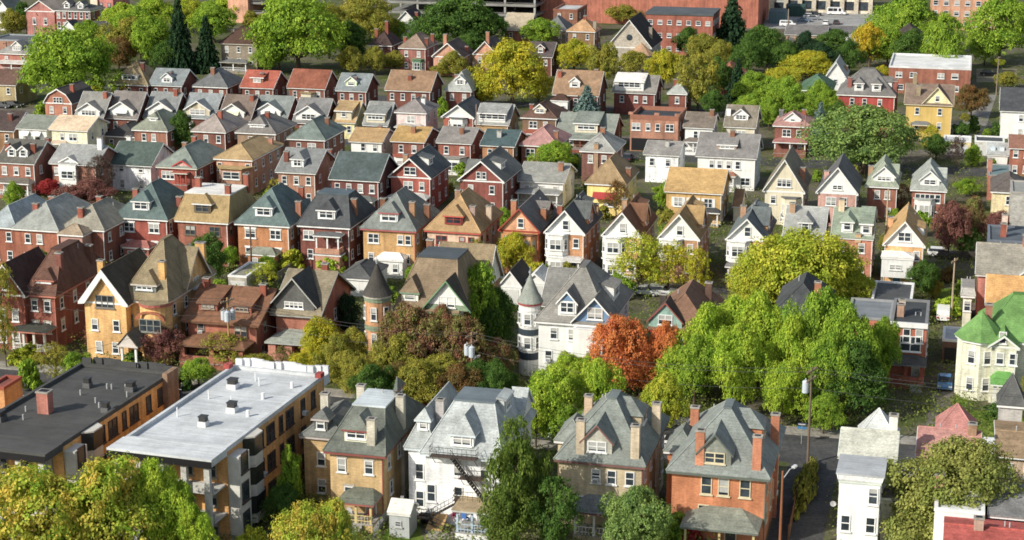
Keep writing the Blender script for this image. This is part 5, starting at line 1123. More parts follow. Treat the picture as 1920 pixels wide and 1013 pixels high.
# yellow brick foursquare
N7 = D_(near=True, group=g7)
b = house('brick_house', 'buff brick house with dark green mansard roof, silver deck and back porch', 'H', -82, 405, 195, 7.4, 14, 'hip', 205, (.46, .30, .125), (.10, .115, .105), top=(3.4, 5), deckc=(.55, .6, .62), trim=(.26, .08, .07), ch=[(.55, -.9, 4.0, (.42, .39, .32)), (.98, -.05, 4.3, (.36, .34, .28)), (-.95, .4, 3.5, (.4, .38, .32))],
          fw=[[-.3], [-.55, .5]], rw=[[-.6, 0, .6], [-.7, -.2, .5]], dorm=[D_(w=2.5, f=-.05, hw=1.5, kind='h', b0=1.2, win='d', ww=2.0, wh=1.0, wall=(.55, .55, .42)), D_(s='r', w=2.4, f=.25, hw=1.5, kind='h', b0=1.4, wall=(.12, .13, .125))], lintel=STONE, oh=.55, **N7)
x = Block(b.root, -b.w / 2 - 2.2, 1.5, 4.2, 9, 7.2, 'hip', 1.7, (.46, .30, .125), (.11, .12, .12), near=True, oh=.4, trim=(.5, .45, .42)); x.windows('f', [[-.1], [-.1]]); x.dormer('f', -.3, 1.5, 1.5, .7, 'h', wall=(.12, .13, .125)); x.chimney(-.6, .0, 2.2, (.4, .38, .32))
b.porch(-.35, .92, 2.8, 2.9, rise=.8, rc=(.11, .125, .105), ncol=3, col=(.62, .5, .25), trim=(.35, .12, .1), base=.8, steps=.3)
b.door('f', .55, .9, (.3, .3, .28))
# white house with fire escape
b = house('white_house', 'white brick house with pale blue grey slate roof and black iron fire escape', 'H', 345, 415, 712, 7.6, 14, 'hip', 185, (.76, .75, .73), (.27, .305, .325), top=(4.2, 4), deckc=(.14, .17, .19), trim=(.62, .68, .72), ch=[(-.95, -.3, 4.2, (.3, .29, .3))],
          fw=[[-.85, -.1, .5], [-.1 , .62]], rw=[3, 3], dorm=[D_(w=2.4, f=-.02, hw=1.7, kind='h', b0=.9, win='d', ww=1.9, wall=W, pitch=1.3), D_(s='r', w=3, f=.05, hw=1.6, kind='s', b0=1.4, wall=(.3, .34, .36))], oh=.5, ww=.95, wh=1.9, wmat=m_brick((.74, .73, .71)), **N7)
x = Block(b.root, -b.w / 2 - 1.0, .6, 2.6, 12, 7.4, 'hip', 3.6, (.76, .75, .73), (.27, .305, .325), near=True, oh=.4, wmat=m_brick((.74, .73, .71)), trim=(.62, .68, .72)); x.windows('f', [[-.1], [-.1]], h=1.8); x.dormer('f', .2, 1.3, 1.5, .8, 'h', wall=W, pitch=1.2)
b.dormer('r', .33 * b.d, 4.2, .8, .4, 'g', wall=W, pitch=1.0, win=None)
wb = b
b.porch(.05, .95, 3.4, 3.0, rise=.05, rc=(.33, .26, .17), ncol=3, col=(.42, .52, .62), kind='flat', base=.7, trim=(.5, .5, .48)); b.door('f', .55, .8, (.5, .5, .5))
# beige foursquare
b = house('brick_house', 'beige brick house with grey green hipped roof and four pale chimneys', 'H', 938, 442, 1348, 7.4, 14, 'hip', 172, (.42, .34, .215), (.155, .18, .175), top=(.8, 2.5), trim=(.2, .1, .09), ch=[(-.5, -.93, 5.2, (.42, .34, .24)), (.82, -.93, 5.0, (.42, .34, .24)), (.99, .25, 4.6, (.45, .37, .26)), (-.8, .5, 2.6, (.42, .3, .2))],
          fw=[[-.5, 0, .5], [-.1, .28, .72]], rw=[4, 4], dorm=[D_(w=3.0, f=-.1, hw=1.4, kind='g', b0=.9, win='d', ww=1.9, wall=(.3, .3, .26), pitch=1.1), D_(s='r', w=3.2, f=.05, hw=1.5, kind='h', b0=1.6)], oh=.5, **N7)
Block(b.root, -b.w / 2 - .1, 1.0, 2.6, 4.6, 7.2, 'hip', 1.9, (.42, .34, .215), (.16, .185, .18), near=True, oh=.4)
b.porch(-.5, .5, 3, 3.0, rise=.9, rc=(.14, .16, .17), ncol=3, base=.6)
# brick foursquare
b = house('brick_house', 'orange red brick house with grey green hipped roof, four brick chimneys and hooded porch', 'I', -75, 492, 388, 7.6, 14, 'hip', 214, (.42, .135, .05), (.15, .175, .175), top=(.6, 2.5), trim=(.12, .14, .12), ch=[(-.42, -.93, 5.2, (.40, .14, .07)), (.80, -.93, 5.0, (.36, .12, .06)), (.99, .25, 4.5, (.36, .12, .06)), (-.85, .45, 2.8, (.36, .12, .06))],
          fw=[[-.3], [-.25, .12, .58]], rw=[4, 4], dorm=[D_(w=3.2, f=-.1, hw=1.4, kind='g', b0=.9, win='d', ww=2.0, wall=(.16, .18, .16), pitch=1.15), D_(s='r', w=3.2, f=.05, hw=1.5, kind='h', b0=1.6)], oh=.55, win=(.62, .55, .38), wh=1.9, ww=1.1, **N7)
Block(b.root, -b.w / 2 - .1, 1.0, 2.6, 4.6, 7.4, 'hip', 1.9, (.42, .135, .05), (.155, .18, .175), near=True, oh=.4)
b.porch(-.62, .92, 3.6, 3.1, rise=1.1, rc=(.17, .19, .165), ncol=3, base=.6, col=(.5, .42, .2), trim=(.14, .16, .14)); b.door('f', .3, .6, (.06, .06, .06))
# white house by the lane
b = house('white_house', 'tall narrow white house with pale two level roof beside the lane', 'I', 688, 532, 882, 8.0, 5.5, 'hip', 512, (.82, .82, .80), (.42, .44, .46), near=True, group=g7, rise=None, oh=.15, fw=[[-.62, .62], [.68]], rw=[2, 2], top=(4.4, 5.0), ds=False, wmat=m_siding((.82, .82, .8)), trim=(.6, .66, .6), wh=1.7)
b.chimney(.05, -.5, 1.9, (.68, .68, .66), w=1.6)
x = Block(b.root, .35, b.d / 2 + 3.3, b.w + 1.4, 6.4, 8.3, 'gs', 1.9, (.8, .8, .78), (.36, .38, .35), near=True, oh=.25, trim=(.62, .68, .62)); x.chimney(.85, .2, 1.8, (.6, .58, .56))
x2 = Block(b.root, 1.0, b.d / 2 + 7.2, 3.4, 3.4, 8.2, 'hip', 3.0, (.8, .8, .78), (.33, .36, .38), near=True)
Block(b.root, b.w / 2 + 1.2, b.d / 2 + 1.0, 2.2, 6, 5.2, 'hip', .6, (.5, .48, .36), (.12, .12, .12), near=True, oh=.1)
wl = b
b = house('pink_roof_house', 'house with dusty pink shingle roof and pyramid turret cap beside willow', 'I', 1030, 440, 1318, 7, 9, 'gs', 305, (.4, .25, .2), (.33, .165, .155), near=True, group=g7, fw=[2, 2], rw=[2, 2], ch=[(.82, -.1, 1.6, TB)])
Block(b.root, .12 * b.w, b.d / 2 + .2, 3.4, 3.4, 7.4, 'hip', 2.6, (.4, .25, .2), (.30, .135, .13), near=True)
b = house('brown_roof_house', 'house with brown tiled roof and small dark finial turret at picture edge', 'I', 1382, 425, 1600, 7, 10, 'gs', 318, (.35, .25, .18), (.21, .15, .095), near=True, group=g7, fw=[2, 2], rw=[2, 2])
Block(b.root, -.2 * b.w, b.d / 2 + 1.8, 2.4, 2.4, 8.8, 'hip', 3.2, (.3, .3, .3), (.07, .075, .08), near=True, oh=.3)
b = house('grey_house', 'house with charcoal grey walls and dark slate roof at the picture corner', 'I', 1352, 690, 1560, 7, 8, 'gs', 605, (.1, .105, .11), (.16, .165, .175), near=True, group=g7, fw=[2, 2], rw=[2, 2], wmat=m_siding((.085, .09, .095)))
b = house('red_roof_house', 'house with bright red metal roof and white rear annex at the picture corner', 'I', 1150, 840, 1580, 6.6, 7, 'gs', 742, (.7, .7, .68), (.27, .06, .055), near=True, group=g7, fw=[2, 2], rw=[2, 2], ch=[(-.3, -.1, 1.6, (.3, .2, .16))])
x = Block(b.root, -b.w * .38, b.d / 2 + 2.6, b.w * .6, 5, 7.2, 'flat', .3, W, (.68, .69, .7), near=True); x.chimney(-.88, .3, 2.4, (.33, .15, .11))
# ================================================================== trees
def leafmesh(pts, name, mat):
    """pts: (position, normal, size) -> one mesh of small bent leaf sprays"""
    rn = random.Random(5); v = []; f = []
    for p, n, s in pts:
        e = n.orthogonal().normalized(); a = rn.uniform(0, 6.283)
        q = n.cross(e); e, q = e * math.cos(a) + q * math.sin(a), q * math.cos(a) - e * math.sin(a)
        i = len(v); L, Wd = s * rn.uniform(.8, 1.25), s * rn.uniform(.5, .8); b = n * (s * .18)
        v += [tuple(p - e * L - b), tuple(p + q * Wd), tuple(p + e * L - b), tuple(p - q * Wd)]
        f.append((i, i + 1, i + 2, i + 3))
    me = bpy.data.meshes.new(name); me.from_pydata(v, [], f); me.materials.append(mat); me.update()
    return me
def rdir(rn):
    z = rn.uniform(-1, 1); a = rn.uniform(0, 6.283); r = math.sqrt(1 - z * z)
    return Vector((r * math.cos(a), r * math.sin(a), z))
def crown_points(seed, nl, per, leaf, shape='round', open_=0.0):
    """unit crown: |x|,|y| <= 1, z 0..1 ; lobes carried on limbs, clumps on lobes, sprays on clumps"""
    rn = random.Random(seed); lobes = []
    tries = 0
    while len(lobes) < nl and tries < 4000:
        tries += 1
        d = rdir(rn); z = .5 + .5 * d.z
        if shape == 'round': wid = math.sqrt(max(0, 1 - (2 * z - .85) ** 2 * .8)) if z > .1 else .5
        elif shape == 'cone': wid = 1.02 - z
        elif shape == 'tall': wid = math.sin(math.pi * min(.97, z * .92 + .06)) ** .7
        else: wid = 1.0 * math.sqrt(max(0.05, 1 - z * z)) * (.8 + .2 * rn.random())
        k = rn.uniform(.35, .82) if len(lobes) % 5 else rn.uniform(.8, .98)
        h = math.hypot(d.x, d.y) or 1
        c = Vector((d.x / h * wid * k * rn.uniform(.4, 1), d.y / h * wid * k * rn.uniform(.4, 1), .08 + z * .78))
        r = rn.choice((rn.uniform(.14, .22), rn.uniform(.2, .36), rn.uniform(.24, .36))) * (1 if shape != 'tall' else .8) * (1.15 - .35 * z)
        if any((c - o).length < .62 * min(r, q) + .07 for o, q in lobes): continue
        lobes.append((c, r))
    pts = []
    for c, r in lobes:
        for _ in range(per):
            d = rdir(rn)
            if d.z < -.25 and rn.random() < .85: continue
            cc = c + Vector((d.x, d.y, d.z * .72)) * r * rn.uniform(.72, 1.12)
            if any((cc - o).length < q * .62 for o, q in lobes): continue
            if rn.random() < open_: continue
            cr = rn.uniform(.05, .11)
            n0 = (d + Vector((0, 0, .85))).normalized()
            for _k in range(rn.randint(9, 15)):
                o = rdir(rn)
                p = cc + Vector((o.x, o.y, o.z * .6)) * cr * rn.uniform(.4, 1.2)
                if p.z < .0: continue
                n = (n0 * .9 + o * .7 + rdir(rn) * .55).normalized()
                pts.append((p, n, leaf * rn.uniform(.6, 1.35)))
    xs = sorted(math.hypot(p.x, p.y) for p, n, s in pts); zs = sorted(p.z for p, n, s in pts)
    r1 = xs[int(len(xs) * .985)]; za, zb = zs[int(len(zs) * .003)], zs[int(len(zs) * .995)]
    def fit(p): return Vector((p.x / r1, p.y / r1, (p.z - za) / (zb - za)))
    pts = [(fit(p), n, s * .5 * (1 / r1 + 1)) for p, n, s in pts]; lobes = [(fit(c), r) for c, r in lobes]
    return pts, lobes
def conifer_points(seed, whorls, leaf, droop=.35):
    rn = random.Random(seed); pts = []
    for w in range(whorls):
        t = w / whorls; z = .02 + t * .95; L = (1.0 - t) ** .85 * rn.uniform(.8, 1.1) + .04
        nb = max(5, int(13 * (1 - t) + 5))
        for k in range(nb):
            a = 6.283 * (k + rn.random() * .8) / nb; l = L * rn.uniform(.65, 1.08)
            n = max(3, int(l * 17))
            for j in range(n):
                s = (j + .5) / n
                if s < .25 and t < .8: continue
                p = Vector((math.cos(a) * l * s, math.sin(a) * l * s, z - droop * .28 * l * s * s + .02 * rn.random()))
                sp = .09 * (1.2 - s) + .02
                for q in range(4):
                    o = Vector((rn.uniform(-sp, sp), rn.uniform(-sp, sp), rn.uniform(-.02, .012)))
                    nn = (Vector((math.cos(a) * .35, math.sin(a) * .35, 1)) + rdir(rn) * .55).normalized()
                    pts.append((p + o, nn, leaf * rn.uniform(.7, 1.3)))
    return pts
def trunk_mesh(lobes, seed, mat, th=.055):
    rn = random.Random(seed); m = MB()
    m.tube((0, 0, -1.8), (.01, 0, -.2), th * 1.35, th, 8); m.tube((.01, 0, -.2), (.0, .01, .3), th, th * .65, 8); m.tube((0, .01, .3), (.02, 0, .75), th * .65, th * .25, 6)
    for c, r in lobes[:16]:
        z0 = max(-.12, c.z * .45 - .1 + rn.uniform(-.05, .05)); mid = Vector((c.x * .5, c.y * .5, (z0 + c.z) * .5 - .04))
        m.tube((0, 0, z0), mid, th * .42, th * .3, 5); m.tube(mid, c, th * .3, th * .1, 5)
    return m.mesh('trunk', [mat])
BARK = m_bark((.10, .075, .055)); PALEBARK = m_bark((.34, .31, .27)); DARKBARK = m_bark((.05, .038, .03))
PROTO = {}
def proto(kind, tone, var):
    k = (kind, tone, var % 3)
    if k in PROTO: return PROTO[k]
    mat = m_leaf(*TONES[tone]); sd = 11 + (var % 3) * 7
    if (kind, var % 3) not in PTS:
        if kind == 'round': PTS[kind, var % 3] = crown_points(sd, 34, 125, .0215, 'round')
        elif kind == 'wide': PTS[kind, var % 3] = crown_points(sd + 1, 38, 125, .02, 'wide')
        elif kind == 'tall': PTS[kind, var % 3] = crown_points(sd + 2, 32, 70, .028, 'tall')
        elif kind == 'airy': PTS[kind, var % 3] = crown_points(sd + 3, 28, 44, .022, 'round', .25)
        elif kind == 'bush': PTS[kind, var % 3] = crown_points(sd + 4, 18, 44, .055, 'wide')
        elif kind == 'cone': PTS[kind, var % 3] = (conifer_points(sd, 26, .05), [])
        elif kind == 'willow': PTS[kind, var % 3] = crown_points(sd + 9, 48, 170, .019, 'wide')
        elif kind == 'pine': PTS[kind, var % 3] = crown_points(sd + 5, 36, 60, .023, 'tall', .15)
    pts, lobes = PTS[kind, var % 3]
    me = leafmesh(pts, 'crown', mat)
    PROTO[k] = (me, lobes); return PROTO[k]
PTS = {}; TRUNKS = {}
TONES = {
    'green': ((0.124, 0.233, 0.024), (0.239, 0.336, 0.031)), 'deep': ((0.042, 0.095, 0.021), (0.091, 0.164, 0.031)), 'bright': ((0.179, 0.300, 0.022), (0.331, 0.408, 0.036)),
    'lime': ((0.229, 0.305, 0.024), (0.386, 0.380, 0.034)), 'yellow': ((0.437, 0.370, 0.020), (0.252, 0.286, 0.024)), 'gold': ((0.450, 0.300, 0.018), (0.330, 0.300, 0.021)), 'olive': ((0.171, 0.190, 0.032), (0.291, 0.260, 0.040)),
    'turning': ((0.235, 0.375, 0.032), (0.41, 0.31, 0.05)), 'orange': ((0.5, 0.2, 0.06), (0.45, 0.13, 0.05)), 'wine': ((0.23, 0.09, 0.07), (0.16, 0.19, 0.05)), 'red': ((0.375, 0.045, 0.045), (0.255, 0.030, 0.038)),
    'purple': ((0.154, 0.064, 0.064), (0.234, 0.108, 0.082)), 'spruce': ((0.018, 0.048, 0.027), (0.038, 0.075, 0.033)), 'blue': ((0.105, 0.173, 0.173), (0.165, 0.240, 0.232)), 'brown': ((0.195, 0.098, 0.038), (0.135, 0.112, 0.038)), 'bare': ((0.112, 0.075, 0.068), (0.075, 0.060, 0.053)),
    'willow': ((0.156, 0.194, 0.044), (0.237, 0.244, 0.062)), 'sage': ((0.110, 0.190, 0.054), (0.178, 0.252, 0.064)),
    'cedar': ((.075, .125, .022), (.125, .175, .03))}
NV = [0]
def tree(kind, tone, label, t, cx, ytop, ybase, wpx, name=None, group=None, cat='tree', base=.22, bark=None):
    for _ in range(30):                            # a trunk never stands inside a house
        P = at(t, cx, ybase)
        if any(abs((P - f[2]).dot(U)) < f[3] / 2 + .4 and abs((P - f[2]).dot(V)) < f[4] / 2 + .8 for f in FOOT): ybase += 5
        else: break
    s = F / depth_of(P)
    zt = height_at(px(t, cx, ytop), P.x, P.y); H = max(1.0, zt)
    Rw = wpx / K / 2 / s * 1.12
    NV[0] += 1; var = NV[0]
    name = name or {'cone': 'spruce_tree', 'bush': 'bush'}.get(kind, 'tree')
    me, lobes = proto(kind, tone, var)
    if kind == 'bush': base = .0
    if kind == 'cone': base = .06
    r = empty(name, P, random.uniform(0, 6.28), label, cat, group)
    Hc = H * (1 - base)
    if kind in ('round', 'wide', 'airy', 'willow'): Hc = min(Hc, Rw * (2.5 if kind != 'wide' else 2.3))
    base = 1 - Hc / H
    c = link('crown', me, r); c.location = (0, 0, H * base); c.scale = (Rw, Rw, Hc)
    bk = bark or (DARKBARK if kind in ('cone', 'bush') else BARK)
    if kind == 'cone':
        k = ('cone', bk.name)
        if k not in TRUNKS: m = MB(); m.tube((0, 0, 0), (0, 0, .97), .03, .004, 7); TRUNKS[k] = m.mesh('trunk', [bk])
        o = link('trunk', TRUNKS[k], r); o.scale = (H * .5, H * .5, H)
    else:
        k = (kind, var % 3, bk.name)
        if k not in TRUNKS: TRUNKS[k] = trunk_mesh(lobes, var, bk, .05 if kind != 'airy' else .035)
        o = link('trunk', TRUNKS[k], r); o.location = (0, 0, H * base); o.scale = (Rw, Rw, Hc)
        if base > 0 and Hc * .75 < H * base + .1: o.scale = (Rw, Rw, Hc)
    return r
GT = {'t': 'trees of the tall wooded strip', 'y': 'olive street trees in a row', 's': 'street trees before the mansions', 'a': 'trees along the alley', 'e': 'trees among the upper houses', 'f': 'trees behind the near houses', 'b': 'bushes in the yards'}
# the tall wooded strip
tree('wide', 'green', 'huge green maple crown beside the barn roofed house', 'A', 310, 130, 470, 430, group=GT['t'])
tree('round', 'bright', 'bright green tree above the olive tree near the rowhouse', 'A', 545, 15, 190, 220, group=GT['t'])
tree('round', 'olive', 'broad olive green tree behind the rusty orange tree', 'A', 560, 85, 290, 240, group=GT['t'])
tree('round', 'brown', 'rusty orange brown tree beside the huge maple', 'A', 528, 165, 320, 150, group=GT['t'])
tree('round', 'green', 'mid green tree between olive tree and dark tall spruce', 'A', 672, 75, 310, 210, group=GT['t'])
tree('round', 'bright', 'bright green crown at the top edge above the olive tree', 'A', 690, -25, 150, 190, group=GT['t'])
tree('round', 'lime', 'yellow green crown behind the taller dark spruce', 'A', 840, -15, 150, 150, group=GT['t'])
tree('cone', 'spruce', 'taller of two dark spruces near the stone mansion', 'A', 800, -30, 325, 150, group=GT['t'])
tree('cone', 'spruce', 'shorter broad dark spruce next to the stone mansion', 'A', 918, 60, 322, 140, group=GT['t'])
tree('round', 'green', 'fresh green tree just behind the stone mansion', 'A', 950, 15, 190, 220, group=GT['t'])
tree('wide', 'green', 'enormous green maple to the side of the stone mansion', 'A', 1320, -35, 325, 400, group=GT['t'])
tree('round', 'olive', 'olive tree between stone mansion and enormous maple', 'A', 1125, 50, 185, 110, group=GT['t'])
tree('round', 'green', 'medium green tree at the foot of the enormous maple', 'A', 1190, 180, 330, 130, group=GT['t'])
tree('round', 'olive', 'pale olive tree near the small far corner white house', 'A', 55, 40, 175, 140, group=GT['t'])
tree('round', 'deep', 'dark green tree beside the rowhouse gable', 'A', 118, 10, 150, 110, group=GT['t'])
tree('wide', 'olive', 'olive green tree beyond the white gable near the deck', 'B', 95, -30, 190, 260, group=GT['t'])
tree('round', 'deep', 'dark tree shading the dark red house with tall chimneys', 'B', 40, 95, 290, 190, group=GT['t'])
tree('wide', 'deep', 'very large dark green oak in front of the parking deck', 'B', 520, -20, 225, 370, group=GT['t'])
tree('round', 'green', 'small bright green tree below the little white gable', 'B', 248, 88, 190, 115, group=GT['t'])
tree('round', 'green', 'rounded green tree beside the beige gabled brick house', 'B', 878, 82, 215, 170, group=GT['t'])
tree('wide', 'yellow', 'big golden yellow maple standing over the bungalow street', 'B', 755, 180, 470, 330, group=GT['t'])
tree('round', 'yellow', 'lower golden crown tucked against the big golden maple', 'B', 625, 330, 470, 150, group=GT['t'])
tree('round', 'yellow', 'golden crown between the big golden maple and pink house', 'B', 872, 312, 470, 140, group=GT['t'])
for i, (x, y0, y1, w, tn, lb) in enumerate([(45, 205, 335, 130, 'olive', 'olive street tree above the pale green dormer'), (150, 208, 335, 110, 'olive', 'olive street tree above the brown shingle roof'), (238, 225, 320, 120, 'olive', 'low olive tree in front of green bay house'),
        (497, 225, 320, 130, 'olive', 'olive tree in front of the salmon front gable'), (435, 285, 330, 90, 'olive', 'small olive tree by the brown shingle roof chimney'), (1030, 175, 330, 200, 'yellow', 'wide yellow green street tree beyond the tan roof'), (1165, 195, 390, 150, 'olive', 'olive street tree beside the flat topped dormer house'),
        (1290, 225, 345, 150, 'olive', 'olive street tree behind the flat topped dormer house'), (1425, 220, 400, 160, 'yellow', 'yellow olive street tree above the narrow pale hipped roof'), (1212, 178, 270, 100, 'deep', 'small dark tree in front of the stone church')]):
    tree('round', tn, lb, 'B', x, y0, y1, w, group=GT['y'])
tree('cone', 'blue', 'silvery blue spruce in front of the tan cross roof with painted shade', 'B', 1087, 372, 545, 150, group=GT['e'])
tree('round', 'green', 'rounded dark green tree beside the weathered pink roof', 'B', 948, 626, 760, 215, group=GT['e'])
tree('bush', 'deep', 'round bush in front of the small white tan roofed house', 'B', 90, 638, 676, 95, group=GT['b'], cat='bush')
tree('bush', 'green', 'reddish green bush between pink house and white gabled house', 'B', 443, 432, 512, 55, group=GT['b'], cat='bush')
tree('round', 'olive', 'yellowish tree against the orange red skyline building', 'B', 1245, 15, 105, 170, group=GT['t'])
tree('cone', 'spruce', 'tall dark spruce against the red skyline wing', 'C', 215, -45, 235, 190, group=GT['t'])
for x, y0, y1, w, tn, kd, lb in [(350, 115, 300, 210, 'deep', 'round', 'dark green tree below the teal container'), (85, 150, 300, 170, 'olive', 'round', 'olive tree at the foot of the tall dark spruce'), (540, 138, 290, 130, 'spruce', 'round', 'dark blue green pine below the car park flats'),
        (662, 130, 275, 180, 'deep', 'round', 'dark green tree in front of the low white flats'), (825, 105, 300, 165, 'gold', 'tall', 'upright golden yellow tree beside the white flat roof'), (968, -30, 240, 350, 'green', 'wide', 'very large green tree in front of the dark gabled hall'),
        (1210, -20, 120, 150, 'gold', 'airy', 'pale sparse tree in front of the orange tower'), (1400, -20, 285, 300, 'green', 'wide', 'huge fresh green tree at the upper picture edge'), (65, 240, 500, 180, 'olive', 'pine', 'dull olive conifer like tree beside the salmon hipped roof'),
        (240, 250, 455, 110, 'spruce', 'cone', 'dark narrow conifer in front of the salmon hipped roof'), (372, 185, 310, 120, 'deep', 'tall', 'pointed green tree behind the yellow green mass'), (330, 320, 470, 190, 'green', 'round', 'green bushy tree beside the sunken green roof'),
        (450, 345, 560, 200, 'green', 'round', 'green tree above the cream house with triple dormer'), (555, 228, 360, 230, 'yellow', 'wide', 'yellow green spreading tree behind the sunken green roof'), (600, 360, 500, 150, 'green', 'round', 'dark green tree beside the crimson house wall'),
        (380, 440, 580, 110, 'green', 'round', 'small green tree between cream house and pink roof'), (880, 290, 390, 90, 'yellow', 'round', 'yellowish tree between crimson and yellow houses'), (1275, 378, 520, 150, 'brown', 'round', 'brownish green tree beside the tall yellow house'),
        (1095, 552, 690, 100, 'yellow', 'airy', 'thin yellow tree in front of the tall yellow house'), (1120, 595, 710, 125, 'deep', 'round', 'dark green tree below the yellow house'), (1210, 600, 750, 90, 'bare', 'airy', 'nearly bare thin tree in front of white roofed garage'),
        (1430, 318, 392, 120, 'olive', 'round', 'low olive tree by the black car'), (1395, 260, 300, 60, 'lime', 'round', 'tiny bright green tree under the huge edge tree'), (680, 450, 600, 130, 'deep', 'round', 'dark tree between blue spruce and crimson house')]:
    tree(kd, tn, lb, 'C', x, y0, y1, w, group=GT['t'])
tree('cone', 'blue', 'narrow blue spruce beside the dusty pink roof', 'C', 605, 445, 620, 105, group=GT['e'])
tree('wide', 'sage', 'vast spreading green tree below the crimson house', 'C', 800, 475, 770, 480, group=GT['e'])
tree('bush', 'deep', 'dark hedge bush by the white edge house drive', 'C', 1385, 542, 605, 60, group=GT['b'], cat='bush')
# among the upper houses
tree('round', 'deep', 'round dark tree between moss green and mauve roofs', 'A', 802, 495, 690, 135, group=GT['e'])
tree('bush', 'green', 'bushy green shrub in front of the barn roofed house', 'A', 200, 448, 515, 105, group=GT['b'], cat='bush')
tree('bush', 'lime', 'light green shrub between the huge maple and tan dormer roof', 'A', 428, 355, 412, 85, group=GT['b'], cat='bush')
tree('airy', 'bare', 'bare purple brown tree before the white stucco house', 'A', 445, 690, 850, 180, group=GT['e'])
tree('round', 'red', 'small crimson tree beside the dark purple tree', 'D', 218, -5, 78, 110, group=GT['e'])
tree('round', 'purple', 'wide dark purple brown tree above the duplex roof', 'D', 385, 0, 118, 250, group=GT['e'])
tree('airy', 'yellow', 'thin yellow tree in front of the grey hooded dormer house', 'D', 1265, -20, 78, 130, group=GT['e'])
tree('airy', 'brown', 'copper brown tree in front of the yellow awning house', 'E', 1215, -5, 108, 140, group=GT['e'])
tree('tall', 'green', 'fresh green small tree before the ochre brick house', 'E', 1432, 8, 140, 120, group=GT['e'])
tree('airy', 'wine', 'purple red street tree before the sage green hipped house', 'F', 965, 15, 155, 140, group=GT['e'])
tree('round', 'purple', 'purple leaved tree beside the white front gable house', 'F', 1175, 95, 345, 170, group=GT['a'])
tree('round', 'wine', 'wine red tree between the purple trees', 'F', 1265, 82, 300, 170, group=GT['a'])
tree('round', 'purple', 'dark purple brown tree against the pale stone block', 'F', 1390, 140, 320, 150, group=GT['a'])
tree('round', 'deep', 'dark green tree below the wine red tree', 'F', 1240, 190, 340, 130, group=GT['a'])
tree('round', 'green', 'bright tree beside the mint grey cross gabled house', 'C', 1255, 790, 870, 110, group=GT['e'])
# along the alley
tree('round', 'deep', 'dark green tree beside the tan chimney and orange brown house', 'D', 925, 243, 480, 190, group=GT['a'])
tree('round', 'green', 'green tree in front of the tan mansard house', 'D', 1022, 292, 400, 90, group=GT['a'])
tree('airy', 'lime', 'loose light green tree beside the tall slim pole', 'D', 1165, 360, 490, 140, group=GT['a'])
tree('bush', 'lime', 'round lime green bush behind the dark red charcoal roof house', 'D', 1300, 308, 400, 115, group=GT['b'], cat='bush')
tree('bush', 'bright', 'lime bush at the foot of the upstairs porch', 'D', 1475, 320, 405, 130, group=GT['b'], cat='bush')
tree('round', 'yellow', 'bright yellow tree in front of the salmon front gable', 'E', 760, 232, 420, 180, group=GT['a'])
tree('airy', 'olive', 'small olive tree in front of the pale pinkish house', 'E', 602, 258, 330, 100, group=GT['a'])
for x, y0, y1, w in ((905, 372, 445, 50), (940, 410, 448, 30)): tree('tall', 'green', 'clipped conical hedge shrub beneath the white two storey bay' if w == 50 else 'smaller conical hedge shrub beneath the white two storey bay', 'E', x, y0, y1, w, name='hedge_shrub', cat='shrub', group=GT['b'], base=.02)
tree('bush', 'yellow', 'yellow green shrubs at the foot of the yellow tree', 'E', 855, 365, 450, 110, group=GT['b'], cat='bush')
tree('airy', 'lime', 'tall airy yellow green tree before the balcony gable', 'E', 1312, 235, 505, 285, group=GT['a'])
tree('airy', 'yellow', 'airy yellow tree before the black sided gable', 'E', 1445, 275, 500, 240, group=GT['a'])
tree('airy', 'yellow', 'slim yellowish tree below the teal gable', 'F', 60, 300, 520, 150, group=GT['a'])
tree('wide', 'lime', 'vast yellow green tree hiding the grey and sage roofs', 'F', 520, 228, 620, 480, group=GT['a'])
tree('round', 'lime', 'yellow green crown joined to the vast yellow green tree by teal gable', 'F', 310, 320, 610, 250, group=GT['a'])
tree('round', 'lime', 'yellow green crown beside the flat dark garage roof', 'F', 735, 385, 600, 230, group=GT['a'])
tree('round', 'deep', 'compact dark green tree beside the white box porch', 'F', 1062, 355, 535, 145, group=GT['a'])
tree('bush', 'bright', 'leafy garden patch beside the wooden pole', 'F', 1175, 515, 600, 130, group=GT['b'], cat='bush')
tree('bush', 'brown', 'rusty garden shrub beside the dark compact tree', 'F', 1178, 385, 450, 70, group=GT['b'], cat='bush')
tree('bush', 'green', 'green garden shrub near the cream annex', 'F', 1250, 440, 500, 80, group=GT['b'], cat='bush')
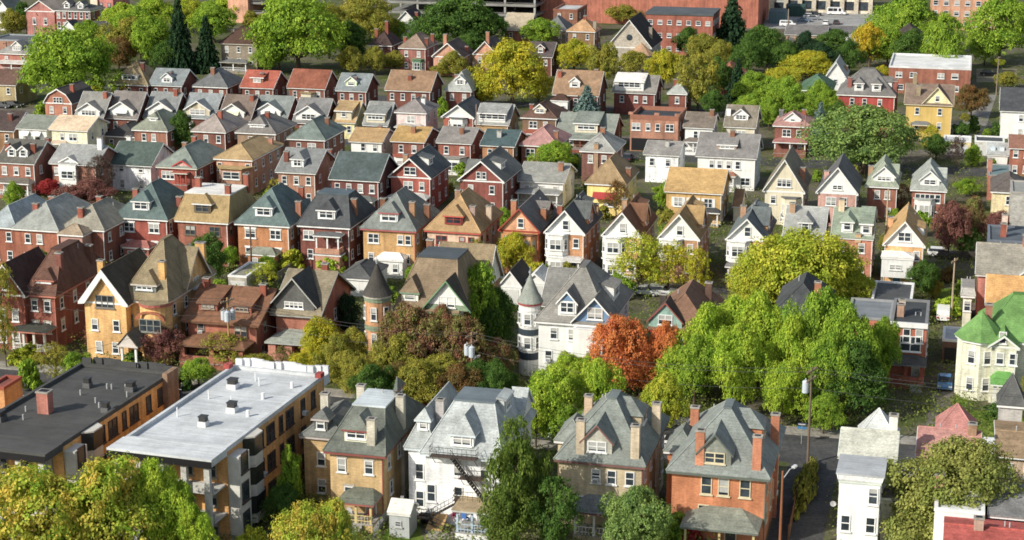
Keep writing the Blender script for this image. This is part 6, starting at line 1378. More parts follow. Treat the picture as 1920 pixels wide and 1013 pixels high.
# street trees before the mansions
for x, y0, y1, w, tn, kd, lb in [(110, 545, 960, 270, 'bright', 'round', 'bright green tree next to the orange tree'), (330, 510, 940, 280, 'bright', 'round', 'bright green street tree below the slate black pyramid roof'), (230, 640, 1060, 260, 'bright', 'round', 'low fresh green tree behind the orange red brick house'),
        (560, 500, 980, 300, 'green', 'round', 'tall green street tree before the orange chimney'), (720, 560, 1010, 280, 'green', 'round', 'deep green street tree beside the red rowhouse'), (880, 610, 940, 180, 'green', 'round', 'green tree touching the red rowhouse front'), (440, 800, 1090, 200, 'bright', 'round', 'fresh green tree behind the lane utility pole')]:
    tree(kd, tn, lb, 'F', x, y0, y1, w, group=GT['s'])
for x, y0, y1, w, tn, kd, lb in [(600, 378, 760, 250, 'green', 'tall', 'tall pointed green tree between the two turret houses'), (690, 480, 780, 200, 'deep', 'round', 'dark green tree beside the white turret'), (330, 560, 900, 300, 'wine', 'round', 'wine red and green tree before the brown slate turret house'),
        (530, 600, 910, 240, 'wine', 'round', 'dusky red tree between the turret houses near the transformer pole'), (690, 700, 900, 160, 'wine', 'round', 'small dark red tree beside the transformer pole'), (240, 690, 940, 230, 'olive', 'round', 'olive tree below the black cone turret'), (1220, 600, 955, 300, 'orange', 'round', 'brilliant orange tree in front of the white mansion'),
        (1430, 630, 955, 190, 'orange', 'round', 'red orange tree in front of the red house'), (1320, 735, 960, 170, 'orange', 'round', 'lower orange tree between the other two orange trees'), (35, 505, 720, 120, 'spruce', 'tall', 'dark evergreen beside the charcoal dormer house'), (60, 655, 860, 180, 'olive', 'round', 'yellow olive tree below the arched porch')]:
    tree(kd, tn, lb, 'E', x, y0, y1, w, group=GT['s'])
for x, y0, y1, w, tn, kd, lb in [(20, 370, 770, 150, 'olive', 'airy', 'olive tree at the edge before the brown pyramid roof'), (435, 620, 760, 140, 'purple', 'airy', 'purple shrub tree beside the yellow mansion wall'), (720, 648, 810, 190, 'purple', 'round', 'purple leaved tree beside the yellow mansion porch'), (1000, 680, 830, 260, 'olive', 'airy', 'sparse brown olive tree before the brown porch'),
        (1420, 605, 850, 190, 'yellow', 'round', 'yellow green tree before the arched porch'), (1250, 735, 850, 130, 'wine', 'airy', 'reddish shrub tree before the low brown porch')]:
    tree(kd, tn, lb, 'D', x, y0, y1, w, group=GT['s'])
tree('bush', 'lime', 'lime green bush before the columned porch of the brick mansion', 'D', 120, 730, 815, 150, group=GT['b'], cat='bush')
tree('bush', 'deep', 'dark bush beside the yellow mansion steps', 'D', 600, 755, 830, 110, group=GT['b'], cat='bush')
for x, y0, y1, w, tn, kd, lb in [(80, -10, 190, 190, 'olive', 'round', 'olive brown tree behind the silver roof deck'), (250, 10, 190, 200, 'brown', 'round', 'brown green tree behind the green mansard house'), (440, -20, 170, 210, 'olive', 'round', 'dark olive tree beside the orange brown pole'), (610, 0, 190, 190, 'deep', 'round', 'dark tree in front of the white mansion base'),
        (400, 110, 200, 130, 'orange', 'bush', 'orange shrub behind the white fire escape house'), (935, 35, 360, 260, 'bright', 'round', 'vivid green tree behind the beige brick house'), (1130, 0, 330, 230, 'bright', 'round', 'vivid green tree at the feet of the orange trees'), (1010, 200, 400, 180, 'green', 'round', 'low green tree beside the beige house chimney'), (1420, 60, 340, 200, 'lime', 'round', 'yellow green tree between beige and brick houses')]:
    tree(kd, tn, lb, 'H', x, y0, y1, w, group=GT['s'], **({'name': 'bush', 'cat': 'bush'} if kd == 'bush' else {}))
# behind the near houses
for x, y0, y1, w, tn, kd, lb in [(150, 500, 1040, 600, 'turning', 'wide', 'broad yellow tree turning orange at the lower corner'), (470, 448, 1000, 560, 'turning', 'wide', 'tall yellow green tree with orange tips before the tar roof flats'), (770, 500, 960, 270, 'bright', 'round', 'bright green tree before the grey porch posts'),         (1370, 640, 1010, 330, 'turning', 'wide', 'rosy yellow tree before the buff brick house'), (1290, 388, 700, 110, 'green', 'tall', 'slim green tree against the flats side wall'), (1260, 560, 740, 180, 'deep', 'round', 'dark green tree in shade between flats and buff house'), (1110, 740, 900, 140, 'lime', 'bush', 'lime leafy shrub at the bottom edge'), (870, 640, 1000, 200, 'bright', 'round', 'low bright green tree by the corner post')]:
    tree(kd, tn, lb, 'G', x, y0, y1, w, group=GT['f'], **({'name': 'bush', 'cat': 'bush'} if kd == 'bush' else {}))
tree('bush', 'red', 'crimson round shrub between the two blocks of flats', 'G', 755, 35, 140, 75, group=GT['b'], cat='bush')
tree('bush', 'deep', 'clipped dark green shrub next to the crimson shrub', 'G', 820, 50, 130, 70, group=GT['b'], cat='bush')
tree('bush', 'deep', 'second clipped dark shrub above the crimson shrub', 'G', 838, 15, 75, 70, group=GT['b'], cat='bush')
tree('bush', 'green', 'green tree behind the orange brick corner block', 'G', 135, 0, 130, 110, group=GT['b'], cat='bush')
tree('pine', 'cedar', 'big feathery green cedar hiding part of the white fire escape house', 'H', 775, 262, 850, 285, group=GT['f'])
tree('pine', 'deep', 'darker lower cedar beside the feathery green cedar', 'H', 940, 520, 880, 250, group=GT['f'])
tree('pine', 'cedar', 'ragged lower cedar at the bottom before the blue porch', 'H', 720, 560, 900, 230, group=GT['f'])
tree('round', 'sage', 'round dense yellow green tree before the beige brick house', 'H', 1300, 568, 900, 350, group=GT['f'])
tree('bush', 'green', 'low green shrub at the bottom beside the round tree', 'H', 1470, 680, 830, 170, group=GT['b'], cat='bush')
tree('willow', 'willow', 'wide drooping olive tree before the dusty pink roof', 'I', 1215, 368, 860, 620, group=GT['f'])
tree('airy', 'willow', 'thin hanging olive tree beside the white house back', 'I', 1010, 590, 860, 220, group=GT['f'])
tree('wide', 'deep', 'leafy dark tree over the rowhouse steps', 'I', 735, -80, 250, 330, group=GT['s'])
tree('bush', 'red', 'red leaved shrub beside the hooded brick porch', 'I', 25, 690, 820, 110, group=GT['b'], cat='bush')
tree('bush', 'deep', 'round dark bush before the green house porch', 'I', 1395, 195, 262, 120, group=GT['b'], cat='bush')
tree('bush', 'green', 'small bush before the green house lawn edge', 'I', 1265, 235, 285, 60, group=GT['b'], cat='bush')
tree('airy', 'olive', 'slim olive tree at the picture edge beside green porch', 'I', 1505, 70, 230, 60, group=GT['s'])
# more of the wooded strip and the street trees
for t, x, y0, y1, w, tn, kd, lb in [('A', 620, 30, 260, 200, 'green', 'round', 'green crown between the olive tree and the taller spruce'), ('A', 450, 205, 320, 130, 'green', 'round', 'small green tree between huge maple and rusty tree'), ('A', 745, 185, 325, 150, 'deep', 'round', 'dark tree at the foot of the taller spruce'), ('A', 1005, -20, 90, 190, 'bright', 'round', 'bright crown at the top edge before the salmon building'), ('A', 1235, 90, 318, 190, 'green', 'round', 'green crown hugging the enormous maple near transformers'), ('A', 1455, 20, 260, 200, 'olive', 'round', 'olive crown on the far flank of the enormous maple'),
        ('A', 395, 90, 250, 160, 'green', 'round', 'green tree just beyond the huge maple crown'), ('B', 330, 130, 240, 160, 'deep', 'round', 'dark tree behind the three chimney house'), ('B', 640, 40, 225, 200, 'deep', 'round', 'dark flank crown of the large oak before the deck'), ('B', 400, 60, 215, 190, 'deep', 'round', 'dark flank crown of the large oak by the white gable'), ('B', 170, 40, 200, 170, 'olive', 'round', 'olive crown above the dark red chimney house'), ('B', 560, 150, 265, 160, 'deep', 'round', 'dark low crown behind the wide chimney gable'),
        ('C', 150, 255, 430, 140, 'deep', 'round', 'dark tree beside the salmon hipped roof'), ('C', 290, 165, 340, 170, 'deep', 'round', 'dark tree above the salmon hipped roof'), ('C', 450, 185, 335, 150, 'deep', 'round', 'dark tree above the yellow green spreading tree'), ('C', 605, 190, 335, 160, 'spruce', 'round', 'blackish green tree behind the white gabled house'), ('C', 735, 180, 330, 140, 'deep', 'round', 'dark tree beside the golden upright tree'), ('C', 905, 110, 300, 160, 'green', 'round', 'green tree behind the white flat roof corner'), ('C', 420, 300, 440, 180, 'yellow', 'round', 'yellow green tree above the green bushy mass'),
        ('C', 510, 415, 570, 150, 'green', 'round', 'green tree below the sunken green roof'), ('C', 290, 420, 560, 150, 'green', 'round', 'green tree behind the taupe cream house chimney'), ('C', 1335, 150, 292, 150, 'green', 'round', 'green flank crown of the huge edge tree'), ('C', 25, 120, 260, 140, 'deep', 'round', 'dark tree before the second white storage unit'), ('C', 1140, 60, 330, 190, 'green', 'round', 'green crown hiding the dark gabled hall'), ('C', 1015, 130, 325, 170, 'deep', 'round', 'dark low crown before the half hidden dark brick house'), ('C', 930, 40, 250, 180, 'green', 'round', 'green flank crown of the tree before the gabled hall'), ('C', 130, 400, 520, 120, 'deep', 'round', 'dark low tree between olive conifer and cream house'),
        ('C', 170, 180, 330, 130, 'olive', 'round', 'olive low tree before the tall red wing spruce'), ('C', 650, 400, 520, 120, 'green', 'round', 'green tree against the crimson house corner'),
        ('F', -30, 725, 980, 200, 'bright', 'round', 'bright green crown between orange trees and red house'), ('F', 50, 690, 1010, 220, 'green', 'round', 'green low crown before the red house porch'), ('F', 480, 600, 1010, 240, 'bright', 'round', 'bright crown amid the green street trees'), ('F', 640, 690, 1060, 240, 'green', 'round', 'green low crown behind the lane pole'), ('F', 620, 480, 960, 200, 'green', 'round', 'green crown above the flat dark garage corner'), ('F', 800, 720, 1010, 180, 'green', 'round', 'green low crown at the rowhouse porch'), ('F', 200, 520, 930, 220, 'bright', 'round', 'fresh green crown below the brown roofed red house'),
        ('F', 400, 250, 600, 260, 'lime', 'round', 'lime crown on the teal gable flank of the vast tree'), ('F', 650, 280, 600, 260, 'lime', 'round', 'lime crown on the salmon house flank of the vast tree'),
        ('E', 1110, 770, 950, 210, 'bright', 'round', 'bright low crown below the blue gable'), ('E', 450, 560, 880, 230, 'wine', 'round', 'wine and green crown under the green trimmed gable'), ('E', 250, 590, 890, 200, 'wine', 'round', 'wine tinged crown beside the black cone turret'), ('E', 640, 560, 800, 170, 'deep', 'round', 'dark green crown under the tall pointed tree'),
        ('D', 1375, 740, 900, 170, 'yellow', 'round', 'yellow green crown below the arched porch corner'), ('D', 1490, 690, 900, 190, 'olive', 'round', 'olive crown between arched porch and black cone turret'), ('D', 1130, 770, 890, 190, 'olive', 'round', 'olive crown beneath the three transformer pole'), ('D', 30, 560, 830, 150, 'olive', 'airy', 'thin olive tree at the edge before the columned porch'),
        ('H', 150, 20, 235, 220, 'deep', 'round', 'dark crown behind the silver deck chimney'), ('H', 335, 0, 225, 220, 'olive', 'round', 'olive crown behind the white fire escape roof'), ('H', 520, 20, 230, 190, 'brown', 'round', 'brownish crown beside the orange brown lamp pole'), ('H', 690, 10, 225, 180, 'deep', 'round', 'dark crown below the transformer pole'), ('H', 860, 110, 390, 190, 'bright', 'round', 'bright crown over the parked silver car'), ('H', 30, -40, 150, 190, 'olive', 'round', 'olive crown beside the flats corner pier'),
        ('G', 690, 440, 960, 230, 'bright', 'round', 'bright crown reaching up to the white roof edge'), ('G', 1480, 620, 1000, 200, 'turning', 'round', 'rosy crown at the buff house steps')]:
    tree(kd, tn, lb, t, x, y0, y1, w, group=GT['t'] if t in 'ABC' else GT['f'] if t == 'G' else GT['s'])
for t, x, y0, y1, w, tn, kd, lb in [('D', 250, 720, 900, 170, 'olive', 'airy', 'olive tree between the brick mansion and yellow mansion at the street'), ('D', 345, 760, 905, 150, 'green', 'round', 'green round tree before the yellow mansion at the street'), ('D', 560, 800, 900, 130, 'lime', 'bush', 'lime shrub at the pavement before the yellow mansion steps'), ('D', 880, 790, 910, 170, 'green', 'round', 'green round tree at the street before the brown porch'),
        ('E', 1010, 770, 960, 190, 'bright', 'round', 'bright green tree before the white mansion entrance'), ('I', 620, 150, 330, 170, 'green', 'round', 'green tree at the foot of the rowhouse steps')]:
    tree(kd, tn, lb, t, x, y0, y1, w, group=GT['s'])
# small shrubs and saplings scattered through the yards of the upper rows
rs = random.Random(77); spots = []
TX = {'green': 'small fresh green yard shrub among the houses of the upper rows', 'deep': 'small dark green yard shrub among the houses of the upper rows', 'olive': 'small olive yard shrub among the houses of the upper rows'}
tries = 0
while len(spots) < 90 and tries < 20000:
    tries += 1
    p = ground((rs.uniform(20, 1910), rs.uniform(215, 600)))
    if any(abs((p - f[2]).dot(U)) < f[3] / 2 + 1.3 and abs((p - f[2]).dot(V)) < f[4] / 2 + 1.6 for f in FOOT) or any((p - q).length < 5 for q in spots): continue
    spots.append(p); tn = rs.choice(('green', 'green', 'deep', 'olive')); kd = rs.choice(('bush', 'round')); me, lobes = proto(kd, tn, len(spots))
    r = empty('yard_shrub', p, rs.uniform(0, 6), TX[tn], 'shrub', 'small %s shrubs in the yards' % tn); rad = rs.uniform(1.0, 2.1); hh = rad * rs.uniform(1.2, 2.2)
    c = link('crown', me, r); c.location = (0, 0, .25); c.scale = (rad, rad, hh)
    m = MB(); m.tube((0, 0, -.1), (0, 0, hh * .5), .09, .05, 6)
    if 'yard' not in TRUNKS: TRUNKS['yard'] = m.mesh('trunk', [BARK])
    link('trunk', TRUNKS['yard'], r)
# ================================================================== the ground, the streets and the sky
def sheet(name, pts, z, mat):
    m = MB(); m.face([(p.x, p.y, z) for p in pts]); return tag(m.build(name, mat), kind='structure')
m = MB(); m.face([(-3000, -200, 0), (3000, -200, 0), (3000, 6000, 0), (-3000, 6000, 0)])
tag(m.build('ground', m_ground((.075, .095, .03), (.13, .115, .085), .12)), kind='structure')
ASPH = m_ground((.065, .066, .068), (.085, .084, .082), .3); CONC = m_ground((.32, .30, .265), (.25, .235, .205), .4); LAWN = m_ground((.085, .15, .02), (.12, .16, .03), .5); GRAV = m_ground((.17, .155, .13), (.12, .11, .095), .6)
def strip(name, u0, u1, v0, v1, z, mat, kerb=None):
    return sheet(name, [grid(u0, v0), grid(u1, v0), grid(u1, v1), grid(u0, v1)], z, mat)
# cross street, sighted at the lane mouth
u_l, v_s = to_grid(at('I', 600, 402))
S0, S1 = v_s - 4.5, v_s + 4.5
strip('street', -200, 200, S0, S1, .008, ASPH)
def slab(name, u0, u1, v0, v1, z1, mat):
    b = MB(); p = [grid(u0, v0), grid(u1, v0), grid(u1, v1), grid(u0, v1)]; b.prism([(q.x, q.y) for q in p], -.05, z1); return tag(b.build(name, mat), kind='structure')
uL, vL = to_grid(at('I', 530, 798)); uR, vR = to_grid(at('I', 640, 790)); lane_w = max(4.2, uR - uL); u_c = u_l - .2
lane = sheet('lane', [grid(u_c - 2.6, S0 - .01), grid(u_c - 2.6, S0 - 80), grid(u_c + 2.8, S0 - 80), grid(u_c + 2.8, S0 - .01)], .012, ASPH)
slab('kerb', -200, 200, S1, S1 + .2, .13, CONC); slab('pavement', -200, 200, S1 + .203, S1 + 2.6, .12, CONC)
slab('kerb', -200, u_c - 4, S0 - .2, S0, .13, CONC); slab('kerb', u_c + 4, 200, S0 - .2, S0, .13, CONC)
slab('pavement', -200, u_c - 4, S0 - 2.6, S0 - .203, .12, CONC); slab('pavement', u_c + 4, 200, S0 - 2.6, S0 - .203, .12, CONC)
# alley behind the tall brick houses, and the upper streets
for (t, x, y), wd, nm, mt in [(('E', 1000, 445), 4.5, 'alley', GRAV), (('B', 1330, 690), 8, 'street', ASPH), (('A', 1300, 545), 5, 'alley', GRAV), (('B', 600, 455), 7, 'street', ASPH)]:
    _, v0 = to_grid(at(t, x, y)); strip(nm, -260, 260, v0 - wd / 2, v0 + wd / 2, .008, mt)
# car park on the far edge
cp = [at('C', 360, 128), at('C', 900, 128), at('C', 900, 50), at('C', 360, 50)]
sheet('car_park', cp, .02, m_ground((.33, .33, .32), (.28, .28, .275), .05))
sheet('alley', [at('C', 1200, 600), at('C', 1330, 600), at('C', 1390, 420), at('C', 1310, 420)], .016, m_ground((.24, .23, .21), (.2, .19, .17), .1))
sheet('yard', [at('C', 1300, 365), at('C', 1480, 365), at('C', 1480, 305), at('C', 1300, 305)], .014, m_ground((.25, .22, .16), (.2, .18, .12), .1))
sheet('lawn', [at('H', 150, 830), at('H', 370, 830), at('H', 350, 735), at('H', 215, 735)], .012, LAWN)
sheet('lawn', [at('I', 1080, 330), at('I', 1520, 350), at('I', 1500, 225), at('I', 1200, 225)], .012, LAWN); sheet('lawn', [at('I', 1200, 222), at('I', 1262, 222), at('I', 1262, 30), at('I', 1215, 30)], .012, LAWN)
sheet('driveway', [at('I', 1075, 300), at('I', 1165, 305), at('I', 1225, 20), at('I', 1125, 15)], .016, GRAV)
sheet('path', [at('H', 370, 795), at('H', 640, 800), at('H', 560, 760), at('H', 380, 755)], .018, CONC)
sheet('path', [at('D', 465, 800), at('D', 555, 800), at('D', 570, 740), at('D', 490, 740)], .018, CONC)
sheet('lawn', [at('F', 1105, 590), at('F', 1235, 600), at('F', 1225, 480), at('F', 1120, 480)], .012, LAWN)

# ================================================================== vehicles
def car(label, P, heading, col, L=4.5, Wd=1.8, H=1.45, style='sedan', name='parked_car', cat='car', group='parked cars'):
    r = empty(name, P, heading, label, cat, group); pm = m_metal(col, .3); gm = m_metal((.02, .024, .028), .1)
    m = MB(); w = Wd / 2
    if style == 'van': prof = [(-L / 2, .35), (L / 2, .35), (L / 2, .95), (L / 2 - .75, 1.15), (L / 2 - 1.35, H), (-L / 2 + .1, H), (-L / 2, 1.2)]
    else: prof = [(-L / 2, .35), (L / 2, .35), (L / 2 + .02, .65), (L / 2 - .25, .82), (L / 2 - 1.25, .93), (-L / 2 + (.75 if style == 'sedan' else .15), .98), (-L / 2 + .05, .92), (-L / 2 - .02, .6)]
    i = len(m.v); n = len(prof)
    for s in (-1, 1): m.v += [(x, s * w * (1 if z < .9 else .97), z) for x, z in prof]
    m.f.append(tuple(range(i, i + n))); m.f.append(tuple(reversed(range(i + n, i + 2 * n)))); m.m += [0, 0]
    for k in range(n):
        q = (k + 1) % n; m.f.append((i + q, i + k, i + n + k, i + n + q)); m.m.append(0)
    m.build('body', pm, r)
    g = MB()
    if style == 'van':
        g.face([(L / 2 - .76, -w * .85, 1.17), (L / 2 - .76, w * .85, 1.17), (L / 2 - 1.3, w * .82, H - .08), (L / 2 - 1.3, -w * .82, H - .08)])
        for s in (-1, 1):
            for a, b in ((-L / 2 + .4, -L / 2 + 1.9), (-L / 2 + 2.0, -L / 2 + 3.3), (L / 2 - 2.3, L / 2 - 1.45)): g.box(a, b, s * (w * .975) - .01, s * (w * .975) + .01, 1.25, H - .2)
    else:
        bk = -L / 2 + (.65 if style == 'sedan' else .2)
        c = [(bk, .96), (L / 2 - 1.2, .92), (L / 2 - 1.95, H - .06), (bk + (.75 if style == 'sedan' else .35), H - .04)]
        i = len(g.v); n = 4
        for s in (-1, 1): g.v += [(x, s * w * (.93 if z < 1.1 else .76), z) for x, z in c]
        g.f += [(i, i + 1, i + 2, i + 3), (i + 7, i + 6, i + 5, i + 4)]; g.m += [0, 0]
        for k in range(4):
            q = (k + 1) % 4; g.f.append((i + q, i + k, i + 4 + k, i + 4 + q)); g.m.append(0)
        t = MB(); x0, x1 = c[3][0] - .05, c[2][0] + .05; t.box(x0, x1, -w * .77, w * .77, H - .05, H + .01); t.build('roof', pm, r)
    g.build('window', gm, r)
    for sx in (-1, 1):
        for sy in (-1, 1):
            t = MB(); x, y = sx * L * .3, sy * (w - .1); t.tube((x, y - .11, .33), (x, y + .115, .33), .33, .33, 14); wh = t.build('wheel', m_paint((.015, .015, .016)), r)
            t = MB(); t.tube((x, y + sy * .1, .33), (x, y + sy * .13, .33), .19, .19, 10); t.build('rim', m_metal((.4, .4, .42), .3), wh)
    for s in (-1, 1):
        t = MB(); t.box(L / 2 - .12, L / 2 + .035, s * w * .75 - .2, s * w * .75 + .2, .62, .76); t.build('headlight', m_metal((.7, .7, .7), .2), r)
        t = MB(); t.box(-L / 2 - .035, -L / 2 + .1, s * w * .75 - .18, s * w * .75 + .18, .66, .85); t.build('tail_light', m_paint((.3, .02, .02)), r)
    return r
hx = -YAW
car('blue sedan parked on the driveway beside the red rowhouse', at('I', 1160, 118), hx - R(90), (.06, .16, .34))
car('silver car parked on the street behind the beige house', at('H', 990, 352), hx, (.6, .62, .64), style='hatch')
car('white car on the street between beige and brick houses', at('H', 1492, 385), hx, (.7, .7, .7))
car('dark car on the street at the edge of the brick house roof', at('I', 8, 385), hx, (.04, .045, .05), style='hatch')
car('black car parked on the bare yard by the white roofed flats', at('C', 1357, 335), hx, (.015, .017, .02), style='hatch')
car('white van parked in front of the concrete office', at('C', 680, 66), hx + R(2), (.75, .75, .75), L=6.0, Wd=2.0, H=2.4, style='van', name='parked_van', cat='van')
car('dark blue car in the car park row beside the white car', at('C', 540, 97), hx, (.08, .13, .2))
car('white car in the middle of the slanted car park row', at('C', 565, 80), hx, (.75, .75, .75), style='hatch')
car('grey car behind the white car in the car park row', at('C', 578, 88), hx, (.2, .22, .25))
car('black car at the end of the slanted car park row', at('C', 585, 70), hx, (.03, .035, .04))
car('white minivan parked alone near the teal container', at('C', 465, 118), hx, (.75, .75, .74), L=5, H=1.9, style='van')
car('white car parked seen from behind in the open lot', at('C', 634, 110), hx + R(90), (.75, .75, .75), style='hatch')
car('black car parked seen from behind in the open lot', at('C', 680, 108), hx + R(90), (.03, .035, .04), style='hatch')
car('white pickup seen beside the wooden pole at the garden alley', at('F', 1152, 612), hx + R(90), (.75, .75, .75), L=4.6, H=1.8, style='van')
car('white car half hidden behind the dark compact tree', at('F', 1145, 338), hx, (.75, .75, .75), style='hatch')
car('white car beneath the airy yellow trees on the alley', at('E', 1420, 508), hx, (.7, .7, .7), style='hatch')
car('silver car on the alley behind the tall airy tree', at('E', 1345, 508), hx, (.5, .52, .54))
car('white car at the side of the pink roofed house', at('I', 1352, 400), hx + R(90), (.75, .75, .75), style='hatch')
car('dark car beside the big white side gabled house', at('B', 1268, 712), hx + R(90), (.03, .035, .04))
car('dark car hidden between the two blocks of flats', at('G', 742, 180), hx + R(90), (.06, .02, .03))
car('black car at the edge below the huge maple', at('A', 60, 475), hx, (.02, .022, .025), style='hatch')
car('dark grey car at the edge beside the black car', at('A', 10, 478), hx, (.07, .075, .08), style='hatch')
# containers by the car park
def container(label, t, x, y, w, d, h, c, roofc):
    P = at(t, x, y); r = empty('storage_container', P, -YAW, label, 'container', 'containers by the car park')
    m = MB(); m.box(-w / 2, w / 2, 0, d, 0, h); m.build('body', m_siding(c), r)
    m = MB(); m.sheet([(-w / 2 - .1, -.1, h + .05), (w / 2 + .1, -.1, h + .05), (w / 2 + .1, d / 2, h + .7), (-w / 2 - .1, d / 2, h + .7)], .05); m.sheet([(-w / 2 - .1, d / 2, h + .7), (w / 2 + .1, d / 2, h + .7), (w / 2 + .1, d + .1, h + .05), (-w / 2 - .1, d + .1, h + .05)], .05); m.build('roof', m_flat(roofc), r)
    m = MB()
    for k in range(6): m.box(-w / 2 + .3 + k * (w - .6) / 5 - .06, -w / 2 + .3 + k * (w - .6) / 5 + .06, -.06, -.003, .2, h - .1)
    m.build('rib', m_paint(tuple(q * .7 for q in c)), r)
container('teal storage shed with pale ribs beside the car park', 'C', 418, 106, 5.2, 8, 3.6, (.12, .2, .22), (.13, .19, .2))
container('dark green storage shed behind the teal shed', 'C', 498, 74, 6, 5, 3.2, (.035, .08, .07), (.04, .08, .07))
container('white storage unit with ribs before the red wing', 'C', 85, 108, 8, 4, 5, (.7, .74, .74), (.7, .72, .72))
container('second white storage unit at the foot of orange red building', 'C', 28, 98, 8, 4, 4.5, (.6, .68, .68), (.7, .72, .72))

# ================================================================== poles, lamps, wires and signs
WOOD = (.20, .125, .07); TOPS = {}
def pole(key, label, t, x, ybase, ytop, r=.12, arms=1, cans=0, woodc=WOOD, lamp=None, lean=0):
    for _ in range(30):
        P = at(t, x, ybase)
        if any(abs((P - f[2]).dot(U)) < f[3] / 2 + .4 and abs((P - f[2]).dot(V)) < f[4] / 2 + .6 for f in FOOT): ybase += 5
        else: break
    H = height_at(px(t, x, ytop), P.x, P.y); q = empty('utility_pole', P, -YAW + R(70), label, 'utility pole', 'utility poles and lamps')
    m = MB(); m.tube((0, 0, 0), (lean, 0, H), r * 1.25, r * .8, 10); m.build('shaft', m_wood(woodc), q)
    for i in range(arms):
        m = MB(); z = H - .5 - i * 1.0; m.box(-1.2, 1.2, -.07, .07, z, z + .13)
        for k in (-1.1, -.7, .7, 1.1): m.frustum(k, 0, z + .13, z + .33, .06, .04, 6)
        m.build('crossarm', m_wood((.25, .19, .13)), q)
    for i in range(cans):
        a = R(100 + i * 115); z = H - 3.0; c = MB(); X, Y = .62 * math.cos(a), .62 * math.sin(a)
        c.frustum(X, Y, z, z + 1.25, .36, .36, 12); c.frustum(X, Y, z + 1.252, z + 1.4, .38, .2, 12); c.frustum(X, Y, z + 1.4, z + 1.65, .06, .04, 6)
        c.build('transformer', m_metal((.5, .55, .6), .45), q)
    if lamp:
        m = MB(); m.tube((0, 0, lamp[0]), (lamp[1] * .6, 0, lamp[0] + .55), .05, .05, 6); m.tube((lamp[1] * .6, 0, lamp[0] + .55), (lamp[1], 0, lamp[0] + .5), .05, .05, 6); a = m.build('lamp_arm', m_metal((.5, .5, .5), .4), q)
        m = MB(); m.box(lamp[1] - .35, lamp[1] + .35, -.16, .16, lamp[0] + .4, lamp[0] + .6); m.build('lamp_head', m_metal((.65, .66, .66), .4), a)
    TOPS[key] = P + Vector((0, 0, H)); return q
pole('a', 'utility pole with three grey transformers before the brown bungalow', 'D', 1018, 830, 520, cans=3, arms=2, woodc=(.42, .27, .12))
pole('b', 'utility pole with two white transformers before the turret houses', 'E', 578, 960, 672, cans=2, arms=2, lamp=(3.5, 1.4), woodc=(.30, .2, .12))
pole('c', 'utility pole with crossarm standing at the mouth of the lane', 'I', 553, 462, 32, cans=1, arms=2, r=.12, woodc=(.16, .12, .09))
pole('d', 'short utility pole with small transformer among the yellow foliage', 'G', 722, 950, 655, cans=1, arms=1, woodc=(.1, .08, .07))
pole('e', 'bare wooden pole beside the vegetable garden', 'F', 1188, 612, 345, arms=1, woodc=(.36, .29, .2))
pole('f', 'slim dark pole in front of the orange brown brick house', 'D', 1116, 440, 205, arms=0, r=.13, woodc=(.13, .08, .06))
pole('g', 'grey pole in front of the pink sleeping porch', 'D', 310, 350, 215, arms=0, r=.13, cans=1, woodc=(.3, .3, .3))
pole('h', 'pole with white transformers beside the enormous maple', 'A', 1200, 310, 222, arms=1, cans=2, woodc=(.2, .18, .16))
pole('i', 'pale pole rising beside the purple red street tree', 'F', 902, 200, 40, arms=0, r=.14, woodc=(.42, .32, .2))
pole('j', 'thin pole before the grey hooded dormer house', 'A', 1305, 850, 725, arms=0, r=.11, woodc=(.1, .09, .09))
pole('k', 'thin tall pole beside the white roofed brick flats', 'C', 1388, 420, 250, arms=1, r=.14, woodc=(.22, .18, .14))
pole('l', 'slim pole beside the white bungalow dormer', 'A', 703, 500, 428, arms=0, r=.1, woodc=(.22, .2, .19))
pole('m', 'slim pole standing before the pale shed dormer bungalow', 'B', 598, 585, 462, arms=0, r=.1, woodc=(.3, .22, .18))
pole('n', 'pole at the moss grey bungalow porch corner', 'B', 1228, 640, 505, arms=0, r=.13, woodc=(.3, .24, .18))
pole('o', 'pole beside the dusty pink roofed brick house', 'C', 538, 690, 512, arms=0, r=.1, woodc=(.25, .2, .16))
pole('p', 'dark pole at the picture edge before the low dark flat roof', 'A', 35, 300, 185, arms=1, r=.14, woodc=(.08, .07, .06))
pole('q', 'wooden pole by the teal container in the car park', 'C', 466, 120, 40, arms=0, r=.16, woodc=(.3, .25, .2))
pole('r', 'tall slim street lamp pole beside the orange red brick house', 'I', 428, 870, 492, arms=0, r=.12, lamp=(8.0, 2.6), woodc=(.24, .1, .05))
pole('s', 'orange brown pole with street lamp behind the white fire escape house', 'H', 578, 150, -15, arms=0, r=.16, lamp=(4.0, 1.3), woodc=(.42, .2, .09))
pole('t', 'grey street lamp pole in front of the low corner building', 'A', 155, 178, 100, arms=0, r=.12, lamp=(9, -2.5), woodc=(.4, .4, .4))
def wire(key, a, b, sag=1.2, n=10, off=0):
    m = MB(); pts = []
    for i in range(n + 1):
        t = i / n; p = a.lerp(b, t); p.z -= sag * 4 * t * (1 - t); pts.append(p)
    for p, q in zip(pts[:-1], pts[1:]): m.tube(p, q, .022, .022, 4)
    return m
def wires(label, a, b, offs, sag):
    m = MB()
    for o in offs:
        w = wire('', a + o, b + o, sag); i = len(m.v); m.v += w.v; m.f += [tuple(k + i for k in f) for f in w.f]; m.m += w.m
    o = m.build('power_line', m_metal((.05, .05, .05), .6)); tag(o, label, 'power line', 'overhead wires')
o3 = [Vector((0, -.7, -.3)), Vector((0, .7, -.3)), Vector((0, 0, -2.4))]
far_l = TOPS['a'] - U * 38; far_r = TOPS['c'] + U * 42
wires('overhead wires running from the picture edge to the three transformer pole', far_l, TOPS['a'], o3, .8)
wires('overhead wires between the three transformer pole and the two transformer pole', TOPS['a'], TOPS['b'], o3, 1.0)
